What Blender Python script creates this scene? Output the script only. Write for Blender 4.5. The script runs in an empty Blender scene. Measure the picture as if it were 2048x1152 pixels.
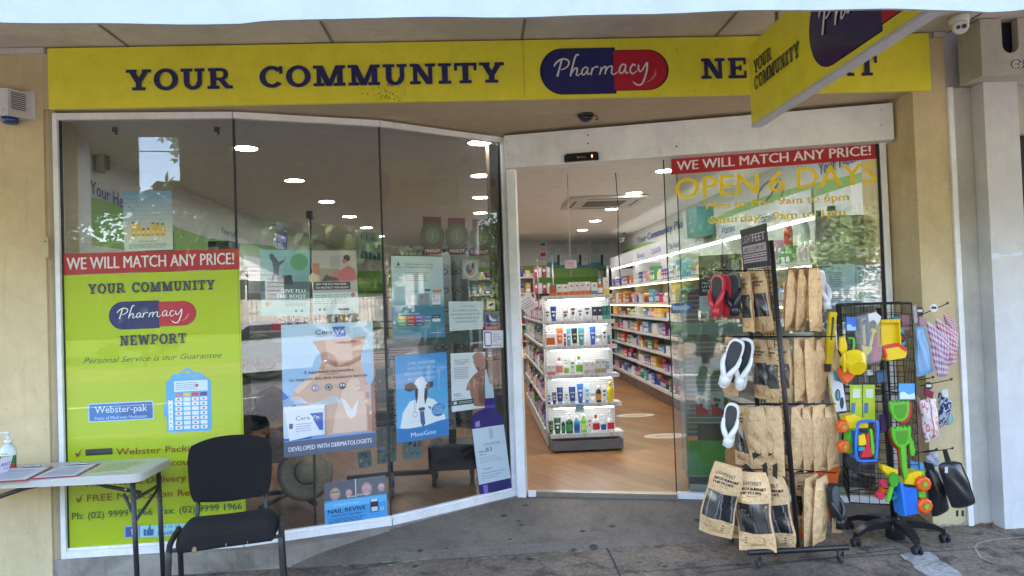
import bpy, math, random
from math import radians, sin, cos, pi, atan2, hypot
from mathutils import Vector, Matrix

# ------------------------------------------------------------------ camera, sky, sun
SC = bpy.context.scene
COL = SC.collection
F_PX = 1365.0
YAW, PITCH, ROLL = radians(2.626), radians(1.185), radians(2.005)
FW = Vector((sin(YAW)*cos(PITCH), cos(YAW)*cos(PITCH), sin(PITCH)))
_r0 = Vector((cos(YAW), -sin(YAW), 0)); _u0 = _r0.cross(FW)
RT = cos(ROLL)*_r0 - sin(ROLL)*_u0
UP = sin(ROLL)*_r0 + cos(ROLL)*_u0
EYE = Vector((0, 0, 1.5))
cd = bpy.data.cameras.new('camera'); cam = bpy.data.objects.new('camera', cd); COL.objects.link(cam)
cd.sensor_width = 36.0; cd.lens = F_PX/2048*36.0; cd.clip_start = 0.05; cd.clip_end = 2000
cam.matrix_world = Matrix(((RT.x, UP.x, -FW.x, EYE.x), (RT.y, UP.y, -FW.y, EYE.y), (RT.z, UP.z, -FW.z, EYE.z), (0, 0, 0, 1)))
SC.camera = cam

SUN_EL, SUN_AZ = radians(52), radians(18)      # the sun stands behind the shop, a little to the right
w = bpy.data.worlds.new('World'); SC.world = w; w.use_nodes = True
nt = w.node_tree; bg = nt.nodes['Background']
sky = nt.nodes.new('ShaderNodeTexSky'); sky.sky_type = 'NISHITA'; sky.sun_disc = False
sky.sun_elevation = SUN_EL; sky.sun_rotation = SUN_AZ; sky.air_density = 1.0; sky.dust_density = 1.5
nt.links.new(sky.outputs[0], bg.inputs[0]); bg.inputs[1].default_value = 0.15
sd = bpy.data.lights.new('sun', 'SUN'); sd.energy = 4.0; sd.angle = radians(0.5); sd.color = (1, .96, .9)
so = bpy.data.objects.new('sun', sd); COL.objects.link(so)
_sdir = Vector((sin(SUN_AZ)*cos(SUN_EL), cos(SUN_AZ)*cos(SUN_EL), sin(SUN_EL)))
so.rotation_euler = (-_sdir).to_track_quat('-Z', 'Y').to_euler(); so.location = (6, 20, 25)
SC.view_settings.view_transform = 'Standard'; SC.view_settings.look = 'None'
SC.view_settings.exposure = 3.56; SC.view_settings.gamma = 1.0
SC.view_settings.use_white_balance = True; SC.view_settings.white_balance_temperature = 7050; SC.view_settings.white_balance_tint = 15
SC.render.engine = 'CYCLES'
cy = SC.cycles
cy.max_bounces = 8; cy.diffuse_bounces = 4; cy.glossy_bounces = 4; cy.transmission_bounces = 4
cy.transparent_max_bounces = 24; cy.caustics_reflective = False; cy.caustics_refractive = False
cy.use_denoising = True; cy.sample_clamp_indirect = 6

# ------------------------------------------------------------------ measuring: a photo pixel's sight line met with a real plane
def ray(x, y): return FW + RT*((x-1024)/F_PX) - UP*((y-576)/F_PX)
def onY(x, y, Y): d = ray(x, y); return EYE + d*((Y-EYE.y)/d.y)
def onX(x, y, X): d = ray(x, y); return EYE + d*((X-EYE.x)/d.x)
def onZ(x, y, Z): d = ray(x, y); return EYE + d*((Z-EYE.z)/d.z)
def onP(x, y, p, q, back=0.0):
    n = Vector((-(q[1]-p[1]), q[0]-p[0], 0)).normalized()      # points into the shop
    P = Vector((p[0], p[1], 0)) + n*back
    d = ray(x, y); return EYE + d*((P-EYE).dot(n)/d.dot(n))

# ------------------------------------------------------------------ colours and materials
def lin(c): c /= 255.0; return c/12.92 if c <= .04045 else ((c+.055)/1.055)**2.4
def S(r, g, b): return (lin(r), lin(g), lin(b))
WHITE = S(232, 233, 230); BLACK = (.012, .012, .014)
MATS = {}
def _mat(name):
    m = bpy.data.materials.new(name); m.use_nodes = True; MATS[name] = m
    return m, m.node_tree, m.node_tree.nodes['Principled BSDF']
def _noise(nt, scale, detail=5, rough=.6, dist=0.0, vec=None):
    n = nt.nodes.new('ShaderNodeTexNoise'); n.inputs['Scale'].default_value = scale
    n.inputs['Detail'].default_value = detail; n.inputs['Roughness'].default_value = rough
    n.inputs['Distortion'].default_value = dist
    if vec is not None: nt.links.new(vec, n.inputs['Vector'])
    return n
def _ramp(nt, src, stops):
    r = nt.nodes.new('ShaderNodeValToRGB'); e = r.color_ramp.elements
    while len(e) < len(stops): e.new(.5)
    for k, (p, c) in enumerate(stops):
        e[k].position = p; e[k].color = (c, c, c, 1) if not isinstance(c, tuple) else (*c, 1)
    nt.links.new(src, r.inputs[0]); return r
def _mul(nt, a, b, f=1.0, mode='MULTIPLY'):
    m = nt.nodes.new('ShaderNodeMix'); m.data_type = 'RGBA'; m.blend_type = mode
    if isinstance(f, (int, float)): m.inputs[0].default_value = f
    else: nt.links.new(f, m.inputs[0])
    for k, v in ((6, a), (7, b)):
        if isinstance(v, tuple): m.inputs[k].default_value = (*v, 1)
        else: nt.links.new(v, m.inputs[k])
    return m.outputs[2]
def _bump(nt, b, src, strength, dist=.01):
    n = nt.nodes.new('ShaderNodeBump'); n.inputs['Strength'].default_value = strength; n.inputs['Distance'].default_value = dist
    nt.links.new(src, n.inputs['Height']); nt.links.new(n.outputs[0], b.inputs['Normal'])
def _pos(nt, kind='Object', scale=None):
    t = nt.nodes.new('ShaderNodeTexCoord'); o = t.outputs[kind]
    if scale:
        mp = nt.nodes.new('ShaderNodeMapping'); mp.inputs['Scale'].default_value = scale
        nt.links.new(o, mp.inputs[0]); o = mp.outputs[0]
    return o
def attr_mat(name, rough, metal=0.0, var=.12, vscale=9, bump=0.0, bscale=120, coat=0.0, alpha=None, trans=0.0, sheen=0.0):
    """paint whose colour is stored per face on the object; a weak noise keeps it from being perfectly even"""
    m, nt, b = _mat(name)
    a = nt.nodes.new('ShaderNodeAttribute'); a.attribute_name = 'Col'
    n = _noise(nt, vscale, vec=_pos(nt)); r = _ramp(nt, n.outputs[0], [(.3, 1-var), (.7, 1.0)])
    nt.links.new(_mul(nt, a.outputs[0], r.outputs[0]), b.inputs['Base Color'])
    b.inputs['Roughness'].default_value = rough; b.inputs['Metallic'].default_value = metal
    if coat: b.inputs['Coat Weight'].default_value = coat; b.inputs['Coat Roughness'].default_value = .08
    if sheen: b.inputs['Sheen Weight'].default_value = sheen
    if trans: b.inputs['Transmission Weight'].default_value = trans
    if alpha is not None: b.inputs['Alpha'].default_value = alpha
    if bump:
        n2 = _noise(nt, bscale, 4, vec=_pos(nt)); _bump(nt, b, n2.outputs[0], bump)
    return m
attr_mat('satin', .45); attr_mat('gloss', .22, coat=.3, var=.06); attr_mat('matt', .8, var=.18)
attr_mat('paper', .55, var=.06, vscale=3); attr_mat('print', .5, var=.05, vscale=4)
attr_mat('poster', .5, coat=1.0, var=.05, vscale=4); MATS['poster'].node_tree.nodes['Principled BSDF'].inputs['Coat Roughness'].default_value = .0
attr_mat('metal', .35, metal=.9, var=.2); attr_mat('powder', .42, var=.25, bump=.15, bscale=300)
attr_mat('fabric', .95, var=.3, vscale=25, bump=.5, bscale=420, sheen=.0)
attr_mat('rubber', .7, var=.2); attr_mat('softplastic', .3, var=.06, bump=.03, bscale=60)
attr_mat('sheer', .25, var=.05, alpha=.35); attr_mat('clearfilm', .12, var=.05, alpha=.3)
attr_mat('plank', .6, var=.3, vscale=14)
attr_mat('straw', .8, var=.35, vscale=60, bump=.6, bscale=160)

def kraft():
    m, nt, b = _mat('kraft')
    a = nt.nodes.new('ShaderNodeAttribute'); a.attribute_name = 'Col'
    fine = _noise(nt, 160, 3, vec=_pos(nt, 'Object', (1, 1, .35))); big = _noise(nt, 7, 4, vec=_pos(nt))
    c = _mul(nt, a.outputs[0], _ramp(nt, fine.outputs[0], [(.35, .82), (.65, 1.06)]).outputs[0])
    c = _mul(nt, c, _ramp(nt, big.outputs[0], [(.3, .86), (.7, 1.04)]).outputs[0])
    nt.links.new(c, b.inputs['Base Color']); b.inputs['Roughness'].default_value = .62
    _bump(nt, b, _noise(nt, 26, 5, dist=1.2, vec=_pos(nt)).outputs[0], .8, .02)
kraft()

def wallpaint(name, base, dirt, stain=.5, bump=.25, rough=.85, speck=True):
    m, nt, b = _mat(name); P = _pos(nt)
    big = _noise(nt, 1.6, 6, .65, .4, P); mid = _noise(nt, 9, 6, .7, .3, P); streak = _noise(nt, 3.5, 5, .6, .2, _pos(nt, 'Object', (6, 6, .6)))
    c = _mul(nt, base, dirt, _ramp(nt, big.outputs[0], [(.42, 0.0), (.72, stain)]).outputs[0], 'MIX')
    c = _mul(nt, c, dirt, _ramp(nt, streak.outputs[0], [(.55, 0.0), (.8, stain*.7)]).outputs[0], 'MIX')
    c = _mul(nt, c, _ramp(nt, mid.outputs[0], [(.3, .9), (.7, 1.03)]).outputs[0])
    if speck:
        sp = _noise(nt, 55, 2, .5, 1.0, P); c = _mul(nt, c, tuple(v*.35 for v in dirt), _ramp(nt, sp.outputs[0], [(.74, 0.0), (.78, .8)]).outputs[0], 'MIX')
    nt.links.new(c, b.inputs['Base Color']); b.inputs['Roughness'].default_value = rough
    _bump(nt, b, _noise(nt, 140, 5, .7, vec=P).outputs[0], bump, .004)
    return m
wallpaint('cream_wall', S(214, 194, 152), S(150, 133, 100), .45, .35)
wallpaint('soffit_paint', S(210, 202, 196), S(140, 130, 118), .4, .15)
wallpaint('recess_paint', S(200, 182, 150), S(140, 128, 104), .35, .15)
wallpaint('white_wall', S(206, 206, 206), S(170, 172, 170), .3, .2)
wallpaint('grey_concrete_wall', S(190, 186, 176), S(130, 124, 114), .55, .5)
wallpaint('shop_wall', S(214, 212, 208), S(195, 192, 186), .15, .05, .8, False)
wallpaint('shop_ceiling', S(230, 226, 222), S(216, 212, 208), .15, .04, .85, False)
wallpaint('white_frame', S(240, 240, 240), S(160, 160, 156), .35, .08, .45)
wallpaint('plinth_concrete', S(166, 158, 146), S(80, 73, 65), .9, 1.0)
wallpaint('valance_white', S(164, 172, 176), S(150, 160, 166), .25, .2, .6, False)
wallpaint('sign_yellow', (.82, .75, .05), (.62, .54, .05), .35, .03, .38)

def ground(name, c0, c1, c2, spots=True, g=1.0):
    m, nt, b = _mat(name); P = _pos(nt)
    big = _noise(nt, .9, 7, .65, .6, P); mid = _noise(nt, 6, 8, .75, .4, P); fine = _noise(nt, 210, 4, .8, 0, P)
    c = _mul(nt, c0, c1, _ramp(nt, big.outputs[0], [(.38, 0.0), (.66, 1.0)]).outputs[0], 'MIX')
    c = _mul(nt, c, c2, _ramp(nt, mid.outputs[0], [(.5, 0.0), (.62, .85*g)]).outputs[0], 'MIX')
    grit = _noise(nt, 38, 5, .75, .6, P); c = _mul(nt, c, _ramp(nt, grit.outputs[0], [(.38, 1-.34*g), (.62, 1+.22*g)]).outputs[0])
    c = _mul(nt, c, _ramp(nt, fine.outputs[0], [(.34, 1-.4*g), (.66, 1+.4*g)]).outputs[0])
    if spots:
        v = nt.nodes.new('ShaderNodeTexVoronoi'); v.inputs['Scale'].default_value = 3.1; v.inputs['Randomness'].default_value = 1
        nt.links.new(P, v.inputs['Vector'])
        c = _mul(nt, c, (.03, .03, .032), _ramp(nt, v.outputs['Distance'], [(.075, .85), (.1, 0.0)]).outputs[0], 'MIX')
        v2 = nt.nodes.new('ShaderNodeTexVoronoi'); v2.inputs['Scale'].default_value = 23; nt.links.new(P, v2.inputs['Vector'])
        c = _mul(nt, c, (.3, .29, .27), _ramp(nt, v2.outputs['Distance'], [(.09, .5), (.12, 0.0)]).outputs[0], 'MIX')
    nt.links.new(c, b.inputs['Base Color']); b.inputs['Roughness'].default_value = .82
    _bump(nt, b, grit.outputs[0], .5, .012)
ground('pavement', S(134, 120, 105), S(94, 84, 74), S(60, 54, 48))
ground('ramp_concrete', S(124, 115, 104), S(100, 92, 83), S(76, 69, 62), True, .45)
ground('patch_concrete', S(178, 176, 172), S(160, 158, 154), S(135, 132, 128), False)
ground('asphalt', S(84, 84, 86), S(70, 70, 72), S(60, 60, 62))

def woodfloor():
    m, nt, b = _mat('wood_floor'); P = _pos(nt)
    mp = nt.nodes.new('ShaderNodeMapping'); mp.inputs['Rotation'].default_value = (0, 0, radians(62)); nt.links.new(P, mp.inputs[0])
    br = nt.nodes.new('ShaderNodeTexBrick'); nt.links.new(mp.outputs[0], br.inputs['Vector'])
    br.offset = .37; br.inputs['Scale'].default_value = 1; br.inputs['Brick Width'].default_value = 1.25; br.inputs['Row Height'].default_value = .17
    br.inputs['Mortar Size'].default_value = .003; br.inputs['Bias'].default_value = .0
    br.inputs['Color1'].default_value = (*S(160, 114, 70), 1); br.inputs['Color2'].default_value = (*S(130, 90, 54), 1); br.inputs['Mortar'].default_value = (*S(70, 48, 32), 1)
    mp2 = nt.nodes.new('ShaderNodeMapping'); mp2.inputs['Scale'].default_value = (1.2, 16, 1); nt.links.new(mp.outputs[0], mp2.inputs[0])
    g = _noise(nt, 2.2, 7, .65, 1.6, mp2.outputs[0])
    c = _mul(nt, br.outputs[0], _ramp(nt, g.outputs[0], [(.3, .68), (.68, 1.1)]).outputs[0])
    nt.links.new(c, b.inputs['Base Color']); b.inputs['Roughness'].default_value = .36
    _bump(nt, b, g.outputs[0], .08, .003)
woodfloor()

def glass(name='window_glass', tint=(.935, .96, .95, 1)):
    m = bpy.data.materials.new(name); m.use_nodes = True; MATS[name] = m; nt = m.node_tree
    nt.nodes.clear(); out = nt.nodes.new('ShaderNodeOutputMaterial')
    tr = nt.nodes.new('ShaderNodeBsdfTransparent'); tr.inputs[0].default_value = tint
    gl = nt.nodes.new('ShaderNodeBsdfGlossy'); gl.inputs['Roughness'].default_value = 0.0
    df = nt.nodes.new('ShaderNodeBsdfDiffuse'); df.inputs[0].default_value = (.7, .72, .7, 1)
    lw_ = nt.nodes.new('ShaderNodeLayerWeight'); lw_.inputs[0].default_value = .5
    pw = nt.nodes.new('ShaderNodeMath'); pw.operation = 'POWER'; pw.inputs[1].default_value = 5; nt.links.new(lw_.outputs['Facing'], pw.inputs[0])
    fr = nt.nodes.new('ShaderNodeMath'); fr.operation = 'MULTIPLY_ADD'; fr.inputs[1].default_value = .94; fr.inputs[2].default_value = .062; nt.links.new(pw.outputs[0], fr.inputs[0])
    mx = nt.nodes.new('ShaderNodeMixShader'); nt.links.new(fr.outputs[0], mx.inputs[0]); nt.links.new(tr.outputs[0], mx.inputs[1]); nt.links.new(gl.outputs[0], mx.inputs[2])
    n = _noise(nt, 5, 7, .75, 1.5, _pos(nt)); r = _ramp(nt, n.outputs[0], [(.45, .002), (.8, .03)])
    m2 = nt.nodes.new('ShaderNodeMixShader'); nt.links.new(r.outputs[0], m2.inputs[0]); nt.links.new(mx.outputs[0], m2.inputs[1]); nt.links.new(df.outputs[0], m2.inputs[2])
    nt.links.new(m2.outputs[0], out.inputs[0])
    if name != 'window_glass': return
    # frosted safety band
    m = bpy.data.materials.new('frosted_film'); m.use_nodes = True; MATS['frosted_film'] = m; nt = m.node_tree
    nt.nodes.clear(); out = nt.nodes.new('ShaderNodeOutputMaterial')
    tr = nt.nodes.new('ShaderNodeBsdfTransparent'); tr.inputs[0].default_value = (.8, .88, .84, 1)
    df = nt.nodes.new('ShaderNodeBsdfDiffuse'); df.inputs[0].default_value = (*S(120, 146, 138), 1)
    mx = nt.nodes.new('ShaderNodeMixShader'); mx.inputs[0].default_value = .72
    nt.links.new(tr.outputs[0], mx.inputs[1]); nt.links.new(df.outputs[0], mx.inputs[2]); nt.links.new(mx.outputs[0], out.inputs[0])
glass(); glass('tinted_glass', (.76, .80, .82, 1))
def emit(name, col, s):
    m, nt, b = _mat(name); b.inputs['Base Color'].default_value = (.8, .8, .8, 1)
    b.inputs['Emission Color'].default_value = (*col, 1); b.inputs['Emission Strength'].default_value = s
emit('downlight_glow', (.90, .95, 1), 15); emit('header_glow', (.9, 1, .95), 1.0); emit('strip_glow', (.9, .97, 1), 2.0); emit('warm_strip_glow', (1, .9, .42), .9)
emit('red_led', (1, .05, .02), 4)
def leafmat():
    m, nt, b = _mat('leaves')
    a = nt.nodes.new('ShaderNodeAttribute'); a.attribute_name = 'Col'
    nt.links.new(a.outputs[0], b.inputs['Base Color']); b.inputs['Roughness'].default_value = .55
    b.inputs['Subsurface Weight'].default_value = 0
leafmat()
def grass():
    m, nt, b = _mat('grass'); P = _pos(nt); n = _noise(nt, 3, 8, .7, 0, P)
    r = _ramp(nt, n.outputs[0], [(.3, (.05, .09, .02)), (.7, (.13, .19, .05))]); nt.links.new(r.outputs[0], b.inputs['Base Color']); b.inputs['Roughness'].default_value = .9
grass()

# ------------------------------------------------------------------ mesh building
ORG = {}          # world origin of every object made here
def org(o): return ORG.get(o.name, Vector((0, 0, 0))) if o is not None else Vector((0, 0, 0))
class MB:
    def __init__(s, col=(.5, .5, .5)): s.v = []; s.f = []; s.c = []; s.sm = []; s.col = col; s.M = None
    def add(s, vs, fs, col=None, smooth=False):
        b = len(s.v); M = s.M
        s.v += [M @ Vector(v) if M is not None else Vector(v) for v in vs]
        cc = col or s.col
        for f in fs: s.f.append([b+i for i in f]); s.c.append(cc); s.sm.append(smooth)
        return s
    def box(s, x0, y0, z0, x1, y1, z1, col=None):
        v = [(x0, y0, z0), (x1, y0, z0), (x1, y1, z0), (x0, y1, z0), (x0, y0, z1), (x1, y0, z1), (x1, y1, z1), (x0, y1, z1)]
        return s.add(v, [(0, 3, 2, 1), (4, 5, 6, 7), (0, 1, 5, 4), (1, 2, 6, 5), (2, 3, 7, 6), (3, 0, 4, 7)], col)
    def rbox(s, x0, y0, z0, x1, y1, z1, r=.01, col=None):
        """box with chamfered edges (octagonal plan plus inset top and bottom)"""
        r = min(r, (x1-x0)*.45, (y1-y0)*.45, (z1-z0)*.45)
        def ringp(i, z): a, b, c, d = x0+i, x1-i, y0+i, y1-i; q = r; return [(a+q, c, z), (b-q, c, z), (b, c+q, z), (b, d-q, z), (b-q, d, z), (a+q, d, z), (a, d-q, z), (a, c+q, z)]
        L = [ringp(r*.6, z0), ringp(0, z0+r*.6), ringp(0, z1-r*.6), ringp(r*.6, z1)]
        v = [p for l in L for p in l]; f = [tuple(range(7, -1, -1)), tuple(range(24, 32))]
        for k in range(3):
            for i in range(8): j = (i+1) % 8; f.append((8*k+i, 8*k+j, 8*k+8+j, 8*k+8+i))
        return s.add(v, f, col)
    def wall(s, p, q, z0, z1, t, col=None, back=0.0):
        """upright slab over the plan segment p-q; thickness t centred, shifted `back` into the shop"""
        d = Vector((q[0]-p[0], q[1]-p[1], 0)).normalized(); n = Vector((-d.y, d.x, 0))
        a = [Vector((p[0], p[1], 0))+n*(back-t/2), Vector((q[0], q[1], 0))+n*(back-t/2), Vector((q[0], q[1], 0))+n*(back+t/2), Vector((p[0], p[1], 0))+n*(back+t/2)]
        v = [(c.x, c.y, z0) for c in a]+[(c.x, c.y, z1) for c in a]
        return s.add(v, [(0, 3, 2, 1), (4, 5, 6, 7), (0, 1, 5, 4), (1, 2, 6, 5), (2, 3, 7, 6), (3, 0, 4, 7)], col)
    def prism(s, poly, z0, z1, col=None, axis='z', smooth=False):
        """polygon extruded along an axis; poly in (x,y), (x,z) for 'y', (y,z) for 'x'"""
        n = len(poly)
        def m(p, t): return (p[0], p[1], t) if axis == 'z' else ((p[0], t, p[1]) if axis == 'y' else (t, p[0], p[1]))
        v = [m(p, z0) for p in poly]+[m(p, z1) for p in poly]
        f = [tuple(range(n-1, -1, -1)), tuple(range(n, 2*n))]+[(i, (i+1) % n, n+(i+1) % n, n+i) for i in range(n)]
        return s.add(v, f, col, smooth)
    def tube(s, pts, r, n=8, col=None, cap=True, closed=False):
        pts = [Vector(p) for p in pts]; L = len(pts); rr = r if isinstance(r, (list, tuple)) else [r]*L
        vs = []; prev = None
        for i, p in enumerate(pts):
            a = pts[i-1] if (i > 0 or closed) else p; b = pts[(i+1) % L] if (i < L-1 or closed) else p
            t = (b-a); t = t.normalized() if t.length > 1e-9 else Vector((0, 0, 1))
            if prev is None: ref = Vector((0, 0, 1)) if abs(t.z) < .9 else Vector((1, 0, 0)); u = t.cross(ref).normalized()
            else: u = (prev - t*prev.dot(t)); u = u.normalized() if u.length > 1e-6 else t.orthogonal().normalized()
            prev = u; v = t.cross(u)
            vs += [p+(u*cos(2*pi*k/n)+v*sin(2*pi*k/n))*rr[i] for k in range(n)]
        fs = []
        for i in range(L if closed else L-1):
            j = (i+1) % L
            for k in range(n): fs.append((i*n+k, i*n+(k+1) % n, j*n+(k+1) % n, j*n+k))
        if cap and not closed: fs += [tuple(range(n-1, -1, -1)), tuple(range((L-1)*n, L*n))]
        return s.add(vs, fs, col, True)
    def lathe(s, prof, n=16, c=(0, 0, 0), col=None, sx=1.0, sy=1.0, cols=None, axis='z'):
        """profile of (radius, height); sx, sy squash the section"""
        vs = []
        for r, z in prof:
            for k in range(n):
                x, y = r*cos(2*pi*k/n)*sx, r*sin(2*pi*k/n)*sy
                vs.append((c[0]+x, c[1]+y, c[2]+z) if axis == 'z' else ((c[0]+x, c[1]+z, c[2]+y) if axis == 'y' else (c[0]+z, c[1]+x, c[2]+y)))
        for i in range(len(prof)-1):
            fs = [(i*n+k, i*n+(k+1) % n, (i+1)*n+(k+1) % n, (i+1)*n+k) for k in range(n)]
            b = len(s.v)
            if i == 0: base = b; s.v += [s.M @ Vector(v) if s.M is not None else Vector(v) for v in vs]
            for f in fs: s.f.append([base+q for q in f]); s.c.append((cols[i] if cols else None) or col or s.col); s.sm.append(True)
        for f, cc in ((tuple(range(n-1, -1, -1)), 0), (tuple(range((len(prof)-1)*n, len(prof)*n)), -1)):
            s.f.append([base+q for q in f]); s.c.append((cols[cc] if cols else None) or col or s.col); s.sm.append(False)
        return s
    def grid(s, fn, nu, nv, col=None, smooth=True, cfn=None):
        vs = [fn(i/nu, j/nv) for j in range(nv+1) for i in range(nu+1)]
        M = s.M; b = len(s.v); s.v += [M @ Vector(v) if M is not None else Vector(v) for v in vs]
        for j in range(nv):
            for i in range(nu):
                k = b+j*(nu+1)+i; s.f.append([k, k+1, k+nu+2, k+nu+1]); s.sm.append(smooth)
                s.c.append(cfn((i+.5)/nu, (j+.5)/nv) if cfn else (col or s.col))
        return s
    def build(s, name, mat, parent=None, label=None, kind=None, group=None, cat=None, o0=None):
        me = bpy.data.meshes.new(name); O = org(parent) if parent is not None else (Vector(o0) if o0 is not None else Vector((0, 0, 0)))
        me.from_pydata([tuple(v-O) for v in s.v], [], s.f)
        at = me.color_attributes.new('Col', 'FLOAT_COLOR', 'CORNER')
        buf = []
        for f, c in zip(s.f, s.c): buf += [c[0], c[1], c[2], 1.0]*len(f)
        at.data.foreach_set('color', buf)
        me.polygons.foreach_set('use_smooth', s.sm)
        me.materials.append(MATS[mat]); me.update()
        o = bpy.data.objects.new(name, me); COL.objects.link(o)
        if parent is not None: o.parent = parent
        elif o0 is not None: o.location = O
        ORG[o.name] = O
        for k, v in (('label', label), ('kind', kind), ('group', group), ('category', cat)):
            if v: o[k] = v
        return o
def thing(name, label, cat, loc=(0, 0, 0), group=None):
    o = bpy.data.objects.new(name, None); COL.objects.link(o); o.location = loc; o.empty_display_size = .1
    ORG[o.name] = Vector(loc); o['label'] = label; o['category'] = cat
    if group: o['group'] = group
    return o
def dup(root, loc, rot=None, label=None, group=None, scale=None):
    def cp(o, par):
        c = o.copy(); COL.objects.link(c)
        if par is not None: c.parent = par
        ORG[c.name] = Vector(loc)
        for ch in list(o.children): cp(ch, c)
        return c
    kids_done = cp(root, None); kids_done.location = loc
    if rot is not None: kids_done.rotation_euler = rot
    if scale is not None: kids_done.scale = scale
    if label: kids_done['label'] = label
    if group: kids_done['group'] = group
    return kids_done
def catmull(pts, k=6, closed=False):
    P = [Vector(p) for p in pts]; n = len(P); out = []
    for i in range(n if closed else n-1):
        p0 = P[(i-1) % n] if (closed or i > 0) else P[0]; p1 = P[i]; p2 = P[(i+1) % n]; p3 = P[(i+2) % n] if (closed or i < n-2) else P[n-1]
        for j in range(k):
            t = j/k; out.append(.5*((2*p1)+(p2-p0)*t+(2*p0-5*p1+4*p2-p3)*t*t+(3*p1-p0-3*p2+p3)*t**3))
    if not closed: out.append(P[-1])
    return out

# ------------------------------------------------------------------ lettering
_TC = {}
def text_mesh(txt, bold=0.0, shear=0.0):
    key = (txt, bold, shear)
    if key in _TC: return _TC[key]
    cu = bpy.data.curves.new('t', 'FONT'); cu.body = txt; cu.size = 1; cu.offset = bold; cu.shear = shear; cu.resolution_u = 2
    ob = bpy.data.objects.new('t', cu); COL.objects.link(ob)
    bpy.context.view_layer.update()
    me = bpy.data.meshes.new_from_object(ob.evaluated_get(bpy.context.evaluated_depsgraph_get()))
    V = [(v.co.x, v.co.y) for v in me.vertices]; Fs = [tuple(p.vertices) for p in me.polygons]
    bpy.data.objects.remove(ob); bpy.data.curves.remove(cu); bpy.data.meshes.remove(me)
    x0 = min(v[0] for v in V); x1 = max(v[0] for v in V)
    r = ([(v[0]-x0, v[1]) for v in V], Fs, x1-x0); _TC[key] = r
    return r
CAPH = .73
# slab-serif capitals, drawn by hand: every glyph is a list of polygons in a cell of height 1
def _st(x0, y0, x1, y1, w): return [(x0-w/2, y0), (x0+w/2, y0), (x1+w/2, y1), (x1-w/2, y1)]
def _sf(x, top, w, h=.15): y = 1-h if top else 0; return [(x-w/2, y), (x+w/2, y), (x+w/2, y+h), (x-w/2, y+h)]
def _rg(cx, cy, rx, ry, tx, ty, a0=0, a1=360, n=22):
    out = []
    for k in range(n):
        a, b = radians(a0+(a1-a0)*k/n), radians(a0+(a1-a0)*(k+1)/n)
        out.append([(cx+rx*cos(a), cy+ry*sin(a)), (cx+rx*cos(b), cy+ry*sin(b)), (cx+(rx-tx)*cos(b), cy+(ry-ty)*sin(b)), (cx+(rx-tx)*cos(a), cy+(ry-ty)*sin(a))])
    return out
SLAB = {
 'Y': ([_st(.52, 0, .52, .5, .25), _st(.50, .40, .22, .95, .27), _st(.54, .40, .84, .95, .25), _sf(.52, 0, .56), _sf(.22, 1, .46), _sf(.86, 1, .40)], 1.06),
 'O': (_rg(.52, .5, .52, .53, .25, .18, n=32), 1.04),
 'U': ([_st(.26, .36, .26, .95, .25), _st(.82, .36, .82, .95, .19), _sf(.26, 1, .50), _sf(.82, 1, .42)] + _rg(.525, .37, .39, .40, .24, .18, 180, 360, 16), 1.04),
 'R': ([_st(.26, .05, .26, .95, .25), _sf(.26, 0, .52), [(.04, .85), (.6, .85), (.6, 1), (.04, 1)], [(.3, .40), (.62, .40), (.62, .54), (.3, .54)], _st(.86, .06, .58, .46, .26), _sf(.93, 0, .32)] + _rg(.6, .7, .30, .30, .2, .15, -90, 90, 14), 1.1),
 'C': (_rg(.52, .5, .52, .53, .25, .18, 38, 322, 28) + [[(.82, .64), (.97, .64), (.97, 1.0), (.82, 1.0)]], 1.0),
 'M': ([_st(.24, .05, .24, .95, .19), _st(1.12, .05, 1.12, .95, .24), _sf(.24, 0, .46), _sf(1.1, 0, .50), _st(.66, .0, .3, .95, .27), _st(.66, .0, 1.04, .95, .22), _sf(.2, 1, .40), _sf(1.14, 1, .42)], 1.36),
 'N': ([_st(.24, .05, .24, .95, .18), _st(.88, .05, .88, .95, .18), _sf(.24, 0, .46), _st(.84, .0, .28, .97, .28), _sf(.2, 1, .36), _sf(.88, 1, .44)], 1.12),
 'I': ([_st(.28, .05, .28, .95, .25), _sf(.28, 0, .54), _sf(.28, 1, .54)], .56),
 'T': ([_st(.5, .05, .5, .95, .25), _sf(.5, 0, .52), [(.02, .85), (.98, .85), (.98, 1), (.02, 1)], [(.02, .62), (.15, .62), (.15, .9), (.02, .9)], [(.85, .62), (.98, .62), (.98, .9), (.85, .9)]], 1.0),
 'E': ([_st(.26, .05, .26, .95, .25), [(.04, .85), (.86, .85), (.86, 1), (.04, 1)], [(.04, 0), (.88, 0), (.88, .15), (.04, .15)], [(.3, .44), (.64, .44), (.64, .57), (.3, .57)], [(.54, .36), (.66, .36), (.66, .65), (.54, .65)], [(.74, .66), (.86, .66), (.86, .9), (.74, .9)], [(.76, .1), (.88, .1), (.88, .36), (.76, .36)]], .92),
 'W': ([_st(.42, 0, .22, .95, .25), _st(.42, 0, .72, .95, .2), _st(1.04, 0, .72, .95, .25), _st(1.04, 0, 1.26, .95, .19), _sf(.2, 1, .42), _sf(1.26, 1, .40)], 1.46),
 'P': ([_st(.26, .05, .26, .95, .25), _sf(.26, 0, .54), [(.04, .85), (.6, .85), (.6, 1), (.04, 1)], [(.3, .36), (.62, .36), (.62, .51), (.3, .51)]] + _rg(.6, .68, .33, .32, .21, .15, -90, 90, 14), .98),
 ' ': ([], .62)}
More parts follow.
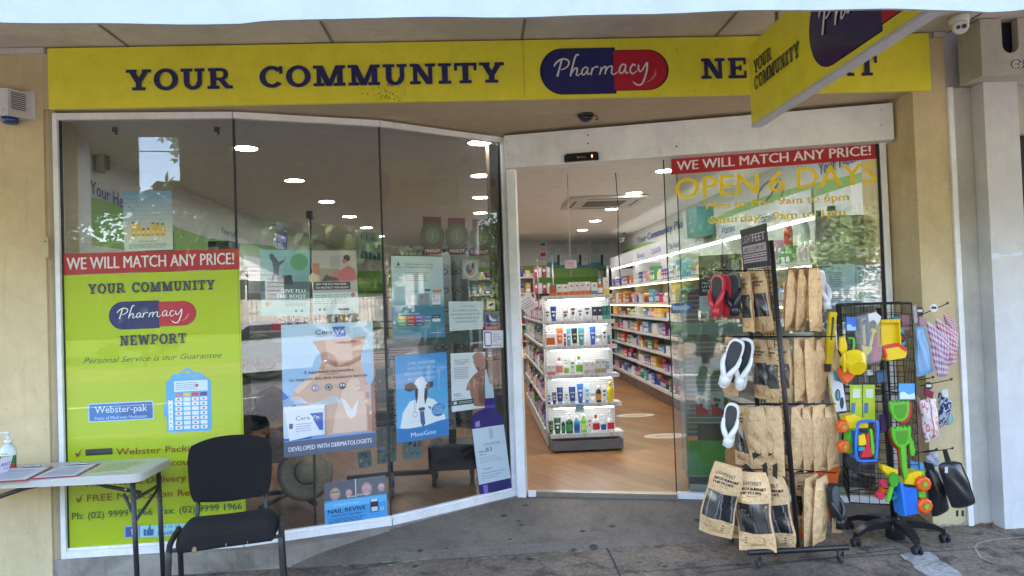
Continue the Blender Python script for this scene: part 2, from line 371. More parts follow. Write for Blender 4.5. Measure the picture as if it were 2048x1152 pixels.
# brush-script word, strokes in the pixels of an enlargement of the sign (x right, y down)
SCRIPT = [
 [(366, 244, 5), (370, 228, 11), (392, 204, 12), (425, 188, 12), (456, 196, 12), (466, 214, 11), (456, 240, 10), (430, 260, 9), (408, 264, 6)],
 [(418, 190, 12), (408, 230, 12), (396, 270, 12), (384, 314, 14)],
 [(534, 164, 11), (520, 160, 12), (506, 182, 12), (494, 225, 11), (480, 275, 12), (472, 314, 11)],
 [(478, 296, 8), (500, 262, 10), (518, 256, 11), (518, 280, 11), (512, 304, 10), (526, 308, 8), (542, 292, 6)],
 [(590, 258, 8), (574, 250, 10), (554, 270, 11), (550, 298, 11), (564, 304, 10), (582, 282, 9), (592, 254, 9)],
 [(592, 254, 10), (586, 282, 10), (590, 302, 9), (606, 292, 6)],
 [(622, 254, 10), (616, 282, 10), (610, 308, 10)], [(616, 282, 7), (632, 256, 9), (652, 248, 11), (662, 256, 8)],
 [(682, 252, 10), (676, 280, 10), (668, 306, 10)], [(674, 290, 7), (694, 256, 9), (712, 250, 11), (710, 278, 10), (704, 304, 10)],
 [(708, 288, 7), (728, 254, 9), (752, 246, 11), (752, 274, 11), (750, 300, 10), (768, 304, 9), (790, 288, 6)],
 [(846, 240, 8), (828, 234, 10), (808, 256, 11), (802, 286, 11), (816, 300, 10), (836, 278, 9), (848, 240, 9)],
 [(848, 240, 10), (842, 274, 10), (848, 300, 9), (864, 290, 6)],
 [(912, 246, 10), (898, 236, 11), (880, 258, 11), (876, 288, 11), (890, 304, 10), (908, 294, 8), (922, 280, 6)],
 [(934, 240, 10), (932, 270, 11), (944, 290, 10), (964, 268, 9), (988, 226, 11)],
 [(992, 222, 13), (990, 270, 12), (974, 330, 12), (956, 372, 12), (934, 386, 12), (912, 380, 11), (892, 362, 7)]]

class Sheet:
    """a flat thing given by its four corners in space: bottom-left, bottom-right, top-right, top-left"""
    def __init__(s, bl, br, tr, tl):
        s.q = [Vector(bl), Vector(br), Vector(tr), Vector(tl)]
        s.W = ((s.q[1]-s.q[0]).length+(s.q[2]-s.q[3]).length)/2; s.H = ((s.q[3]-s.q[0]).length+(s.q[2]-s.q[1]).length)/2
        s.n = (s.q[1]-s.q[0]).cross(s.q[3]-s.q[0]).normalized()
        s.pr = MB(); s.tx = MB(); s.lay = 0
    def P(s, u, v, off=0.0):
        a, b, c, d = s.q
        return a*(1-u)*(1-v)+b*u*(1-v)+c*u*v+d*(1-u)*v+s.n*off
    def _off(s): s.lay += 1; return .0006+.00007*s.lay
    def poly(s, pts, col, mb=None, off=None):
        o = s._off() if off is None else off
        (mb or s.pr).add([s.P(u, v, o) for u, v in pts], [tuple(range(len(pts)))], col); return s
    def rect(s, u0, v0, u1, v1, col, mb=None): return s.poly([(u0, v0), (u1, v0), (u1, v1), (u0, v1)], col, mb)
    def rrect(s, u0, v0, u1, v1, r, col, mb=None):
        ru, rv = r/s.W, r/s.H; pts = []
        for cx, cyy, a0 in ((u1-ru, v0+rv, -90), (u1-ru, v1-rv, 0), (u0+ru, v1-rv, 90), (u0+ru, v0+rv, 180)):
            for k in range(5): a = radians(a0+k*22.5); pts.append((cx+ru*cos(a), cyy+rv*sin(a)))
        return s.poly(pts, col, mb)
    def disc(s, u, v, r, col, n=24, sq=1.0, mb=None): return s.poly([(u+r*cos(2*pi*k/n)/s.W, v+r*sq*sin(2*pi*k/n)/s.H) for k in range(n)], col, mb)
    def ring(s, u, v, r, t, col, n=28):
        o = s._off()
        for k in range(n):
            a, b = 2*pi*k/n, 2*pi*(k+1)/n
            s.pr.add([s.P(u+R*cos(c)/s.W, v+R*sin(c)/s.H, o) for R, c in ((r, a), (r, b), (r-t, b), (r-t, a))], [(0, 1, 2, 3)], col)
        return s
    def grad(s, u0, v0, u1, v1, c0, c1, n=8):
        o = s._off()
        for k in range(n):
            t = (k+.5)/n; c = tuple(a*(1-t)+b*t for a, b in zip(c0, c1)); a, b = v0+(v1-v0)*k/n, v0+(v1-v0)*(k+1)/n
            s.poly([(u0, a), (u1, a), (u1, b), (u0, b)], c, off=o)
        return s
    def text(s, txt, u, v, h, col=BLACK, al='c', wid=None, bold=0.0, shear=0.0, rot=0.0, cell=1.0):
        """cap height h and width wid are fractions of the sheet's height and width; v is the baseline"""
        V, Fs, wd = text_mesh(txt, 0, shear)
        sy = h/CAPH; sx = (wid/wd) if wid else h*s.H/s.W/CAPH*cell
        W = wd*sx; u0 = u-(W/2 if al == 'c' else (W if al == 'r' else 0)); o = s._off(); R = radians(rot)
        for q, dx in enumerate((0,) if bold < .008 else (0, -bold*.7, bold*.7)):
            s.tx.add([s.P(u0+(x+dx)*sx, v+y*sy, o+.00002*q) for x, y in V], Fs, col)
        return s
    def lines(s, u0, u1, v0, v1, n, col=(.25, .25, .27), fill=.9, seed=0, th=.35):
        """rows of print too small to read in the photograph"""
        rn = random.Random(seed); o = s._off(); dv = (v1-v0)/n
        for k in range(n):
            a = u0; e = u0+(u1-u0)*(fill+(1-fill)*rn.random()) if k else u1
            while a < e:
                b = min(e, a+rn.uniform(.03, .10)*(u1-u0)*2)
                y = v1-dv*(k+.7); s.tx.add([s.P(a, y, o), s.P(b, y, o), s.P(b, y+dv*th, o), s.P(a, y+dv*th, o)], [(0, 1, 2, 3)], col); a = b+.012*(u1-u0)*2
        return s
    def slab(s, txt, u0, u1, v, h, col, gap=.10):
        tw = sum(SLAB[c][1]+gap for c in txt)-gap; sx = (u1-u0)/tw; x = 0
        for c in txt:
            for pl in SLAB[c][0]: s.tx.add([s.P(u0+(x+a)*sx, v+b*h, s._o2()) for a, b in pl], [tuple(range(len(pl)))], col)
            x += SLAB[c][1]+gap
        return s
    _k = 0
    def _o2(s): Sheet._k = (Sheet._k+1) % 97; return .0062+.000008*Sheet._k
    def script(s, u0, v0, u1, v1, col, mb=None, fat=1.0):
        X0, X1, Y0, Y1 = 366, 1000, 392, 156
        for q, st in enumerate(SCRIPT):
            pts = catmull([Vector((a, b, c)) for a, b, c in st], 5); o = .0072+.00003*q; L = []
            for i, p in enumerate(pts):
                a = pts[max(0, i-1)]; b = pts[min(len(pts)-1, i+1)]; t = Vector((b.x-a.x, b.y-a.y)); t = t.normalized() if t.length else Vector((1, 0))
                w_ = p.z*.5*fat; nx, ny = -t.y*w_, t.x*w_
                for sg in (1, -1):
                    X, Y = p.x+nx*sg, p.y+ny*sg
                    L.append(s.P(u0+(u1-u0)*(X-X0)/(X1-X0), v0+(v1-v0)*(Y-Y0)/(Y1-Y0), o))
            (mb or s.tx).add(L, [(2*i, 2*i+1, 2*i+3, 2*i+2) for i in range(len(pts)-1)], col)
        return s
    def pill(s, u0, v0, u1, v1, split=.57, script=True):
        """the two-colour capsule: a navy half, a smaller red half, script across both"""
        navy, red = S(33, 35, 96), S(186, 24, 50); hm = (v0+v1)/2; hh = (v1-v0)/2; W, H = s.W, s.H; us = u0+(u1-u0)*split
        def half(sg, ua, ub, hf, rnd, col, o):
            ru = rnd*hh*H/W; pts = []
            if sg < 0:
                pts = [(ub, hm-hf), (ub, hm+hf)]+[(ua+ru-ru*sin(radians(a)), hm+hf*cos(radians(a))) for a in range(0, 181, 10)]
            else:
                pts = [(ua, hm+hf), (ua, hm-hf)]+[(ub-ru+ru*sin(radians(a)), hm-hf*cos(radians(a))) for a in range(0, 181, 10)]
            s.poly(pts, col, off=o)
        o = s._off(); half(-1, u0-.002, us+.002, hh*1.03, 1.0, (.01, .01, .03), o); half(1, us, u1+.002, hh*.91, .95, (.03, .005, .01), o+.0002)
        half(1, us, u1, hh*.88, .92, red, o+.0005); half(-1, u0, us, hh, 1.0, navy, o+.0008)
        if script: s.script(u0+(u1-u0)*.10, v0+(v1-v0)*.14, u0+(u1-u0)*.85, v0+(v1-v0)*.87, S(225, 225, 225))
        sw = [(u0+(u1-u0)*a, v0+(v1-v0)*b) for a, b in ((.91, .52), (.915, .40), (.89, .30), (.85, .23), (.82, .22), (.86, .28), (.89, .38))]
        s.poly(sw, S(205, 120, 120), off=o+.0010)
        return s
    def make(s, root, sheet='sheet', mat='paper', th=.0015, col=WHITE, pmat='print'):
        if mat == 'poster': pmat = 'poster'
        m = MB(col); a = [s.P(u, v, 0) for u, v in ((0, 0), (1, 0), (1, 1), (0, 1))]; b = [p-s.n*th for p in a]
        m.add(a+b, [(0, 1, 2, 3), (7, 6, 5, 4), (0, 4, 5, 1), (1, 5, 6, 2), (2, 6, 7, 3), (3, 7, 4, 0)])
        sh = m.build(sheet, mat, root)
        if s.pr.f: s.pr.build('printed_picture', pmat, root)
        if s.tx.f: s.tx.build('lettering', pmat, root)
        return root
OUTSIDE = []
def px_sheet(fn, tl, tr, br, bl): return Sheet(fn(*bl), fn(*br), fn(*tr), fn(*tl))
def flat(fn, name, label, cat, tl, tr, br, bl, col=WHITE, draw=None, group=None, sheet='sheet', th=.0015, mat='paper'):
    sh = px_sheet(fn, tl, tr, br, bl); r = thing(name, label, cat, sh.q[0], group)
    if draw: draw(sh)
    if fn in OUTSIDE: mat = 'poster'
    sh.make(r, sheet, mat, th, col); return r

# ================================================================== GROUND
FY = 4.28                                  # face of the building
def gz(x): return -.07 + .012*x            # the footpath falls gently to the left
G0, G1, G2, G3 = (-2.60, 4.33), (-1.53, 4.38), (-.655, 4.66), (.215, 5.235)
D0, D3 = (.29, 5.215), (2.83, 4.58)
GTOP, FLOOR = 2.762, .06
def dpt(t): return (D0[0]+(D3[0]-D0[0])*t, D0[1]+(D3[1]-D0[1])*t)
def doorY(x): return D0[1]+(D3[1]-D0[1])*(x-D0[0])/(D3[0]-D0[0])

m = MB(); XS = [-40, -12, -5, -3, -1, 1, 3, 5, 12, 40]
def gpatch(mb, y0, y1, dz=0.0, xs=XS):
    vs = [(x, y, gz(max(-6, min(6, x)))+dz) for y in (y0, y1) for x in xs]; n = len(xs)
    mb.add(vs, [(i, i+1, n+i+1, n+i) for i in range(n-1)])
gpatch(m, -.6, 4.6); m.build('footpath', 'pavement', kind='structure')
m = MB()
for x in XS[:-1]: pass
m.box(-40, -.75, -.30, 40, -.6, -.055); m.build('kerb', 'pavement', kind='structure')
m = MB(); m.add([(-300, -300, -.20), (300, -300, -.20), (300, 300, -.20), (-300, 300, -.20)], [(0, 1, 2, 3)]); m.build('ground', 'grass', kind='structure')
m = MB(); m.add([(-150, -9.0, -.19), (150, -9.0, -.19), (150, -.7, -.19), (-150, -.7, -.19)], [(0, 1, 2, 3)]); m.build('road', 'asphalt', kind='structure')
m = MB(S(205, 205, 200))
for k in range(-12, 13): m.box(k*6-1.5, -4.9, -.187, k*6+1.5, -4.78, -.184)
m.build('lane_marking', 'matt', kind='structure')
# joints, pale repair patch, pit lid in the footpath
m = MB(S(58, 55, 52))
def joint(pts, wd, dz=.003):
    for a, b in zip(pts[:-1], pts[1:]):
        d = Vector((b[0]-a[0], b[1]-a[1], 0)).normalized(); n = Vector((-d.y, d.x, 0))*wd/2
        m.add([(a[0]-n.x, a[1]-n.y, gz(a[0])+dz), (b[0]-n.x, b[1]-n.y, gz(b[0])+dz), (b[0]+n.x, b[1]+n.y, gz(b[0])+dz), (a[0]+n.x, a[1]+n.y, gz(a[0])+dz)], [(0, 1, 2, 3)])
def gp(x, y, z=-.06): p = onZ(x, y, z); return (p.x, p.y)
a = gp(1213, 1095); b = gp(1240, 1152); joint([a, ((a[0]+b[0])/2+.004, (a[1]+b[1])/2), b, (b[0]+.03, b[1]-1.0)], .011)
a = gp(1400, 1149); b = gp(1800, 1105); joint([a, b], .008)
a = gp(1090, 1152); joint([(-.3, a[1]-.06), gp(1400, 1137), gp(1980, 1105)], .006)
a = gp(1752, 1068); joint([a, gp(1800, 1092), gp(1850, 1120)], .007)
pts = [gp(*p) for p in ((2060, 1088), (1985, 1093), (1962, 1098), (1957, 1106), (1968, 1122), (2000, 1134), (2060, 1140))]; pass
m.build('footpath_joint', 'matt', kind='structure')
m = MB(S(166, 160, 150)); pts = [gp(*p) for p in ((2060, 1083), (1985, 1089), (1958, 1095), (1950, 1104), (1962, 1124), (1995, 1139), (2060, 1146))]; joint(pts, .014, .0025)
m.build('lid_surround', 'plinth_concrete', kind='structure')
m = MB(); rn = random.Random(4)
poly = [(1800, 1117), (1822, 1112), (1838, 1114), (1858, 1112), (1872, 1119), (1880, 1129), (1893, 1135), (1915, 1150), (1940, 1175), (1905, 1190), (1870, 1168), (1842, 1152), (1828, 1144), (1826, 1135), (1810, 1127)]
m.add([(*gp(*p), 0) for p in poly], [tuple(range(len(poly)))]); m.v = [Vector((v[0], v[1], gz(v[0])+.004)) for v in m.v]; m.build('pale_patch', 'patch_concrete', kind='structure')
# crumbling render flakes along the joint by the ramp
m = MB(S(176, 172, 164)); rn = random.Random(8)
for k in range(34):
    x = rn.uniform(-.9, 1.2); y = 4.285-abs(rn.gauss(0, .03)); s_ = rn.uniform(.004, .028)
    pts = [(x+s_*cos(a)*rn.uniform(.5, 1.6), y+s_*.4*sin(a)*rn.uniform(.5, 1.3), gz(x)+.004) for a in [2*pi*i/7 for i in range(7)]]
    m.add(pts, [tuple(range(7))])
m.build('mortar_crumbs', 'plinth_concrete', kind='structure')
m = MB((.022, .021, .022)); rn = random.Random(11)
for (px, py) in ((1038, 1047), (1043, 1053), (1166, 1063), (840, 1104), (893, 1100), (1280, 1123), (942, 1142), (830, 1125), (1475, 1128), (1058, 1113), (905, 1147), (1020, 1076), (980, 1012), (1330, 1131)):
    p = onZ(px, py, -.05 if py > 1090 else -.02); x, y = p.x, p.y; s_ = rn.uniform(.010, .022)
    m.add([(x+s_*cos(a)*rn.uniform(.7, 1.3), y+s_*.9*sin(a)*rn.uniform(.7, 1.2), (gz(x)+.0035 if y < 4.28 else 0)) for a in [2*pi*i/9 for i in range(9)]], [tuple(range(9))])
GUM = m
# ramp slab up to the door sill
RZ = {}
def ramp_z(x, y):
    yb = doorY(x) if x > .25 else (G2[1]+(G3[1]-G2[1])*(x-G2[0])/(G3[0]-G2[0]) if x > G2[0] else G1[1]+(G2[1]-G1[1])*(x-G1[0])/(G2[0]-G1[0]))
    zt = .033 if x > .25 else (.033 - .02*max(0, min(1, (-.3-x)/.6)))
    t = max(0, min(1, (y-4.34)/max(.05, yb-4.34))); z0 = gz(x)+.028
    return z0+(zt-z0)*t**.9
m = MB(); xs = [-1.22, -1.05, -.85, -.655, -.4, -.2, 0, .215, .3, .6, .9, 1.2, 1.5, 1.8, 2.1, 2.4, 2.838]; rows = 7
def yback(x): return (doorY(x) if x > .25 else (G2[1]+(G3[1]-G2[1])*(x-G2[0])/(G3[0]-G2[0]) if x > G2[0] else G1[1]+(G2[1]-G1[1])*(x-G1[0])/(G2[0]-G1[0])))
vs = []
for x in xs:
    yb = yback(x)+.01; vs.append((x, 4.275, gz(x)+.001)); vs.append((x, 4.34, gz(x)+.028))
    for j in range(1, rows): y = 4.34+(yb-4.34)*j/(rows-1); vs.append((x, y, ramp_z(x, y)))
n = rows+1
m.add(vs, [(i*n+j, (i+1)*n+j, (i+1)*n+j+1, i*n+j+1) for i in range(len(xs)-1) for j in range(n-1)])
m.build('entry_ramp', 'ramp_concrete', kind='structure')
GUM.v = [Vector((v.x, v.y, (ramp_z(v.x, v.y)+.003) if v.y > 4.34 else (gz(v.x)+.004 if v.y < 4.27 else gz(v.x)+.032))) for v in GUM.v]
GUM.build('chewing_gum_spots', 'rubber', kind='structure')
m = MB(S(128, 124, 116)); a, b = (-.72, 4.345), (1.5, 4.345)
for k in range(22):
    x0 = -.72+k*.062; m.add([(x0, 4.341, gz(x0)+.0295), (x0+.062, 4.341, gz(x0+.062)+.0295), (x0+.062, 4.345, gz(x0+.062)+.031), (x0, 4.345, gz(x0)+.031)], [(0, 1, 2, 3)])
m.build('ramp_edge_line', 'matt', kind='structure')

# ================================================================== BUILDING
B = thing('shop_building', 'cream rendered pharmacy shopfront with angled glass and a recessed doorway', 'building', (0, FY, 0))
def bp(name, mb, mat, par=None, label=None): return mb.build(name, mat, par or B, label)
m = MB(); m.box(-7, FY, -.3, -2.64, FY+.28, 3.155); bp('wall', m, 'cream_wall')
m = MB(); m.prism([(-2.64, FY+.02), (-2.625, FY+.02), (-2.60, G0[1]), (-2.60, 4.56), (-2.64, 4.56)], 0.02, GTOP+.02); bp('reveal', m, 'recess_paint')
m = MB(); m.prism([(2.842, FY), (3.065, FY), (3.065, 4.9), (2.838, 4.9), (2.838, 4.56)], -.3, 3.155); bp('wall', m, 'cream_wall')
m = MB(); m.prism([(-2.64, FY), (2.842, FY), (2.842, FY+.02), (2.84, 4.68), (.22, 5.34), (-.66, 4.76), (-1.53, 4.48), (-2.64, 4.43)], 2.78, 3.155); bp('recess_soffit', m, 'recess_paint')
# plinth under the left windows
m = MB(); m.prism([(-2.64, FY+.015), (-1.22, FY+.02), (-.66, 4.60), (-.655, 4.78), (-1.5, 4.46), (-2.64, 4.42)], -.3, .035); bp('plinth', m, 'plinth_concrete')
m = MB(); m.prism([(-.66, 4.62), (.22, 5.19), (.22, 5.3), (-.66, 4.76)], -.3, .033); bp('plinth', m, 'plinth_concrete')
# upper wall, roof, shell
m = MB(); m.box(-7, FY, 3.157, 3.065, FY+.28, 4.3); bp('parapet', m, 'cream_wall')
m = MB(); m.box(-7, FY+.28, 3.3, 3.065, 14.6, 3.5); bp('roof', m, 'grey_concrete_wall')
m = MB(); m.box(-3.2, 4.563, -.2, -2.96, 14.3, 3.3); bp('party_wall', m, 'shop_wall')
m = MB(); m.box(2.96, 4.92, -.2, 3.2, 14.3, 3.3); bp('party_wall', m, 'shop_wall')
m = MB(); m.box(-3.2, 14.302, -.2, 3.2, 14.5, 3.3); bp('back_wall', m, 'shop_wall')
m = MB(); m.add([(-2.96, 4.5, 2.75), (-2.96, 14.3, 2.75), (2.96, 14.3, 2.75), (2.96, 4.5, 2.75)], [(0, 1, 2, 3)])
m.box(-2.955, 14.0, FLOOR, 2.955, 14.02, .061)
C_ = MB(); C_.prism([(-2.64, 4.44), (-1.53, 4.49), (-.66, 4.77), (.22, 5.35), (2.83, 4.70), (2.96, 4.93), (2.96, 14.3), (-2.96, 14.3), (-2.96, 4.58), (-2.64, 4.565)], 2.75, 2.9); bp('ceiling', C_, 'shop_ceiling')
m = MB(); m.prism([(-2.64, 4.40), (-1.53, 4.40), (-.655, 4.68), (.215, 5.25), (.3, 5.21), (2.83, 4.59), (2.96, 4.93), (2.96, 14.3), (-2.96, 14.3), (-2.96, 4.58), (-2.64, 4.565)], -.2, FLOOR-.0); m.build('shop_floor', 'wood_floor', kind='structure')
m = MB(); m.box(-2.955, 4.60, FLOOR, -2.735, 4.95, 2.749); bp('pier', m, 'shop_wall')
m = MB(); m.box(2.44, 14.0-.6, FLOOR, 2.955, 14.0, 2.05); 
# ---- glazed panels on the left
BAND = S(120, 146, 138)
def seg(p, q, a, b): return ((p[0]+(q[0]-p[0])*a, p[1]+(q[1]-p[1])*a), (p[0]+(q[0]-p[0])*b, p[1]+(q[1]-p[1])*b))
def pane(par, p, q, z0, z1, a=0.0, b=1.0, back=0.0):
    s_, e_ = seg(p, q, a, b); m = MB(); m.wall(s_, e_, z0, z1, .008, back=back); return m.build('glass_pane', 'tinted_glass' if par is W_ else 'window_glass', par)
def band(par, p, q, a, b, z0=1.215, z1=1.295, back=.0):
    s_, e_ = seg(p, q, a, b); m = MB(); m.wall(s_, e_, z0, z1, .0012, back=back); return m.build('frosted_band', 'frosted_film', par)
W_ = thing('shop_window', 'white framed faceted window wall left of the door, covered in posters', 'window', (-1.2, 4.4, .03))
for i, (p, q) in enumerate(((G0, G1), (G1, G2), (G2, G3))):
    m = MB(); m.wall(p, q, .032, .078, .055); m.wall(seg(p, q, 0, 1)[0], q, .079, .094, .030); m.build('bottom_rail', 'white_frame', W_)
    m = MB(); m.wall(p, q, 2.722, GTOP, .055); m.build('top_rail', 'white_frame', W_)
    a0, b0 = (.028, .994) if i == 0 else ((.006, .994) if i == 1 else (.006, .955))
    pane(W_, p, q, .094, 2.722, a0, b0)
    if i: band(W_, p, q, a0, b0, back=.0058)
for p in (G1, G2):
    m = MB((.03, .03, .03)); m.box(p[0]-.006, p[1]-.006, .095, p[0]+.006, p[1]+.006, 2.722); m.build('silicone_joint', 'rubber', W_)
m = MB(); m.box(-2.60, 4.30, .032, -2.572, 4.36, GTOP); m.build('jamb', 'white_frame', W_)
m = MB((.02, .02, .02)); m.wall(*seg(G0, G1, .0265, .034), .095, 2.72, .02); m.build('gasket', 'rubber', W_)
s_, e_ = seg(G2, G3, .955, 1.0); m = MB(); m.wall(s_, e_, .079, 2.722, .05); m.build('jamb', 'white_frame', W_)
s_, e_ = seg(G2, G3, .945, .954); m = MB((.02, .02, .02)); m.wall(s_, e_, .095, 2.722, .02); m.build('gasket', 'rubber', W_)
m = MB(S(112, 88, 62)); s_, e_ = seg(G2, G3, .89, .965); m.wall(s_, e_, FLOOR, 2.72, .045, back=.06); m.build('timber_stud', 'plank', W_)
m = MB(); m.prism([(.222, 5.15), (.285, 5.135), (.305, 5.21), (.225, 5.235)], .034, GTOP); m.build('door_post', 'white_frame', W_)
m = MB(); m.prism([(.305, 5.15), (.36, 5.14), (.365, 5.17), (.306, 5.19)], .034, .075); m.build('floor_guide', 'white_frame', W_)
# ---- door and right-hand glass
R_ = thing('entrance', 'automatic glass doorway with white header box, open to the shop', 'doorway', (1.4, 5.0, .03))
hb = [onP(1008, 272, D0, D3, -.13), onP(1785, 205, D0, D3, -.13), onP(1786, 278, D0, D3, -.13), onP(1010, 337, D0, D3, -.13)]
HX0, HX1 = hb[0].x, hb[1].x; HZ0, HZ1 = (hb[2].z+hb[3].z)/2, (hb[0].z+hb[1].z)/2
HP, HQ = (hb[0].x, hb[0].y), (hb[1].x, hb[1].y)
m = MB(); m.wall(HP, HQ, HZ0, HZ1, .14, back=.07); hd = m.build('header_box', 'white_frame', R_)
m = MB((.02, .02, .02))
for px, py in ((1015, 283), (1016, 309), (1176, 287), (1176, 270), (1353, 293), (1358, 285), (1762, 220), (1763, 250)):
    P = onP(px, py, D0, D3, -.132); r = .006 if px in (1176, 1353) else .003
    m = MB((.02, .02, .02)); m.lathe([(r, -.002), (r, .002)], 10, (P.x, P.y, P.z), axis='y'); m.build('screw', 'rubber', R_)
m = MB(); m.wall((HP[0], HP[1]+.15), (HQ[0], HQ[1]+.13), HZ1-.02, 2.78, .03, back=0); m.build('head_infill', 'recess_paint', R_)
tR = lambda px: (onP(px, 700, D0, D3).x-D0[0])/(D3[0]-D0[0])
t1 = tR(1343)
pane(R_, D0, D3, .075, 2.55, t1, .982); band(R_, D0, D3, t1, .982, back=.0058)
m = MB(); s_, e_ = seg(D0, D3, t1, 1.0); m.wall(s_, e_, .033, .075, .05); m.build('bottom_rail', 'white_frame', R_)
m = MB(); s_, e_ = seg(D0, D3, .983, .998); m.wall(s_, e_, .076, 2.56, .05); m.build('jamb', 'white_frame', R_)
m = MB((.015, .018, .016)); s_, e_ = seg(D0, D3, t1-.003, t1); m.wall(s_, e_, .076, 2.55, .014); m.build('edge_seal', 'rubber', R_)
m = MB((.015, .018, .016)); s_, e_ = seg(D0, D3, .976, .982); m.wall(s_, e_, .076, 2.55, .014, back=-.012); m.build('edge_seal', 'rubber', R_)
m = MB(S(176, 170, 162)); s_, e_ = seg(D0, D3, .028, t1); m.wall(s_, e_, .030, .066, .07); m.build('door_sill', 'metal', R_)
L_ = thing('sliding_door', 'frameless glass door leaf slid open behind the fixed right pane', 'door', (2.0, 4.9, .05))
pane(L_, D0, D3, .085, 2.50, t1+.035, t1+.49, back=.075)
m = MB((.10, .14, .12)); s_, e_ = seg(D0, D3, t1+.033, t1+.036); m.wall(s_, e_, .085, 2.5, .012, back=.075); m.build('edge_seal', 'rubber', L_)
m = MB(S(185, 190, 190)); s_, e_ = seg(D0, D3, t1+.036, t1+.489); m.wall(s_, e_, .068, .112, .03, back=.075); m.build('bottom_rail', 'metal', L_)
# motion sensor and small dome camera over the door
P = onP(1163, 316, D0, D3, -.15); u = Vector((D3[0]-D0[0], D3[1]-D0[1], 0)).normalized()
t = thing('motion_sensor', 'slim black door sensor with a red light on the white header', 'sensor', P)
A = (P.x-u.x*.125, P.y-u.y*.125); Bq = (P.x+u.x*.125, P.y+u.y*.125)
m = MB((.015, .015, .017)); m.wall(A, Bq, P.z-.024, P.z+.028, .035); m.wall((A[0]+u.x*.012, A[1]+u.y*.012), (Bq[0]-u.x*.012, Bq[1]-u.y*.012), P.z+.0285, P.z+.036, .03); m.build('housing', 'gloss', t)
m = MB(S(150, 30, 25)); q = Vector((P.x, P.y, P.z))+u*.075; m.wall((q.x-.004, q.y), (q.x+.004, q.y), P.z-.004, P.z+.014, .037); m.build('status_light', 'red_led', t)
sh = Sheet(*[Vector((q.x, q.y, z))+Vector((u.y, -u.x, 0))*.0185 for q, z in ((P-u*.04, P.z-.01), (P+u*.04, P.z-.01), (P+u*.04, P.z+.018), (P-u*.04, P.z+.018))])
sh.text('B', .2, .25, .5, S(200, 200, 200)); sh.lines(.3, .9, .3, .6, 1, S(190, 190, 190)); sh.tx.build('lettering', 'print', t)
P = onP(1172, 240, D0, D3, -.42); P.z = 2.78
t = thing('dome_camera', 'small black dome camera hanging from the recess ceiling above the door', 'camera', P)
m = MB((.02, .02, .022)); m.lathe([(.055, 0), (.058, -.012), (.052, -.02)], 20, P); m.build('base_ring', 'satin', t)
m = MB((.01, .015, .03)); m.lathe([(.05, -.0205), (.045, -.035), (.03, -.05), (.008, -.056)], 20, P); m.build('dome', 'gloss', t)
m = MB((.02, .02, .02)); m.tube(catmull([P+Vector((.05, 0, -.012)), P+Vector((.075, -.01, -.02)), P+Vector((.078, -.01, -.045)), P+Vector((.06, 0, -.03))]), .003, 6); m.build('cable', 'rubber', t)

t = thing('grime_line', 'thin dark line of dirt along the foot of the left wall and plinth', 'dirt', (-2.6, FY, -.1)); m = MB(S(70, 64, 56)); rn = random.Random(6); xs_ = [-3.6+k*.06 for k in range(40)]
for a_, b_ in zip(xs_[:-1], xs_[1:]):
    yy = FY-.0015 if b_ <= -2.64 else (FY+.0125 if a_ > -2.64 else None)
    if yy: h0, h1 = rn.uniform(.004, .022), rn.uniform(.004, .022); m.add([(a_, yy, gz(a_)), (b_, yy, gz(b_)), (b_, yy, gz(b_)+h1), (a_, yy, gz(a_)+h0)], [(0, 1, 2, 3)])
m.build('dirt_edge', 'plinth_concrete', t)

# ================================================================== CANOPY (over the footpath)
CY = 2.12
cp = thing('street_canopy', 'flat footpath canopy with grey lined underside and white drop edge', 'canopy', (0, CY, 2.3))
m = MB(); m.box(-9, CY+.02, 3.157, 7, FY-.001, 3.27); m.build('soffit', 'soffit_paint', cp)
m = MB(S(84, 78, 72))
def soffit_joint(x, wd=.007): m = MB(S(128, 120, 112)); m.box(x-wd, CY+.03, 3.1525, x+wd, FY-.002, 3.1565); m.build('cover_strip', 'matt', cp)
for k, (px, py) in enumerate(((250, 88), (665, 85), (1045, 70), (1435, 68))):
    P = onZ(px, py, 3.155); soffit_joint(P.x, .008)
soffit_joint(-3.4); soffit_joint(3.1)
m = MB(); m.box(-9, FY-.028, 3.118, -2.612, FY-.001, 3.152); m.build('cornice', 'soffit_paint', cp); m = MB(); m.box(2.985, FY-.026, 3.12, 3.06, FY-.001, 3.152); m.build('cornice', 'soffit_paint', cp)
edge = [(-300, 50), (0, 48), (200, 48.5), (430, 49), (480, 50), (510, 46), (700, 40), (1000, 36), (1250, 30), (1500, 25), (1780, 20), (1930, 21), (1990, 26), (2020, 24), (2060, 20), (2300, 22)]
pts = [onY(x, y, CY-.02) for x, y in edge]
for seg_ in (pts,):
    bot = [(p.x, p.z) for p in seg_]
    m = MB()
    n_ = 60; x0, x1 = bot[0][0], bot[-1][0]
    def zb(x):
        for (a, za), (b, zb_) in zip(bot[:-1], bot[1:]):
            if a <= x <= b: return za+(zb_-za)*(x-a)/(b-a)
        return bot[-1][1]
    def fr(u_, v_, dy): x = x0+(x1-x0)*u_; z = zb(x); return (x, CY-.03+dy+.006*sin(x*5+v_*2)+.004*sin(x*13), z+(3.30-z)*v_)
    m.grid(lambda a, b: fr(a, b, 0), n_, 6); m.grid(lambda a, b: fr(1-a, b, .012), n_, 6)
    m.grid(lambda a, b: (lambda p, q: (p[0], p[1]+(q[1]-p[1])*b, p[2]))(fr(a, 0, 0), fr(a, 0, .012)), n_, 1)
    m.build('drop_edge', 'valance_white', cp)
for a_, b_, c_ in ((-9, -2.95, 2.46), (-2.59, x0-.002, 2.47), (x1+.002, 7, 2.40), (-2.948, -2.592, 3.24)): m = MB(); m.box(a_, CY-.032, c_, b_, CY-.018, 3.30); m.build('drop_edge', 'valance_white', cp)
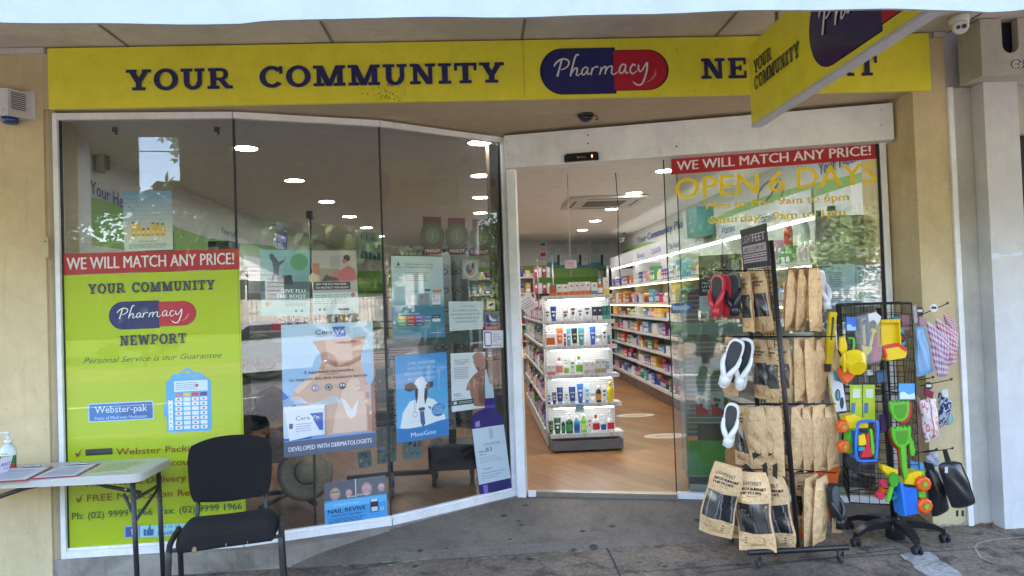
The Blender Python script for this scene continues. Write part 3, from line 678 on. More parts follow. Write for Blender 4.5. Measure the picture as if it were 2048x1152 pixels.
m = MB(); m.box(-9, CY, 3.275, 7, FY-.002, 3.32); m.build('roof_sheet', 'metal', cp)

# ================================================================== SIGNS
NAVY, RED, YEL = S(34, 36, 92), S(190, 20, 34), (.70, .62, .035)
q = [onY(97, 219, FY-.03), onY(1865, 180, FY-.03), onY(1858, 67, FY-.03), onY(95, 97, FY-.03)]
sx0, sx1, sz0, sz1 = -2.59, 2.952, 2.772, 3.146
q = [Vector((sx0, FY-.03, sz0)), Vector((sx1, FY-.03, sz0)), Vector((sx1, FY-.03, sz1)), Vector((sx0, FY-.03, sz1))]
sh = Sheet(*q)
def uv(px, py): P = onY(px, py, FY-.03); return ((P.x-sx0)/(sx1-sx0), (P.z-sz0)/(sz1-sz0))
t = thing('fascia_sign', 'long yellow shop sign with navy slab lettering and a capsule logo across the shopfront', 'sign', (0, FY-.03, sz0))
m = MB(); m.rbox(sx0, FY-.0295, sz0, sx1, FY-.001, sz1, .004); m.build('panel', 'sign_yellow', t)
a = uv(254, 182); b = uv(467, 178); c = uv(256, 134)
sh.slab('YOUR', a[0], b[0], a[1], .345, NAVY)
a = uv(520, 175); b = uv(1009, 167); sh.slab('COMMUNITY', a[0], b[0], a[1]-.005, .345, NAVY)
a = uv(1402, 158); b = uv(1755, 150); sh.slab('NEWPORT', a[0], b[0], a[1]-.005, .35, NAVY)
a = uv(1085, 189); b = uv(1332, 92); sh.pill(a[0], a[1], b[0], b[1]-.02, .575)
rn = random.Random(2)
for k in range(60):
    a = uv(775+rn.gauss(0, 14), 190+rn.gauss(0, 12))
    if .01 < a[1] < .5: sh.disc(a[0], a[1], rn.uniform(.002, .005), (.1, .08, .02), 6)
for px, py, L in ((1353, 100, 12), (300, 165, 9), (150, 108, 5), (1330, 120, 5), (560, 110, 5)):
    a = uv(px, py); sh.rect(a[0], a[1]-L*.002, a[0]+.0006, a[1]+L*.002, (.12, .1, .03))
a = uv(1047, 140); sh.rect(a[0], .01, a[0]+.0005, .99, (.45, .40, .05))
sh.pr.build('capsule_logo', 'satin', t); sh.tx.build('lettering', 'satin', t)

# hanging sign, at right angles to the street
HXs = onY(1503, 255, 4.13).x; zb0 = onY(1503, 255, 4.13).z; zt0 = onY(1494, 95, 4.13).z
yF, yN = 4.13, 1.95+.28
t = thing('hanging_sign', 'yellow double-sided sign hung across the footpath under the canopy', 'sign', (HXs, 3.2, zb0))
m = MB(); m.rbox(HXs+.0, yN, zb0+.018, HXs+.058, yF, zt0, .004); m.build('panel', 'sign_yellow', t)
m = MB(S(196, 198, 206)); m.rbox(HXs-.003, yN, zb0-.002, HXs+.062, yF, zb0+.017, .004); m.build('aluminium_trim', 'satin', t)
for yy in (2.6, 3.8):
    m = MB(S(150, 150, 150)); m.box(HXs+.03, yy-.01, zt0, HXs+.045, yy+.01, 3.156); m.build('bracket', 'metal', t)
sh = Sheet((HXs-.0, yF, zb0+.018), (HXs-.0, yN, zb0+.018), (HXs-.0, yN, zt0), (HXs-.0, yF, zt0))
def uvx(px, py): P = onX(px, py, HXs); return ((yF-P.y)/(yF-yN), (P.z-zb0-.018)/(zt0-zb0-.018))
a = uvx(1510, 148); b = uvx(1545, 132); sh.slab('YOUR', a[0], b[0]-.0, a[1], .165, (.02, .02, .06))
a = uvx(1511, 181); b = uvx(1601, 117); sh.slab('COMMUNITY', a[0], b[0], a[1], .165, (.02, .02, .06))
a = uvx(1622, 132); sh.pill(a[0], .07, a[0]+.60, .97, .535)
sh.slab('NEWPORT', .86, .985, .42, .16, (.02, .02, .06))
sh.pr.build('capsule_logo', 'gloss', t); sh.tx.build('lettering', 'gloss', t)

# ================================================================== wall fittings left and right
P = onY(20, 215, FY-.001)
t = thing('alarm_box', 'weathered white siren box with louvres and a blue strobe on the cream wall', 'alarm', P)
a = onY(-60, 242, FY); b = onY(71, 182, FY); m = MB(S(216, 216, 212)); m.rbox(a.x, FY-.006, a.z, b.x, FY-.0005, b.z, .004); m.build('back_plate', 'white_wall', t)
x0_, x1_ = a.x+.02, onY(52, 205, FY-.05).x; z0_, z1_ = onY(20, 232, FY-.1).z, onY(20, 178, FY-.1).z
m = MB(); m.prism([(x0_, FY-.006), (x0_+.01, FY-.10), (x1_-.06, FY-.12), (x1_, FY-.006)], z0_, z1_); m.build('cover', 'white_wall', t)
m = MB((.03, .03, .03))
for k in range(9):
    z = z0_+.045+k*.012; p0 = Vector((x1_-.052, FY-.1065, z)); p1 = Vector((x1_-.012, FY-.033, z))
    m.add([p0, p1, p1+Vector((0, 0, .005)), p0+Vector((0, 0, .005))], [(0, 1, 2, 3)])
m.v = [v+Vector((.0022, -.0012, 0)) for v in m.v]; m.build('louvre', 'matt', t)
Pb = Vector((onY(18, 236, FY-.07).x, FY-.06, z0_)); m = MB(S(20, 60, 120)); m.lathe([(.045, 0), (.044, -.02), (.036, -.036), (.01, -.04)], 20, Pb); m.build('strobe_lens', 'gloss', t)
P = onY(94, 495, FY); t = thing('conduit_cover', 'short beige metal cover plate screwed to the left wall edge', 'cover plate', P)
m = MB(S(196, 180, 140)); m.rbox(P.x-.022, FY-.014, P.z-.065, P.x+.016, FY-.0005, P.z+.065, .003); m.build('plate', 'satin', t)
m = MB((.08, .07, .06)); m.lathe([(.005, -.002), (.005, .001)], 10, (P.x, FY-.0145, P.z+.035), axis='y'); m.build('screw', 'metal', t)
P = onZ(1912, 32, 3.15)
P = Vector((2.985, 4.02, 3.155)); t = thing('security_camera', 'white turret security camera under the canopy beside the grey pier', 'camera', P)
m = MB(S(225, 226, 228)); m.lathe([(.05, 0), (.056, -.008), (.056, -.035), (.048, -.05)], 24, P); m.build('base', 'satin', t)
m = MB(S(230, 231, 233)); Q = P+Vector((-.004, -.012, -.066)); d = Vector((-.45, -.8, -.5)).normalized(); m.M = Matrix.Translation(Q) @ d.to_track_quat('Z', 'Y').to_matrix().to_4x4()
m.lathe([(.008, -.046), (.035, -.034), (.046, -.01), (.046, .012), (.041, .028), (.034, .034)], 24); m.build('eyeball', 'satin', t)
m = MB((.012, .012, .014)); m.M = Matrix.Translation(Q) @ d.to_track_quat('Z', 'Y').to_matrix().to_4x4()
m.lathe([(.011, .034), (.011, .0375)], 16, (-.014, .004, 0)); m.lathe([(.013, .034), (.013, .0372)], 16, (.016, .004, 0)); m.build('lens', 'gloss', t)

# grey pier and dark shop next door
PYf = 4.17; z0_h = onY(1965, 152, 4.05).z
n_ = thing('neighbour_pier', 'white painted pier with a deep grey beam head at the right edge', 'pier', (3.2, PYf, -.05))
xl = onY(2010, 1055, PYf).x; xr = xl+.225
m = MB(); m.box(xl, PYf, -.1, xr, FY+.3, z0_h-.001); m.build('shaft', 'white_wall', n_)
m = MB(); m.box(3.067, FY-.02, -.1, 3.10, FY+.02, z0_h-.001); m.build('cover_strip', 'white_frame', n_)
m = MB(); m.box(3.101, FY-.0, -.1, xl-.001, FY+.2, z0_h-.001); m.build('side_panel', 'grey_concrete_wall', n_)
z0_ = onY(1965, 152, 4.05).z; xh = onY(1965, 152, 4.05).x
pts = [(xh, z0_), (xh+2.2, z0_), (xh+2.2, 3.150), (xh, 3.150)]
sl = onY(2003, 60, 4.05).x; sr = onY(2036, 60, 4.05).x; sb = onY(2020, 106, 4.05).z; rr = (sr-sl)/2
slot = [(sl, 3.150)]+[((sl+sr)/2-rr*cos(radians(a)), sb+rr-rr*sin(radians(a))) for a in range(0, 181, 15)]+[(sr, 3.150)]
m = MB(); m.prism([(xh, z0_), (xh+2.2, z0_), (xh+2.2, 3.150)]+slot[::-1]+[(xh, 3.150)], 4.05, 4.10, axis='y'); m.box(xh, 4.1005, z0_, xh+2.2, FY-.03, z0_+.03); m.box(xh, 4.1005, z0_+.03, xh+.05, FY-.03, 3.15); m.build('beam_head', 'grey_concrete_wall', n_)
m = MB((.012, .014, .03)); m.box(sl-.03, 4.12, sb-.03, sr+.03, 4.13, 3.149); m.build('slot_backing', 'matt', n_)
m = MB((.011, .012, .022)); m.box(xr+.002, FY+.1, -.1, xr+2.5, FY+.12, z0_h-.001); m.build('dark_window', 'gloss', n_); m = MB(); m.box(3.067, FY+.05, z0_h-.3, 7, FY+.25, 3.6); m.build('upper_wall', 'grey_concrete_wall', n_)
m = MB((.30, .30, .3)); m.box(xr+2.5, PYf, -.1, 7, FY+.3, 3.15); m.build('wall', 'grey_concrete_wall', n_)
a = [onY(*p, 4.049) for p in ((2026, 141), (2056, 140), (2056, 115), (2026, 116))]; sh = Sheet(*a)
t = thing('graffiti_tag', 'small bubble letter graffiti tag in white with black outline on the grey beam', 'graffiti', a[0])
for u_, txt in ((.2, 'O'), (.52, 's'), (.8, '!')):
    sh.text(txt, u_, .18, .72, (.01, .01, .01), bold=.12); sh.text(txt, u_, .22, .62, S(230, 230, 230), bold=.03)
sh.tx.build('lettering', 'matt', t)
# strips of torn blue tape on the pier
t = thing('torn_tape', 'torn bluish white tape strip left across the white pier', 'tape', onY(1985, 512, PYf))
m = MB(S(206, 222, 236)); rn = random.Random(5)
for (x0_, x1_, y_, h_) in ((1983, 2000, 512, 6), (2026, 2044, 508, 5), (1996, 2030, 511, 1.6)):
    top = [onY(x0_+(x1_-x0_)*k/6, y_-h_*rn.uniform(.4, 1.1), PYf-.002) for k in range(7)]; bt = [onY(x0_+(x1_-x0_)*k/6, y_+h_*rn.uniform(.4, 1.1), PYf-.002) for k in range(7)]
    m.add(bt+top[::-1], [tuple(range(14))])
m.build('strip', 'paper', t)
# pen scrawl on the cream wall
t = thing('pen_scrawl', 'faint looping pencil scrawl on the cream wall right of the glass', 'graffiti', onY(1870, 380, FY))
m = MB(S(168, 152, 116)); 
for st in ([(1853, 340), (1858, 358), (1846, 372), (1862, 370), (1870, 361), (1878, 374), (1896, 380)], [(1892, 342), (1886, 366), (1900, 345), (1897, 370), (1908, 350)], [(1860, 394), (1858, 420), (1866, 400)], [(1890, 394), (1894, 420), (1896, 434)], [(1868, 420), (1866, 445), (1874, 462)], [(1925, 400), (1905, 450), (1888, 476)], [(1920, 430), (1915, 470), (1922, 500), (1905, 485), (1892, 480)], [(1868, 500), (1855, 540), (1850, 556)]):
    pts = [onY(x, y, FY-.0012) for x, y in catmull([Vector((a, b, 0)) for a, b in st], 5) for _ in (0,)] if False else [onY(v.x, v.y, FY-.0012) for v in catmull([Vector((a, b, 0)) for a, b in st], 5)]
    for a, b in zip(pts[:-1], pts[1:]):
        dd = (b-a); 
        if dd.length < 1e-6: continue
        nn = Vector((-dd.z, 0, dd.x)).normalized()*.0008; m.add([a-nn, b-nn, b+nn, a+nn], [(0, 1, 2, 3)])
m.build('pencil_line', 'matt', t)
# black scuffs on the pier head and wall

# ================================================================== POSTERS AND LETTERING ON THE GLASS
gA = lambda x, y: onP(x, y, G0, G1, -.0062)
gB = lambda x, y: onP(x, y, G1, G2, -.0062)
gC = lambda x, y: onP(x, y, G2, G3, -.0062)
gD = lambda x, y: onP(x, y, D0, D3, .010)
OUTSIDE += [gA, gB, gC]
gO = lambda x, y: onP(x, y, D0, D3, -.007)
def UV(s, fn):
    def f(px, py):
        p = fn(px, py)-s.q[0]; ex = (s.q[1]-s.q[0]); ez = (s.q[3]-s.q[0])
        # solve p = u*ex + v*ez in the sheet's plane
        a, b, c = ex.dot(ex), ex.dot(ez), ez.dot(ez); d, e = p.dot(ex), p.dot(ez); D = a*c-b*b
        return ((d*c-e*b)/D, (e*a-d*b)/D)
    return f
DK = (.02, .02, .03); BRED = S(178, 22, 34); GRN = S(168, 190, 6)
def d_match(s):
    s.text('WE WILL MATCH ANY PRICE!', .5, .24, .60, S(224, 224, 222), wid=.94, bold=.028)
flat(gA, 'price_banner', 'red banner reading we will match any price above the lime green window poster', 'banner', (122.5, 508), (478, 497), (478.5, 537.5), (123, 550), BRED, d_match)

def d_green(s):
    f = UV(s, gA)
    a, b = f(177, 589), f(430, 580); s.slab('YOUR COMMUNITY', a[0], b[0], (a[1]+b[1])/2, .036, (.02, .022, .07))
    a, b = f(219, 660), f(391, 600); s.pill(a[0], a[1], b[0], b[1], .57)
    a, b = f(240, 692), f(373, 687); s.slab('NEWPORT', a[0], b[0], (a[1]+b[1])/2, .037, (.02, .022, .07))
    a, b = f(167, 727), f(443, 717); s.text('Personal Service is our Guarantee', a[0], (a[1]+b[1])/2, .022, (.03, .05, .02), 'l', b[0]-a[0], shear=.35)
    # badge
    a, b = f(179, 843), f(305, 804); s.rrect(a[0]-.006, a[1]-.003, b[0]+.006, b[1]+.004, .012, S(150, 205, 235)); s.rrect(a[0], a[1], b[0], b[1], .010, S(38, 112, 176))
    s.rect((a[0]+b[0])/2, a[1]+.004, b[0]-.006, b[1]-.003, S(36, 92, 158))
    c = f(190, 827); s.text('Webster-pak', c[0], c[1], .026, S(205, 230, 245), 'l', .29)
    c = f(190, 840); s.text('Peace of Mind with Medication', c[0], c[1], .0115, S(190, 220, 240), 'l', .29)
    # medication pack
    a, b = f(331, 872), f(421, 757); BL = S(60, 165, 214); s.rrect(a[0]+.01, a[1]+.01, b[0], b[1], .02, BL)
    s.poly([(a[0]+.02, b[1]-.01), (a[0]+.05, b[1]+.022), (b[0]-.05, b[1]+.022), (b[0]-.01, b[1]-.01)], BL)
    mu = (a[0]+b[0])/2; s.poly([(mu-.05, b[1]+.02), (mu, b[1]+.045), (mu+.05, b[1]+.02), (mu+.03, b[1]+.02), (mu, b[1]+.032), (mu-.03, b[1]+.02)], S(60, 165, 214))
    for k in (-1, 1): s.disc(mu+k*.045, b[1]+.008, .006, GRN)
    s.rect(a[0]-.005, a[1]+.07, a[0]+.02, a[1]+.12, BL)
    u0, u1 = a[0]+.055, b[0]-.018; s.rect(u0, b[1]-.045, u1, b[1]-.006, S(200, 222, 235)); s.lines(u0+.01, u1-.06, b[1]-.04, b[1]-.01, 4, (.2, .3, .4)); s.disc(u0+(u1-u0)*.68, b[1]-.025, .010, S(190, 60, 60))
    s.rect(a[0]+.02, a[1]+.02, a[0]+.045, b[1]-.075, S(215, 232, 240))
    rn = random.Random(3)
    for r in range(8):
        y1 = b[1]-.050-r*.0172
        for c in range(4):
            x0 = u0+(u1-u0)*c/4+.004; x1 = u0+(u1-u0)*(c+1)/4-.004
            col = [S(200, 120, 130), S(220, 190, 70), S(200, 60, 50), S(60, 55, 110)][c] if r == 0 else S(214, 226, 232)
            s.rrect(x0, y1-.0135, x1, y1, .004, col)
            if r and c in (0, 2, 3) and rn.random() < .8: s.rrect(x0+.012, y1-.010, x1-.014, y1-.004, .002, S(190, 80, 90))
        if r: s.poly([(a[0]+.028, y1-.009), (a[0]+.038, y1-.009), (a[0]+.033, y1-.004)], S(40, 40, 80))
    RB = S(140, 52, 22)
    def tick(px, py):
        u, v = f(px, py); q = .008
        s.poly([(u, v+.010), (u+.008, v+.013), (u+.014, v+.006), (u+.042, v+.030), (u+.016, v-.004), (u+.010, v-.004)], RB)
    tick(151, 912); tick(153, 1003)
    a, b = f(172, 911), f(225, 896); s.rect(a[0], a[1], b[0], b[1], (.02, .02, .025))
    hh = .026
    def ln(txt, p, q, col): a, b = f(*p), f(*q); s.text(txt, a[0], (a[1]+b[1])/2, hh, col, 'l', b[0]-a[0], bold=.006)
    ln('Webster Packing Service', (233, 909), (480, 899), RB)
    ln('FREE Seniors Discount', (174, 940), (398, 929), RB)
    ln('FREE Home Delivery', (174, 972), (372, 963), RB)
    ln('FREE Medication Reminders', (175, 1001), (462, 988), RB)
    ln('Ph: (02) 9999 1966  Fax: (02) 9999 1966', (145, 1037), (485, 1020), S(52, 70, 60))
    a, b = f(250, 1076), f(279, 1050); s.rrect(a[0], a[1], b[0], b[1], .008, S(150, 180, 215)); s.rrect(a[0]+.006, a[1]+.004, b[0]-.006, b[1]-.004, .006, S(58, 88, 150))
    s.text('f', (a[0]+b[0])/2+.008, a[1]+.010, .032, S(225, 232, 245), bold=.05)
    a, b = f(281, 1075), f(400, 1044); s.rrect(a[0], a[1], b[0], b[1], .006, S(150, 210, 214))
    c = f(298, 1064); hb_ = S(60, 100, 150)
    s.rrect(c[0]-.028, c[1]-.012, c[0]-.012, c[1]+.012, .002, hb_); s.poly([(c[0]-.010, c[1]-.012), (c[0]+.026, c[1]-.012), (c[0]+.030, c[1]+.010), (c[0]+.012, c[1]+.012), (c[0]+.014, c[1]+.026), (c[0]+.006, c[1]+.026), (c[0]-.004, c[1]+.010), (c[0]-.010, c[1]+.008)], hb_)
    c = f(317, 1056); s.text('Like us on', c[0], c[1], .014, hb_, 'l'); c = f(317, 1070); s.text('Facebook', c[0], c[1], .018, hb_, 'l', bold=.02)
flat(gA, 'pharmacy_poster', 'large lime green window poster with a capsule logo, medication pack and phone numbers', 'poster', (123, 551), (479, 538.5), (493, 1078), (135, 1101), GRN, d_green)

def d_bee(s):
    s.grad(0, .30, 1, 1, S(190, 200, 190), S(96, 136, 166), 10); s.grad(0, 0, 1, .30, S(196, 216, 206), S(200, 205, 180), 4)
    rn = random.Random(2)
    for k in range(7):
        u = .2+k*.1; h = rn.uniform(.10, .22); s.rrect(u-.045, .24, u+.045, .24+h, .006, S(206, 176, 70)); s.rrect(u-.03, .24+h, u+.03, .27+h, .003, S(120, 100, 60)); s.rrect(u-.035, .28, u+.035, .33, .003, S(226, 206, 130))
        s.disc(u, .27, .004, S(180, 90, 40))
    for u, v in ((.18, .86), (.28, .83), (.08, .80), (.3, .76), (.12, .73), (.2, .70)):
        s.disc(u, v, .004, (.05, .04, .02), 8, .6); s.disc(u+.03, v+.008, .003, S(160, 160, 150), 6)
    s.text('MADE IN NEW ZEALAND', .5, .145, .018, S(70, 80, 80), bold=.02); s.lines(.1, .9, .04, .12, 4, S(110, 125, 125), seed=2)
flat(gA, 'honey_poster', 'pale blue poster with honey bottles and bees above the red banner in the left pane', 'poster', (245, 383), (343, 381), (346, 499), (249, 503), S(170, 195, 200), d_bee)

def fig(s, pts, col): s.poly(pts, col)
def d_boot(s):
    s.rect(0, 0, 1, .23, S(176, 212, 206)); s.grad(0, .23, 1, 1, S(90, 110, 112), S(130, 190, 190), 8)
    s.rect(0, .36, 1, .52, S(70, 96, 100)); s.poly([(.35, .6), (.62, .62), (.66, .48), (.34, .47)], S(30, 40, 46))
    s.poly([(.18, .88), (.25, .93), (.3, .88), (.36, .82), (.46, .84), (.5, .9), (.47, .82), (.38, .76), (.36, .6), (.44, .5), (.38, .5), (.3, .62), (.24, .5), (.2, .5), (.26, .68), (.24, .8)], S(30, 60, 66))
    s.disc(.22, .91, .013, S(60, 60, 60)); s.disc(.78, .82, .055, S(80, 150, 110))
    s.text('GIVE FLU', .66, .35, .055, S(225, 232, 230), bold=.04, wid=.5); s.text('THE BOOT', .62, .27, .055, S(225, 232, 230), bold=.04, wid=.6)
    s.lines(.5, .95, .14, .2, 3, seed=3); s.disc(.72, .07, .008, S(90, 130, 140)); s.disc(.84, .07, .008, S(90, 130, 140)); s.disc(.14, .17, .014, S(205, 120, 100))
flat(gB, 'vaccine_poster', 'teal poster with a boxing figure and the words give flu the boot', 'poster', (521, 499), (620, 501), (619, 631), (521, 631), S(176, 212, 206), d_boot)
def d_flu(s):
    s.rect(0, 0, 1, .34, S(190, 214, 208)); s.rect(0, .34, 1, 1, S(172, 168, 160)); s.rect(0, .62, .16, .8, S(176, 122, 96)); s.rect(.16, .5, .6, .72, S(150, 140, 120)); s.rect(.4, .74, .62, .92, S(150, 152, 150))
    s.disc(.02, .57, .03, S(200, 180, 150)); s.poly([(.5, .52), (.56, .62), (.66, .70), (.8, .76), (.95, .70), (1, .55), (.9, .52)], S(190, 100, 104))
    s.disc(.78, .88, .022, S(44, 32, 28)); s.disc(.72, .83, .015, S(166, 110, 84)); s.poly([(.2, .52), (.3, .62), (.5, .60), (.6, .53)], S(60, 70, 60)); s.poly([(.34, .6), (.5, .58), (.66, .68), (.6, .7)], S(180, 120, 96))
    s.rect(.02, .385, .84, .51, S(64, 62, 66)); s.text('GET THE FLU VACCINE', .07, .46, .03, WHITE, 'l', .68, bold=.02); s.text('TO PROTECT YOU BOTH', .07, .405, .03, WHITE, 'l', .72, bold=.02)
    s.lines(.05, .8, .16, .32, 5, seed=5); s.disc(.89, .30, .014, S(190, 60, 50)); s.text('FLU', .89, .285, .022, WHITE); s.rect(.55, .06, .8, .09, S(60, 60, 60)); s.disc(.15, .08, .008, S(90, 110, 120)); s.disc(.25, .08, .008, S(90, 110, 120))
flat(gB, 'vaccine_poster', 'grey poster of a seated person reading get the flu vaccine to protect you both', 'poster', (624, 501), (712, 501), (717, 627), (626, 630), S(190, 214, 208), d_flu)

def d_cera(s):
    s.rect(0, .045, 1, 1, S(168, 204, 224)); s.grad(0, .08, 1, .86, S(110, 160, 214), S(172, 206, 226), 8)
    s.poly([(0, .12), (.3, .12), (.22, .30), (.1, .42), (0, .5)], S(44, 104, 186)); s.rect(0, .86, 1, 1, S(176, 208, 222))
    sk = S(208, 170, 146); sk2 = S(186, 142, 118); sk3 = S(226, 194, 172); sk4 = S(156, 110, 88)
    s.poly([(.33, .865), (.92, .885), (.88, .79), (.85, .72), (.86, .64), (.90, .57), (.93, .46), (.94, .34), (.97, .13), (.40, .13), (.38, .24), (.30, .33), (.09, .44), (.12, .50), (.24, .57), (.38, .63), (.42, .70), (.41, .77)], sk)
    s.poly([(.33, .865), (.41, .77), (.42, .70), (.40, .65), (.45, .64), (.49, .72), (.48, .80), (.46, .868)], sk2)
    s.poly([(.44, .735), (.58, .690), (.74, .690), (.86, .735), (.855, .70), (.72, .655), (.58, .655), (.45, .695)], sk4); s.poly([(.44, .745), (.58, .702), (.74, .702), (.86, .745), (.86, .735), (.74, .690), (.58, .690), (.44, .735)], sk2)
    s.poly([(.56, .845), (.66, .858), (.70, .852), (.75, .860), (.86, .85), (.74, .832), (.66, .830)], S(184, 96, 92)); s.poly([(.56, .845), (.70, .848), (.86, .85), (.70, .842)], S(120, 60, 60))
    s.poly([(.12, .50), (.24, .57), (.38, .63), (.40, .61), (.28, .54), (.16, .47)], sk3); s.poly([(.40, .60), (.52, .615), (.64, .605), (.53, .598)], sk2)
    s.poly([(.52, .14), (.56, .30), (.64, .46), (.74, .56), (.82, .55), (.88, .44), (.90, .30), (.90, .14)], sk3); s.poly([(.40, .13), (.38, .24), (.44, .30), (.46, .13)], sk2); s.poly([(.90, .54), (.935, .44), (.94, .34), (.97, .13), (.915, .13), (.91, .34)], sk2)
    s.poly([(.62, .41), (.66, .40), (.74, .31), (.82, .395), (.78, .26), (.72, .24), (.68, .28)], S(232, 228, 224))
    for y, x in ((.47, .78), (.36, .86), (.27, .93)):                     # fingertips
        s.poly([(1, y+.02), (x+.03, y+.035), (x, y+.01), (x+.02, y-.015), (1, y-.04)], S(214, 176, 152)); s.poly([(x, y+.008), (x+.05, y+.02), (x+.06, y+.005), (x+.015, y-.008)], S(232, 206, 190))
    s.poly([(.96, .12), (1, .12), (1, .55), (.96, .50)], sk4)
    for k in range(5):                                                     # drifting ribbons
        pts = catmull([Vector((.0, .42-.015*k, 0)), Vector((.16, .44-.01*k, 0)), Vector((.34, .36+.006*k, 0)), Vector((.55, .38+.012*k, 0)), Vector((.62, .37, 0))], 6)
        for a, b in zip(pts[:-1], pts[1:]): s.poly([(a.x, a.y), (b.x, b.y), (b.x, b.y+.006), (a.x, a.y+.006)], S(196, 224, 238))
    s.rrect(.0, .14, .44, .375, .01, S(196, 214, 224)); s.poly([(.06, .12), (.40, .15), (.43, .34), (.02, .345)], S(226, 232, 236)); s.poly([(.01, .345), (.44, .345), (.44, .375), (.01, .38)], S(236, 240, 242))
    s.text('Cera', .13, .27, .032, S(50, 60, 90), 'l', .15); s.poly([(.28, .315), (.42, .315), (.42, .18), (.38, .18)], S(40, 92, 176)); s.text('Ve', .29, .27, .032, WHITE, 'l', .09)
    s.lines(.13, .3, .18, .25, 4, (.3, .34, .5), seed=3); s.rrect(.06, .21, .10, .25, .004, S(80, 90, 120))
    s.text('Cera', .36, .915, .038, S(44, 50, 70), 'l', .19, bold=.005); s.poly([(.545, .97), (.685, .972), (.685, .892), (.59, .892)], S(42, 100, 178)); s.text('Ve', .575, .915, .038, S(225, 235, 245), 'l', .10, bold=.005); s.lines(.36, .6, .895, .91, 1, seed=1, th=.3)
    s.text('3 essential ceramides', .5, .618, .024, S(56, 52, 60), wid=.54, bold=.016); s.text('to support the skin moisture barrier', .5, .568, .024, S(56, 52, 60), wid=.86, bold=.016)
    for u, c in ((.345, S(60, 120, 170)), (.49, S(44, 50, 66)), (.64, S(44, 50, 66))):
        s.disc(u, .505, .0215, c); s.disc(u, .505, .0155, S(208, 216, 222))
    s.text('3', .345, .49, .032, S(40, 50, 80), bold=.03); s.disc(.49, .505, .011, S(44, 50, 66)); s.disc(.64, .512, .006, S(44, 50, 66)); s.rrect(.615, .488, .665, .503, .004, S(44, 50, 66))
    s.rect(0, 0, 1, .115, S(84, 96, 118)); s.text('DEVELOPED WITH DERMATOLOGISTS', .5, .04, .036, S(228, 232, 238), wid=.9, bold=.02)
    for u, v in ((.03, .975), (.97, .97)): s.disc(u, v, .004, (.3, .3, .3), 10)
flat(gB, 'skincare_poster', 'tall skincare poster of a bare shoulder with a white cream tub, by the pole', 'poster', (562, 650), (745, 643), (752, 893), (568, 915), S(206, 222, 226), d_cera)
def d_nail(s):
    s.rect(0, 0, 1, .58, S(56, 156, 216)); s.poly([(0, .52), (.3, .60), (1, .56), (1, .42), (0, .38)], S(86, 180, 226)); s.rect(0, .56, .5, 1, S(88, 94, 100)); s.rect(.505, .58, 1, 1, S(100, 104, 110)); s.rect(.495, .56, .507, 1, S(225, 225, 225))
    def toe(u, v, r, nail): s.disc(u, v, r*1.0, S(176, 138, 134), 20, 1.25); s.disc(u, v+r*.9, r*.75, nail, 16, .8); s.disc(u-r*.2, v-.02, r*.5, S(190, 156, 150), 12)
    toe(.17, .72, .034, S(190, 176, 110)); toe(.39, .70, .022, S(196, 170, 160)); toe(.68, .74, .036, S(206, 160, 170)); toe(.92, .74, .024, S(210, 176, 180)); s.rect(0, .56, 1, .58, S(56, 156, 216))
    for k in range(5): s.disc(.12+.025*k, .76+.015*(k % 2), .006, S(120, 96, 50), 6)
    s.text('BEFORE', .42, .60, .035, WHITE, bold=.02); s.text('AFTER 6 WEEKS', .62, .62, .035, WHITE, bold=.02, wid=.2)
    s.text('pediatrist formula'.replace('pediatrist', 'podiatrist'), .35, .45, .055, S(180, 220, 240), wid=.4, bold=.01); s.text('NAIL REVIVE', .35, .29, .10, S(20, 36, 84), wid=.6, bold=.035); s.text('FUNGAL NAIL TREATMENT', .35, .21, .045, S(24, 44, 100), wid=.5, bold=.02)
    s.lines(.06, .64, .05, .18, 4, S(30, 60, 120), seed=3); s.rrect(.73, .2, .86, .5, .004, S(30, 40, 60)); s.rrect(.74, .44, .85, .5, .003, S(210, 215, 220)); s.rrect(.745, .22, .845, .32, .002, S(200, 205, 210)); s.disc(.92, .26, .011, S(200, 225, 235)); s.disc(.92, .26, .007, S(80, 130, 180))
flat(gB, 'nail_poster', 'small blue poster of toenails before and after treatment near the bottom rail', 'poster', (648, 966), (771, 950), (775, 1038), (650, 1055), S(56, 156, 216), d_nail)

DR = S(84, 16, 20)
def d_final(s):
    s.disc(.5, .50, .098, S(74, 80, 58), 30); s.ring(.5, .5, .094, .003, S(40, 44, 34)); s.ring(.5, .5, .064, .003, S(40, 44, 34)); s.disc(.5, .5, .058, S(92, 100, 74), 24); s.disc(.5, .5, .020, S(84, 96, 72), 14, 2.0); s.poly([(.42, .40), (.5, .66), (.58, .40)], S(116, 124, 96))
    txt = 'LOCAL BUSINESS'
    for k, ch in enumerate(txt):
        if ch == ' ': continue
        a = radians(168-156*k/(len(txt)-1)); s.text(ch, .5+.079*cos(a)/s.W, .485+.079*sin(a)/s.H, .055, S(30, 34, 24), bold=.02, cell=1)
    for k, ch in enumerate('AWARDS'):
        a = radians(222+96*k/5); s.text(ch, .5+.079*cos(a)/s.W, .48+.079*sin(a)/s.H, .05, S(30, 34, 24), bold=.02)
    s.text('FINALIST', .5, .065, .085, S(220, 206, 196), wid=.86, bold=.01)
for (x0, x1, y0, y1), lab in (((846, 882, 433, 509), 'leftmost of three red finalist stickers with a round gold seal on the glass'), ((896, 930, 435, 509), 'middle of three red finalist stickers with a round gold seal on the glass'), ((945, 977, 438, 511), 'rightmost of three red finalist stickers with a round gold seal on the glass')):
    flat(gC, 'award_sticker', lab, 'sticker', (x0, y0), (x1, y0+1), (x1+1, y1), (x0+2, y1+1), DR, d_final, group='finalist stickers')
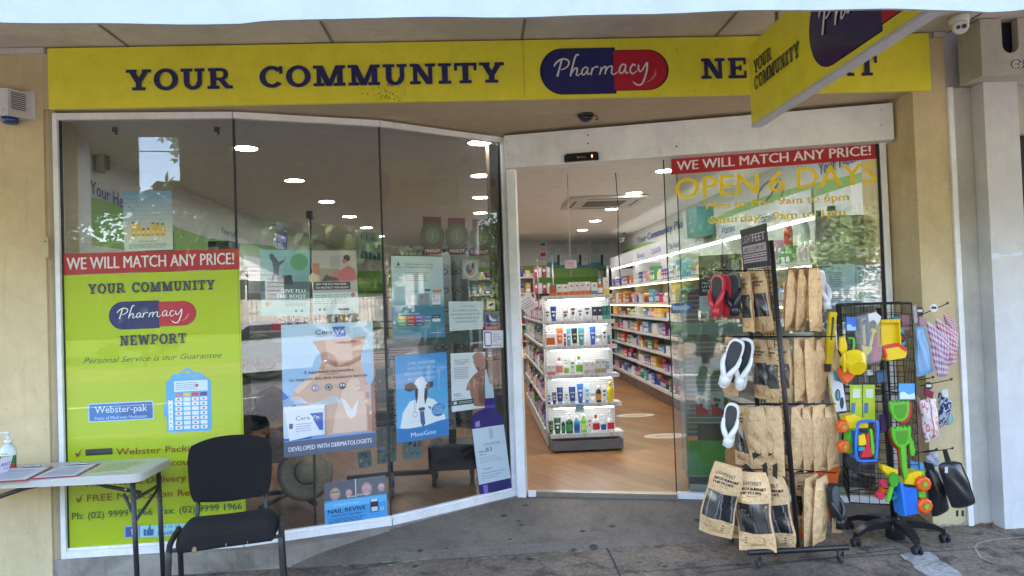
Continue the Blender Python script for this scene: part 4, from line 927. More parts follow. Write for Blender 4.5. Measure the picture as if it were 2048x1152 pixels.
def d_hp(s):
    s.grad(0, .50, 1, 1, S(150, 190, 198), S(186, 210, 212), 6); s.grad(0, .34, 1, .5, S(60, 140, 156), S(150, 190, 198), 5); s.rect(0, 0, 1, .38, S(26, 118, 142)); s.rect(0, .985, 1, 1, (.02, .02, .02))
    s.poly([(.10, .87), (.13, .92), (.16, .87)], (.02, .02, .02)); s.rect(.07, .85, .19, .856, (.02, .02, .02))
    s.text("There's a generic, to trust", .25, .88, .022, (.04, .05, .06), 'l', .55, bold=.01); s.text('through health at every age', .25, .845, .022, (.04, .05, .06), 'l', .55, bold=.01); s.lines(.25, .7, .68, .80, 5, seed=8)
    for u, c, w_, h in ((.36, S(206, 216, 220), .2, .15), (.60, S(120, 140, 150), .2, .17), (.84, S(210, 218, 222), .17, .15)):
        s.rect(u-w_/2, .37, u+w_/2, .37+h, c); s.rect(u-w_/2, .37, u+w_/2, .40, S(60, 120, 140)); s.lines(u-w_/2+.02, u+w_/2-.04, .43, .47, 2, seed=4); s.poly([(u-.06, .49), (u-.045, .515), (u-.03, .49)], (.03, .03, .05))
    s.rect(.62, .565, .73, .59, S(30, 70, 120)); s.rect(.78, .55, .95, .58, S(206, 100, 40)); s.rect(.35, .55, .5, .575, S(110, 180, 190)); s.rect(.28, .36, .35, .52, S(160, 190, 196))
    cols = [[S(200, 180, 70), S(120, 180, 100), S(80, 150, 90)], [S(206, 84, 40), S(170, 50, 40), S(140, 40, 40)], [S(150, 110, 180), S(110, 70, 150), S(60, 50, 110)], [S(50, 110, 170), S(30, 70, 140), None], [S(20, 50, 60), S(190, 210, 214), None]]
    for c, cl in enumerate(cols):
        for r, cc in enumerate(cl):
            if cc: s.rect(.09+c*.165, .235-r*.042, .25+c*.165, .272-r*.042, cc); s.lines(.11+c*.165, .22+c*.165, .243-r*.042, .262-r*.042, 1, S(210, 215, 215), seed=r+c)
    s.lines(.1, .5, .28, .31, 1, S(180, 210, 215), seed=3); s.lines(.7, .95, .05, .07, 1, S(180, 210, 215), seed=6)
flat(gC, 'medicine_poster', 'teal and pale poster of white medicine boxes above coloured labels', 'poster', (782, 509), (885, 511), (890.5, 674), (786, 679), S(150, 190, 198), d_hp)
def d_notice(s):
    s.rect(.02, .03, .98, .97, S(186, 208, 208)); s.lines(.4, .75, .8, .88, 1, seed=1)
    for k, tx in enumerate(('It is a condition of entry to this', 'pharmacy that we reserve the right', 'to inspect all bags, prams', 'and school satchels')): s.text(tx, .5, .66-k*.13, .075, (.05, .06, .07), wid=(.78, .86, .78, .6)[k])
    s.lines(.05, .25, .04, .08, 1, seed=1)
flat(gC, 'entry_notice', 'white landscape notice about bag inspection as a condition of entry', 'notice', (897, 603), (966, 603), (966, 658), (899, 662), S(200, 216, 216), d_notice)
def d_care(s):
    s.ring(.5, .5, .060, .010, S(190, 194, 190)); s.disc(.5, .5, .050, S(150, 156, 150), 24); s.poly([(.3, .35), (.42, .62), (.5, .45), (.74, .78), (.5, .22)], S(176, 40, 36)); s.poly([(.22, .5), (.34, .72), (.46, .7), (.40, .5), (.5, .36), (.34, .3)], S(60, 90, 140)); s.poly([(.55, .6), (.62, .86), (.7, .86), (.76, .74), (.66, .5)], S(50, 60, 90))
    for k, ch in enumerate('QUALITY CARE'):
        if ch != ' ': a = radians(160-140*k/11); s.text(ch, .5+.051*cos(a)/s.W, .47+.051*sin(a)/s.H, .07, (.05, .06, .06))
flat(gC, 'care_sticker', 'round pharmacy care sticker with a blue hand and red tick', 'sticker', (924, 519), (957, 520), (957, 558), (924, 558), S(150, 156, 150), d_care)
flat(gC, 'cctv_sticker', 'tiny yellow and white camera warning sticker on the left windows', 'sticker', (973.5, 598), (990, 598), (990, 622), (974, 621), S(220, 220, 205), lambda s: (s.rect(0, .8, 1, 1, S(200, 190, 40)), s.rect(0, 0, 1, .18, S(200, 190, 40)), s.text('WARNING', .5, .84, .11, DK, wid=.8), s.poly([(.2, .5), (.7, .7), (.85, .55), (.35, .36)], DK), s.text('CAMERAS', .5, .04, .1, DK, wid=.8)))
flat(gC, 'security_sticker', 'navy security company sticker with a white bird and red foot', 'sticker', (969, 624), (998, 624.5), (998, 659), (969, 659), S(24, 36, 110), lambda s: (s.rect(0, 0, 1, .2, S(170, 24, 40)), s.poly([(.3, .85), (.6, .6), (.9, .55), (.6, .45), (.35, .55)], S(190, 205, 215)), s.text('CBV SECURITY', .5, .3, .1, S(200, 210, 220), wid=.8), s.lines(.1, .9, .04, .16, 2, S(220, 190, 190))))
flat(gC, 'prescription_sticker', 'white rounded sticker reading we are electronic prescription ready with a phone outline', 'sticker', (966, 661), (1006, 661), (1006.5, 695), (967, 696), S(222, 224, 228), lambda s: (s.rrect(.05, .08, .42, .93, .012, S(50, 80, 150)), s.rrect(.10, .16, .37, .86, .004, S(226, 228, 232)), [s.text(tx, .48, .74-k*.14, .10, S(90, 70, 150), 'l') for k, tx in enumerate(('We are', 'electronic', 'prescription', 'ready'))], s.lines(.48, .92, .08, .24, 2, S(120, 130, 160))))
def d_moo(s):
    s.grad(0, 0, 1, 1, S(90, 182, 222), S(36, 142, 206), 10); WH = S(226, 234, 236)
    s.poly([(.06, .14), (.12, .34), (.26, .46), (.42, .48), (.5, .40), (.6, .48), (.72, .45), (.86, .36), (.96, .17)], WH); s.poly([(0, 0), (1, 0), (1, .20), (.8, .19), (.5, .15), (.2, .15), (0, .17)], S(26, 122, 186))
    s.poly([(.36, .50), (.42, .66), (.60, .66), (.56, .50), (.54, .40), (.50, .34), (.42, .34), (.38, .40)], WH); s.poly([(.34, .64), (.38, .70), (.5, .74), (.56, .70), (.58, .62), (.50, .62)], WH)
    bk = (.025, .025, .03); s.poly([(.38, .64), (.30, .68), (.18, .66), (.16, .60), (.26, .57), (.36, .59)], bk); s.poly([(.56, .62), (.62, .67), (.72, .66), (.70, .60), (.62, .58)], bk)
    s.poly([(.36, .62), (.42, .60), (.41, .50), (.38, .42), (.36, .50)], bk); s.poly([(.55, .60), (.61, .60), (.59, .48), (.54, .40), (.53, .50)], bk); s.rrect(.42, .335, .54, .375, .01, S(90, 80, 84))
    s.poly([(.44, .33), (.52, .33), (.54, .18), (.49, .14), (.45, .2)], S(30, 100, 150)); s.ring(.35, .30, .018, .003, S(60, 110, 150)); s.rect(.344, .33, .352, .46, S(60, 110, 150)); s.disc(.3, .22, .004, S(160, 190, 205)); s.disc(.42, .22, .004, S(160, 190, 205))
    s.disc(.80, .32, .055, S(28, 128, 190), 24, .85); s.poly([(.58, .38), (.66, .37), (.66, .33)], S(28, 128, 190))
    for k, tx in enumerate(('MOOGOO', 'IS ALSO #1', 'WORD-OF-MOUTH', 'RECOMMENDED')): s.text(tx, .80, .355-.026*k, .018, S(200, 228, 240), bold=.01)
    for k, tx in enumerate(('SURE, EVERYONE', "SAYS THEY'RE #1", 'DERMATOLOGICALLY', 'RECOMMENDED')): s.text(tx, .50, .885-.062*k, .034, S(190, 224, 240), wid=(.54, .54, .66, .54)[k])
    s.text('MooGoo', .5, .045, .055, S(206, 230, 242), wid=.48, bold=.01)
flat(gC, 'cow_poster', 'bright blue poster of a cow wearing a white doctor coat', 'poster', (789.5, 712), (893, 704), (898, 870), (794, 887), S(60, 165, 220), d_moo)
def d_shin(s):
    sk = S(152, 108, 92); s.poly([(.42, .36), (.50, .50), (.66, .60), (.78, .66), (1, .74), (1, .02), (.66, .05), (.55, .25)], sk); s.poly([(.62, .93), (.70, .99), (.86, 1.0), (.95, .97), (1, .9), (.98, .74), (.84, .68), (.76, .72), (.70, .74), (.68, .80), (.64, .82), (.66, .86)], S(166, 124, 106))
    s.poly([(.72, .73), (.78, .66), (.84, .68), (.8, .74)], S(110, 80, 70)); s.disc(.95, .90, .012, S(180, 130, 110)); rn = random.Random(3)
    for k in range(26): s.disc(.62+rn.random()*.34, .42+rn.random()*.2, rn.uniform(.002, .006), S(140, 56, 50), 6)
    s.poly([(.78, .5), (1, .55), (1, .05), (.8, .1)], S(112, 76, 64))
    s.text('About 1 in 3 people', .09, .87, .022, DK, 'l', .42, bold=.01); s.text('will develop shingles', .09, .835, .022, DK, 'l', .42, bold=.01); s.text('in their lifetime', .12, .80, .022, DK, 'l', .3, bold=.01); s.lines(.08, .5, .55, .76, 7, seed=2)
    s.poly([(0, 0), (.62, .0), (.52, .34), (0, .34)], S(206, 222, 224)); s.text("DON'T", .06, .28, .03, DK, 'l', .2, bold=.03); s.text('SHINGLES', .06, .25, .022, DK, 'l', .26, bold=.02); s.rect(0, .10, .64, .19, S(40, 70, 70)); s.rect(.05, .12, .14, .17, S(190, 205, 200)); s.lines(.2, .6, .12, .17, 2, S(200, 215, 210)); s.lines(.06, .4, .2, .23, 1)
flat(gC, 'health_poster', 'white poster of a bald man seen from behind with a reddened shoulder', 'poster', (901, 707), (970, 704), (971, 815), (904, 824), S(206, 220, 222), d_shin)
# cardboard bottle standing in the window
def gC2(x, y): return onP(x, y, G2, G3, -.0145)
t = thing('bottle_standee', 'purple serum bottle shaped cut-out with pale label fixed to the glass by the door post', 'display cutout', gC2(990, 988))
zz = lambda x, y: gC2(740+x/3.03, 680+y/3.03)
body = [(665, 935), (862, 905), (842, 760), (808, 500), (800, 465), (785, 440), (765, 425), (758, 352), (700, 356), (698, 415), (660, 430), (625, 455), (612, 500), (635, 700)]
def cut(pts, mat, name, col, o, par=t, th=.003):
    V = [zz(*p) for p in pts]; nrm = Vector((G3[1]-G2[1], -(G3[0]-G2[0]), 0)).normalized()
    m = MB(col); k = len(V); m.add([v+nrm*o for v in V]+[v+nrm*(o-th) for v in V], [tuple(range(k)), tuple(range(2*k-1, k-1, -1))]+[((i+1) % k, i, k+i, k+(i+1) % k) for i in range(k)]); return m.build(name, mat, par)
cut(body, 'poster', 'cardboard_body', S(34, 26, 104), 0)
cut([(700, 353), (754, 349), (742, 270), (724, 262), (706, 180), (697, 178), (697, 262)], 'poster', 'dropper_cap', S(168, 196, 210), .0)
cut([(636, 500), (662, 488), (668, 522), (640, 528)], 'poster', 'highlight', S(150, 140, 200), .0012, th=.001); cut([(684, 880), (712, 876), (716, 926), (692, 930)], 'poster', 'highlight', S(120, 110, 200), .0012, th=.001)
cut([(700, 395), (758, 391), (757, 410), (700, 414)], 'poster', 'neck_ring', S(78, 66, 160), .0012, th=.001)
lb = [zz(660, 878), zz(852, 835), zz(810, 512), zz(618, 540)]; nrm = Vector((G3[1]-G2[1], -(G3[0]-G2[0]), 0)).normalized()*.0015; sh = Sheet(*[p+nrm for p in lb])
sh.rect(.50, .78, .62, .97, S(170, 190, 200)); sh.text('LA ROCHE-POSAY', .56, .685, .030, S(50, 60, 80), wid=.52, bold=.01); sh.lines(.32, .8, .655, .675, 1); sh.text('MELA', .12, .56, .032, S(60, 60, 90), 'l', .2, bold=.02); sh.text('B3', .34, .56, .075, S(40, 40, 60), 'l', .18); sh.text('SERUM', .12, .51, .026, S(60, 60, 90), 'l', .2)
for k in range(3): sh.text(('CONCENTRE INTENSIF', 'ANTI-TACHES ANTI-AGE', 'INTENSE CONCENTRATE')[k], .12, .455-.042*k, .018, S(110, 120, 140), 'l', (.5, .62, .7)[k])
sh.text('MELASYL', .2, .245, .028, S(50, 80, 140), 'l', .26, bold=.01); sh.lines(.12, .85, .17, .2, 1, S(110, 130, 160)); sh.text("AVEC DE L'EAU THERMALE", .12, .125, .022, S(60, 130, 180), 'l', .62, bold=.01); sh.text('DE LA ROCHE-POSAY', .12, .085, .022, S(60, 130, 180), 'l', .5, bold=.01)
sh.make(t, 'label', 'poster', .0008, S(196, 214, 222))
# right-hand glass
flat(gO, 'price_banner', 'red banner reading we will match any price across the top of the right glass', 'banner', (1342, 317.5), (1753.5, 283), (1755, 317), (1342.5, 349.5), BRED, d_match)
GOLD = (.95, .66, .01)
def d_open(s):
    f = UV(s, gO)
    def ln(txt, p, q, h, b_=.03): a, b = f(*p), f(*q); s.text(txt, a[0], (a[1]+b[1])/2, h/s.H, GOLD, 'l', b[0]-a[0], bold=b_)
    ln('OPEN', (1350, 397), (1517, 388), .160, .016); ln('6', (1538, 385), (1571, 382), .160, .016); ln('DAYS', (1594, 377), (1754, 366), .160, .016)
    ln('Mon to Fri - 9am to 6pm', (1413, 418), (1697, 400), .056, .026); ln('Saturday - 9am to 1pm', (1420, 447), (1690, 431), .056, .026)
q = [gO(1340, 470), gO(1765, 445), gO(1765, 322), gO(1340, 352)]; sh = Sheet(*q); d_open(sh)
t = thing('window_lettering', 'gold vinyl lettering giving six day opening hours on the right glass', 'lettering', q[0]); 
for v in range(len(sh.tx.v)): pass
sh.tx.build('vinyl_letters', 'satin', t)
def d_little(s):
    s.rect(0, 0, 1, 1, S(34, 34, 40)); s.rect(0, .56, 1, 1, S(78, 70, 62)); rn = random.Random(7)
    for k in range(60): s.disc(rn.uniform(.03, .6), rn.uniform(.60, .86), rn.uniform(.004, .012), (S(190, 180, 150), S(150, 140, 110), S(100, 84, 66))[k % 3], 7)
    s.disc(.80, .80, .045, S(150, 146, 140), 20); s.poly([(.62, .57), (.7, .72), (.95, .72), (1, .57)], S(120, 104, 90))
    for k, tx in enumerate(('PROTECT', 'LITTLE ONES', 'AGAINST')): s.text(tx, .07, .50-k*.062, .04, S(225, 228, 232), 'l', (.42, .6, .42)[k], bold=.03)
    s.rect(0, 0, 1, .30, S(180, 194, 196)); s.lines(.08, .9, .12, .27, 5, seed=3); s.disc(.25, .06, .008, S(90, 130, 110)); s.disc(.6, .06, .008, S(60, 60, 60))
flat(gD, 'child_health_poster', 'dark poster about protecting little ones behind the shoe rack', 'poster', (1397, 512), (1483, 507), (1486, 622), (1399, 627), S(34, 34, 40), d_little)
LB = S(180, 212, 230)
flat(gD, 'rights_notice', 'pale blue printed page with plain rows of text, left of the pair', 'notice', (1644, 529), (1710, 528), (1711, 612), (1648, 613), LB, lambda s: (s.text('Pharmacist on duty', .5, .90, .022, S(60, 80, 110), wid=.6), s.lines(.1, .6, .45, .82, 9, S(70, 90, 110), seed=2), s.lines(.1, .9, .12, .40, 6, S(70, 90, 110), seed=4)))
flat(gD, 'rights_notice', 'pale blue healthcare rights page with a heading bar, right of the pair', 'notice', (1712.5, 530), (1770, 529.5), (1771, 611), (1713.5, 613), LB, lambda s: (s.rect(.06, .88, .94, .96, S(70, 130, 170)), s.text('My healthcare rights', .5, .895, .045, S(225, 235, 240), wid=.8, bold=.02), [s.lines(.34, .92, .78-.13*k, .86-.13*k, 3, S(70, 90, 110), seed=k) for k in range(6)], s.rect(.08, .55, .26, .85, S(120, 170, 180)), s.rect(.08, .1, .26, .38, S(110, 150, 170)), s.disc(.17, .33, .012, S(70, 60, 60))))
flat(gD, 'cctv_sticker', 'yellow edged security camera warning sticker at the far right of the glass', 'sticker', (1711, 491), (1736.5, 491), (1738, 514), (1713, 514.5), S(222, 222, 205), lambda s: (s.rect(0, .8, 1, 1, S(206, 196, 50)), s.rect(0, 0, 1, .18, S(206, 196, 50)), s.text('SECURITY', .5, .83, .12, DK, wid=.8), s.poly([(.2, .55), (.65, .72), (.8, .55), (.35, .38)], DK), s.text('CAMERAS', .5, .03, .1, DK, wid=.8)))
flat(gD, 'arrow_sign', 'blue sign with a white arrow pointing right on the door glass', 'sign', (1341.5, 607), (1384, 604), (1384.5, 624), (1342.5, 627), S(28, 84, 160), lambda s: (s.poly([(.08, .3), (.66, .3), (.66, .14), (.93, .5), (.66, .86), (.66, .7), (.08, .7)], S(150, 196, 214)),))
# ================================================================== right beside the glass, inside
flat(lambda x, y: onP(x, y, G1, G2, .30), 'price_card', 'handwritten white price card reading one dollar hung inside the window', 'card', (714, 461), (759, 468), (766, 521), (716, 518), S(190, 192, 188), lambda s: (s.text('El c', .45, .72, .17, DK, wid=.6), s.text('*', .72, .6, .3, S(60, 90, 120)), s.text('* $1.00', .62, .42, .15, S(50, 70, 90), wid=.6), [s.rect(.1+.17*k, .02, .22+.17*k, .28, S(60, 110, 140)) for k in range(5)]))
P0 = onP(620, 428, G1, G2, .10); P1 = onP(631, 1062, G1, G2, .10)
t = thing('display_pole', 'thin chrome pole with a dark clamp standing just inside the window', 'pole', (P1.x, P1.y, FLOOR))
m = MB(S(150, 154, 156)); m.tube([(P1.x, P1.y, FLOOR+.01), (P0.x, P0.y, P0.z)], .009, 10); m.build('pole', 'metal', t)
m = MB((.03, .03, .03)); m.rbox(P0.x-.022, P0.y-.02, P0.z-.03, P0.x+.022, P0.y+.02, P0.z+.02, .006); m.build('clamp', 'satin', t)
m = MB(S(120, 124, 126)); m.lathe([(.06, 0), (.06, .008), (.012, .014)], 20, (P1.x, P1.y, FLOOR+.001)); m.build('foot', 'metal', t)
t = flat(lambda x, y: onP(x, y, G1, G2, 1.2), 'acrylic_sign', 'upright clear framed card reading noi behind the vaccine posters', 'sign', (553, 442), (574.5, 452), (574.5, 500), (553, 500), S(96, 92, 98), lambda s: (s.rect(.05, .03, .95, .55, S(150, 150, 190)), s.text('noi', .5, .10, .30, S(50, 60, 170), wid=.85, bold=.01)))
for px in (230, 434):
    P = onP(px, 260, G0, G1, .05); t = thing('glass_clip', 'small dark hanging clip near the top of the left pane, %s one' % ('left' if px < 300 else 'right'), 'clip', P, 'hanging clips')
    m = MB(S(60, 64, 62)); m.rbox(P.x-.016, P.y-.01, P.z-.012, P.x+.016, P.y+.01, P.z+.018, .004); m.build('clip_body', 'satin', t)
    m = MB(S(60, 64, 62)); m.rbox(P.x+.002, P.y-.008, P.z-.03, P.x+.014, P.y+.008, P.z-.0125, .003); m.build('hook', 'satin', t)

# ================================================================== INSIDE THE SHOP
_ones = 'first second third fourth fifth sixth seventh eighth ninth tenth eleventh twelfth thirteenth fourteenth fifteenth sixteenth seventeenth eighteenth nineteenth'.split()
_tens = {2: ('twentieth', 'twenty'), 3: ('thirtieth', 'thirty'), 4: ('fortieth', 'forty'), 5: ('fiftieth', 'fifty'), 6: ('sixtieth', 'sixty'), 7: ('seventieth', 'seventy'), 8: ('eightieth', 'eighty'), 9: ('ninetieth', 'ninety')}
def ordw(n):
    if n < 20: return _ones[n-1]
    a, b = divmod(n, 10); return _tens[a][0] if b == 0 else _tens[a][1]+'-'+_ones[b-1]
CEIL = 2.75
# downlights: three rows running back
rows_ = ((-1.76, 'left'), (.03, 'middle'), (1.86, 'right'))
proto = None
for rx, rn_ in rows_:
    for k in range(6):
        y = 5.28+1.375*k if rx != .03 else 5.28+1.375*k
        lab = 'round recessed ceiling light, %s from the windows in the %s row' % (ordw(k+1), rn_)
        if proto is None:
            t = proto = thing('downlight', lab, 'ceiling light', (0, 0, 0), 'round ceiling lights')
            m = MB(S(232, 232, 230)); m.lathe([(.100, .0), (.104, -.004), (.098, -.008), (.088, -.006), (.088, .0)], 28); m.build('trim_ring', 'satin', t)
            m = MB(); m.lathe([(.087, -.001), (.087, -.0035)], 28); m.build('light_panel', 'downlight_glow', t)
            t.location = (rx, y, CEIL-.001)
        else: dup(proto, (rx, y, CEIL-.001), label=lab)
# air conditioner cassette
t = thing('air_conditioner', 'square ceiling air conditioner cassette with slatted grille', 'air conditioner', (1.6, 8.7, CEIL))
m = MB(S(205, 200, 196)); m.rbox(1.12, 8.15, CEIL-.03, 2.08, 9.2, CEIL-.001, .02); m.build('fascia', 'satin', t)
m = MB(S(120, 116, 112))
for k in range(14): m.box(1.36, 8.42+k*.036, CEIL-.034, 1.86, 8.438+k*.036, CEIL-.0305)
m.build('grille', 'satin', t)
m = MB(S(70, 68, 66)); m.box(1.34, 8.24, CEIL-.033, 1.88, 8.27, CEIL-.0305); m.box(1.34, 9.06, CEIL-.033, 1.88, 9.09, CEIL-.0305); m.box(1.2, 8.4, CEIL-.033, 1.23, 8.94, CEIL-.0305); m.box(1.98, 8.4, CEIL-.033, 2.01, 8.94, CEIL-.0305); m.build('vent', 'satin', t)
# hanging cords
P = onY(1212, 347, 7.2); Q = onY(1214, 570, 6.6)
t = thing('dangling_wire', 'long black cord hanging from the ceiling to the top of the end stand', 'wire', (P.x, 6.7, 1.55))
m = MB((.02, .02, .02)); m.tube(catmull([(P.x, 6.7, CEIL-.002), (P.x+.01, 6.7, 2.4), (P.x, 6.7, 2.0), (P.x+.012, 6.7, 1.6)]), .0045, 6); m.build('black_cord', 'rubber', t)
P = onY(1138, 440, 6.7)
t = thing('dangling_wire', 'pale cord with a dark tip holding a pink notice over the end stand', 'wire', (P.x, 6.7, 1.5))
m = MB(S(190, 190, 190)); m.tube([(P.x, 6.7, CEIL-.002), (P.x, 6.7, 1.72)], .004, 6); m.tube([(P.x+.01, 6.7, 1.65), (P.x+.01, 6.7, 1.50)], .003, 6); m.build('pale_cord', 'rubber', t)
flat(lambda x, y: onY(x, y, 6.69), 'hanging_notice', 'small pink notice hanging above the end stand', 'notice', (1130, 521), (1153, 520), (1153.5, 536), (1130.5, 537), S(214, 186, 196), lambda s: s.lines(.12, .88, .15, .85, 4, S(110, 80, 100), seed=3))

# ---- back wall: dispensary lettering, medicine posters, green band
YB = 14.295
bw = lambda x, y: onY(x, y, YB)
t = thing('wall_band', 'soft green band painted along the back wall above the counters', 'wall graphic', (0, YB, 2.1))
m = MB(S(120, 176, 84)); m.add([(-2.95, YB, 1.98), (2.95, YB, 1.98), (2.95, YB, 2.25), (-2.95, YB, 2.25)], [(0, 1, 2, 3)], S(146, 186, 110)); m.add([(-2.95, YB, 1.78), (2.95, YB, 1.78), (2.95, YB, 1.98), (-2.95, YB, 1.98)], [(0, 1, 2, 3)], S(112, 168, 70)); m.build('painted_band', 'matt', t)
sh = px_sheet(lambda x, y: onY(x, y, YB-.004), (800, 478), (1000, 470), (1000, 520), (800, 528)); sh.text('Prescriptions', .08, .22, .52, S(70, 110, 170), 'l', .82, bold=.035)
t = thing('wall_lettering', 'large blue word Prescriptions on the far wall', 'lettering', sh.q[0]); sh.tx.build('lettering', 'matt', t)
m = MB((.04, .03, .04)); A_, B_ = bw(1093, 478), bw(1224, 473)
t = thing('poster_rail', 'dark rail carrying three medicine posters on the back wall', 'rail', A_); m.box(A_.x, YB-.03, A_.z-.012, B_.x, YB-.004, A_.z+.018); m.build('rail', 'satin', t)
for k, lab in enumerate(('left', 'middle', 'right')):
    x0 = 1094+k*43.5
    def dp(s, k=k):
        s.rect(0, 0, 1, .2, S(70, 140, 160)); s.grad(0, .2, 1, .5, S(150, 180, 190), S(196, 204, 208), 4); s.lines(.15, .9, .82, .95, 2, seed=k); s.lines(.12, .45, .5, .75, 5, seed=k+5)
        s.rect(.5, .1, .62, .46, S(50, 60, 70)); s.rect(.62, .1, .95, .5, S(206, 210, 212)); s.disc(.78, .3, .05, S(190, 196, 200)); s.poly([(.05, .88), (.08, .96), (.11, .88)], (.05, .05, .06))
    flat(bw, 'medicine_poster', 'back wall poster of pale medicine boxes, %s of the three on the rail' % lab, 'poster', (x0, 480), (x0+41, 479), (x0+41, 535), (x0, 537), S(196, 204, 208), dp, group='posters on the back wall')
flat(bw, 'price_card', 'small white and red price card beside the back wall posters', 'card', (1081, 484), (1091, 484), (1091, 512), (1081, 513), S(215, 215, 215), lambda s: (s.rect(0, 0, 1, .25, S(190, 30, 50)), s.rect(.1, .75, .9, .92, S(60, 110, 170)), s.text('C6', .5, .4, .2, S(190, 60, 60), wid=.7)))
# dispensary counters at the back
t = thing('dispensary_counter', 'white counter with a brown top and dark screen across the back of the shop', 'counter', (.9, 12.9, FLOOR))
m = MB(S(205, 203, 200)); m.rbox(-.6, 12.7, FLOOR+.001, 2.2, 13.4, 1.02, .01); m.build('counter_front', 'satin', t)
m = MB(S(150, 120, 96)); m.rbox(-.65, 12.62, 1.021, 2.25, 13.45, 1.06, .01); m.build('counter_top', 'satin', t)
m = MB(S(186, 182, 180)); m.rbox(.55, 12.9, 1.061, .60+.45, 13.0, 1.62, .01); m.build('screen_board', 'satin', t)
m = MB(S(126, 92, 62)); m.rbox(1.06, 13.2, 1.15, 2.15, 13.24, 1.66, .01); m.build('timber_panel', 'plank', t)
m = MB((.03, .03, .03)); m.rbox(.0, 12.9, 1.667, 2.2, 13.3, 1.70, .006); m.build('canopy_board', 'satin', t)
def shelfunit(name, label, x0, x1, y, zs, top, depth=.35, col=S(206, 205, 202), cat='shelves', grp=None):
    t = thing(name, label, cat, ((x0+x1)/2, y, FLOOR), grp)
    m = MB(col); m.box(x0, y+depth, FLOOR+.001, x1, y+depth+.02, top); m.build('back_panel', 'satin', t)
    for xx in (x0, x1-.02): m = MB(col); m.box(xx, y, FLOOR+.001, xx+.02, y+depth-.001, top); m.build('side_panel', 'satin', t)
    for z in zs: m = MB(col); m.box(x0+.021, y+.004, z-.025, x1-.021, y+depth-.001, z); m.build('shelf', 'satin', t)
    return t
PAL = [S(210, 60, 60), S(60, 90, 170), S(220, 220, 222), S(70, 150, 90), S(220, 180, 70), S(130, 80, 150), S(200, 120, 60), S(40, 60, 110), S(190, 200, 205), S(200, 160, 180), S(90, 160, 190), S(150, 60, 70)]
CN = ['red', 'blue', 'white', 'green', 'yellow', 'purple', 'orange', 'navy', 'pale grey', 'pink', 'aqua', 'maroon']
rk = random.Random(21)
def carton(mb, x, y, z, w_, h, d, c, face='y', c2=None):
    """closed carton with a band and a label panel standing 1 mm proud on the side shown"""
    c2 = c2 or (.78, .78, .78)
    if face == 'y':
        mb.box(x-w_/2, y, z, x+w_/2, y+d, z+h, c); mb.box(x-w_*.42, y-.001, z+h*.12, x+w_*.42, y, z+h*.42, c2); mb.box(x-w_*.30, y-.001, z+h*.62, x+w_*.32, y, z+h*.74, c2)
    else:
        s_ = -1
        mb.box(x, y-w_/2, z, x+d, y+w_/2, z+h, c); X = x-.001 if face == '-x' else x+d
        mb.box(X, y-w_*.42, z+h*.12, X+.001, y+w_*.42, z+h*.42, c2); mb.box(X, y-w_*.30, z+h*.62, X+.001, y+w_*.32, z+h*.74, c2)
def bottle(mb, x, y, z, r, h, c, cap, sy=.7):
    mb.lathe([(r*.9, 0), (r, .01), (r, h*.12), (r, h*.6), (r, h*.68), (r*.5, h*.8), (r*.42, h*.82), (r*.42, h), (r*.3, h)], 12, (x, y, z), c, 1, sy, cols=[c, c, c2_(c), c, c, cap, cap, cap])
def c2_(c): return tuple(min(.8, v*.4+.45) for v in c)
def put(kind, label, x, y, z, w_, h, d, c, cap, face, grp):
    m = MB()
    if kind == 'carton': carton(m, x, y, z, w_, h, d, c, face); nm, ct = 'medicine_carton', 'carton'
    elif kind == 'bottle': bottle(m, x+(d/2 if face != 'y' else 0), y+(d/2 if face == 'y' else 0), z, w_/2, h, c, cap); nm, ct = 'lotion_bottle', 'bottle'
    else:
        cx_, cy_ = (x, y+d/2) if face == 'y' else (x+d/2, y); m.lathe([(w_*.5, 0), (w_*.5, h*.62), (w_*.46, h*.66), (w_*.5, h*.67), (w_*.5, h), (w_*.4, h)], 12, (cx_, cy_, z), c, cols=[c, c, cap, cap, cap]); nm, ct = 'pill_jar', 'jar'
    o = m.build(nm, 'satin', None, label, None, grp, ct, o0=(x, y, z)); return o
# right wall shelving, front edge near x = 2.5
RZ_ = [.24, .49, .73, .97, 1.21, 1.42, 1.73]
for si, (ya, yb) in enumerate(((4.95, 6.9), (6.92, 8.9), (8.92, 10.9), (10.92, 12.9))):
    t = thing('wall_shelving', 'white wall shelving bay with lit shelves on the long wall, %s from the street' % ordw(si+1), 'shelves', (2.7, ya, FLOOR), 'shelving bays on the long wall')
    m = MB(S(214, 214, 212)); m.box(2.92, ya, FLOOR+.001, 2.955, yb, 2.32); m.build('back_panel', 'satin', t)
    m = MB(S(110, 96, 88)); m.rbox(2.44, ya, FLOOR+.001, 2.919, yb, .20, .01); m.build('plinth', 'satin', t)
    for k, z in enumerate(RZ_):
        m = MB(S(216, 216, 216)); m.box(2.46 if k else 2.43, ya+.01, z-.022, 2.919, yb-.01, z); m.box((2.452 if k else 2.422), ya+.01, z-.034, (2.4595 if k else 2.4295), yb-.01, z+.004); m.build('shelf', 'satin', t)
    for z in (RZ_[6], RZ_[5]):
        m = MB(); m.box(2.4525, ya+.02, z-.046, 2.466, yb-.02, z-.0345); m.build('light_strip', 'warm_strip_glow', t)
    m = MB(); m.box(2.50, ya+.02, 2.045, 2.53, yb-.02, 2.062); m.build('light_strip', 'header_glow', t)
    m = MB(S(205, 206, 208)); m.box(2.478, ya+.003, 2.066, 2.496, yb-.003, 2.27); m.build('header_panel', 'satin', t)
    for yy in (ya, yb-.012): m = MB(S(190, 190, 188)); m.box(2.50, yy, .21, 2.919, yy+.01, 2.06); m.build('side_panel', 'satin', t)
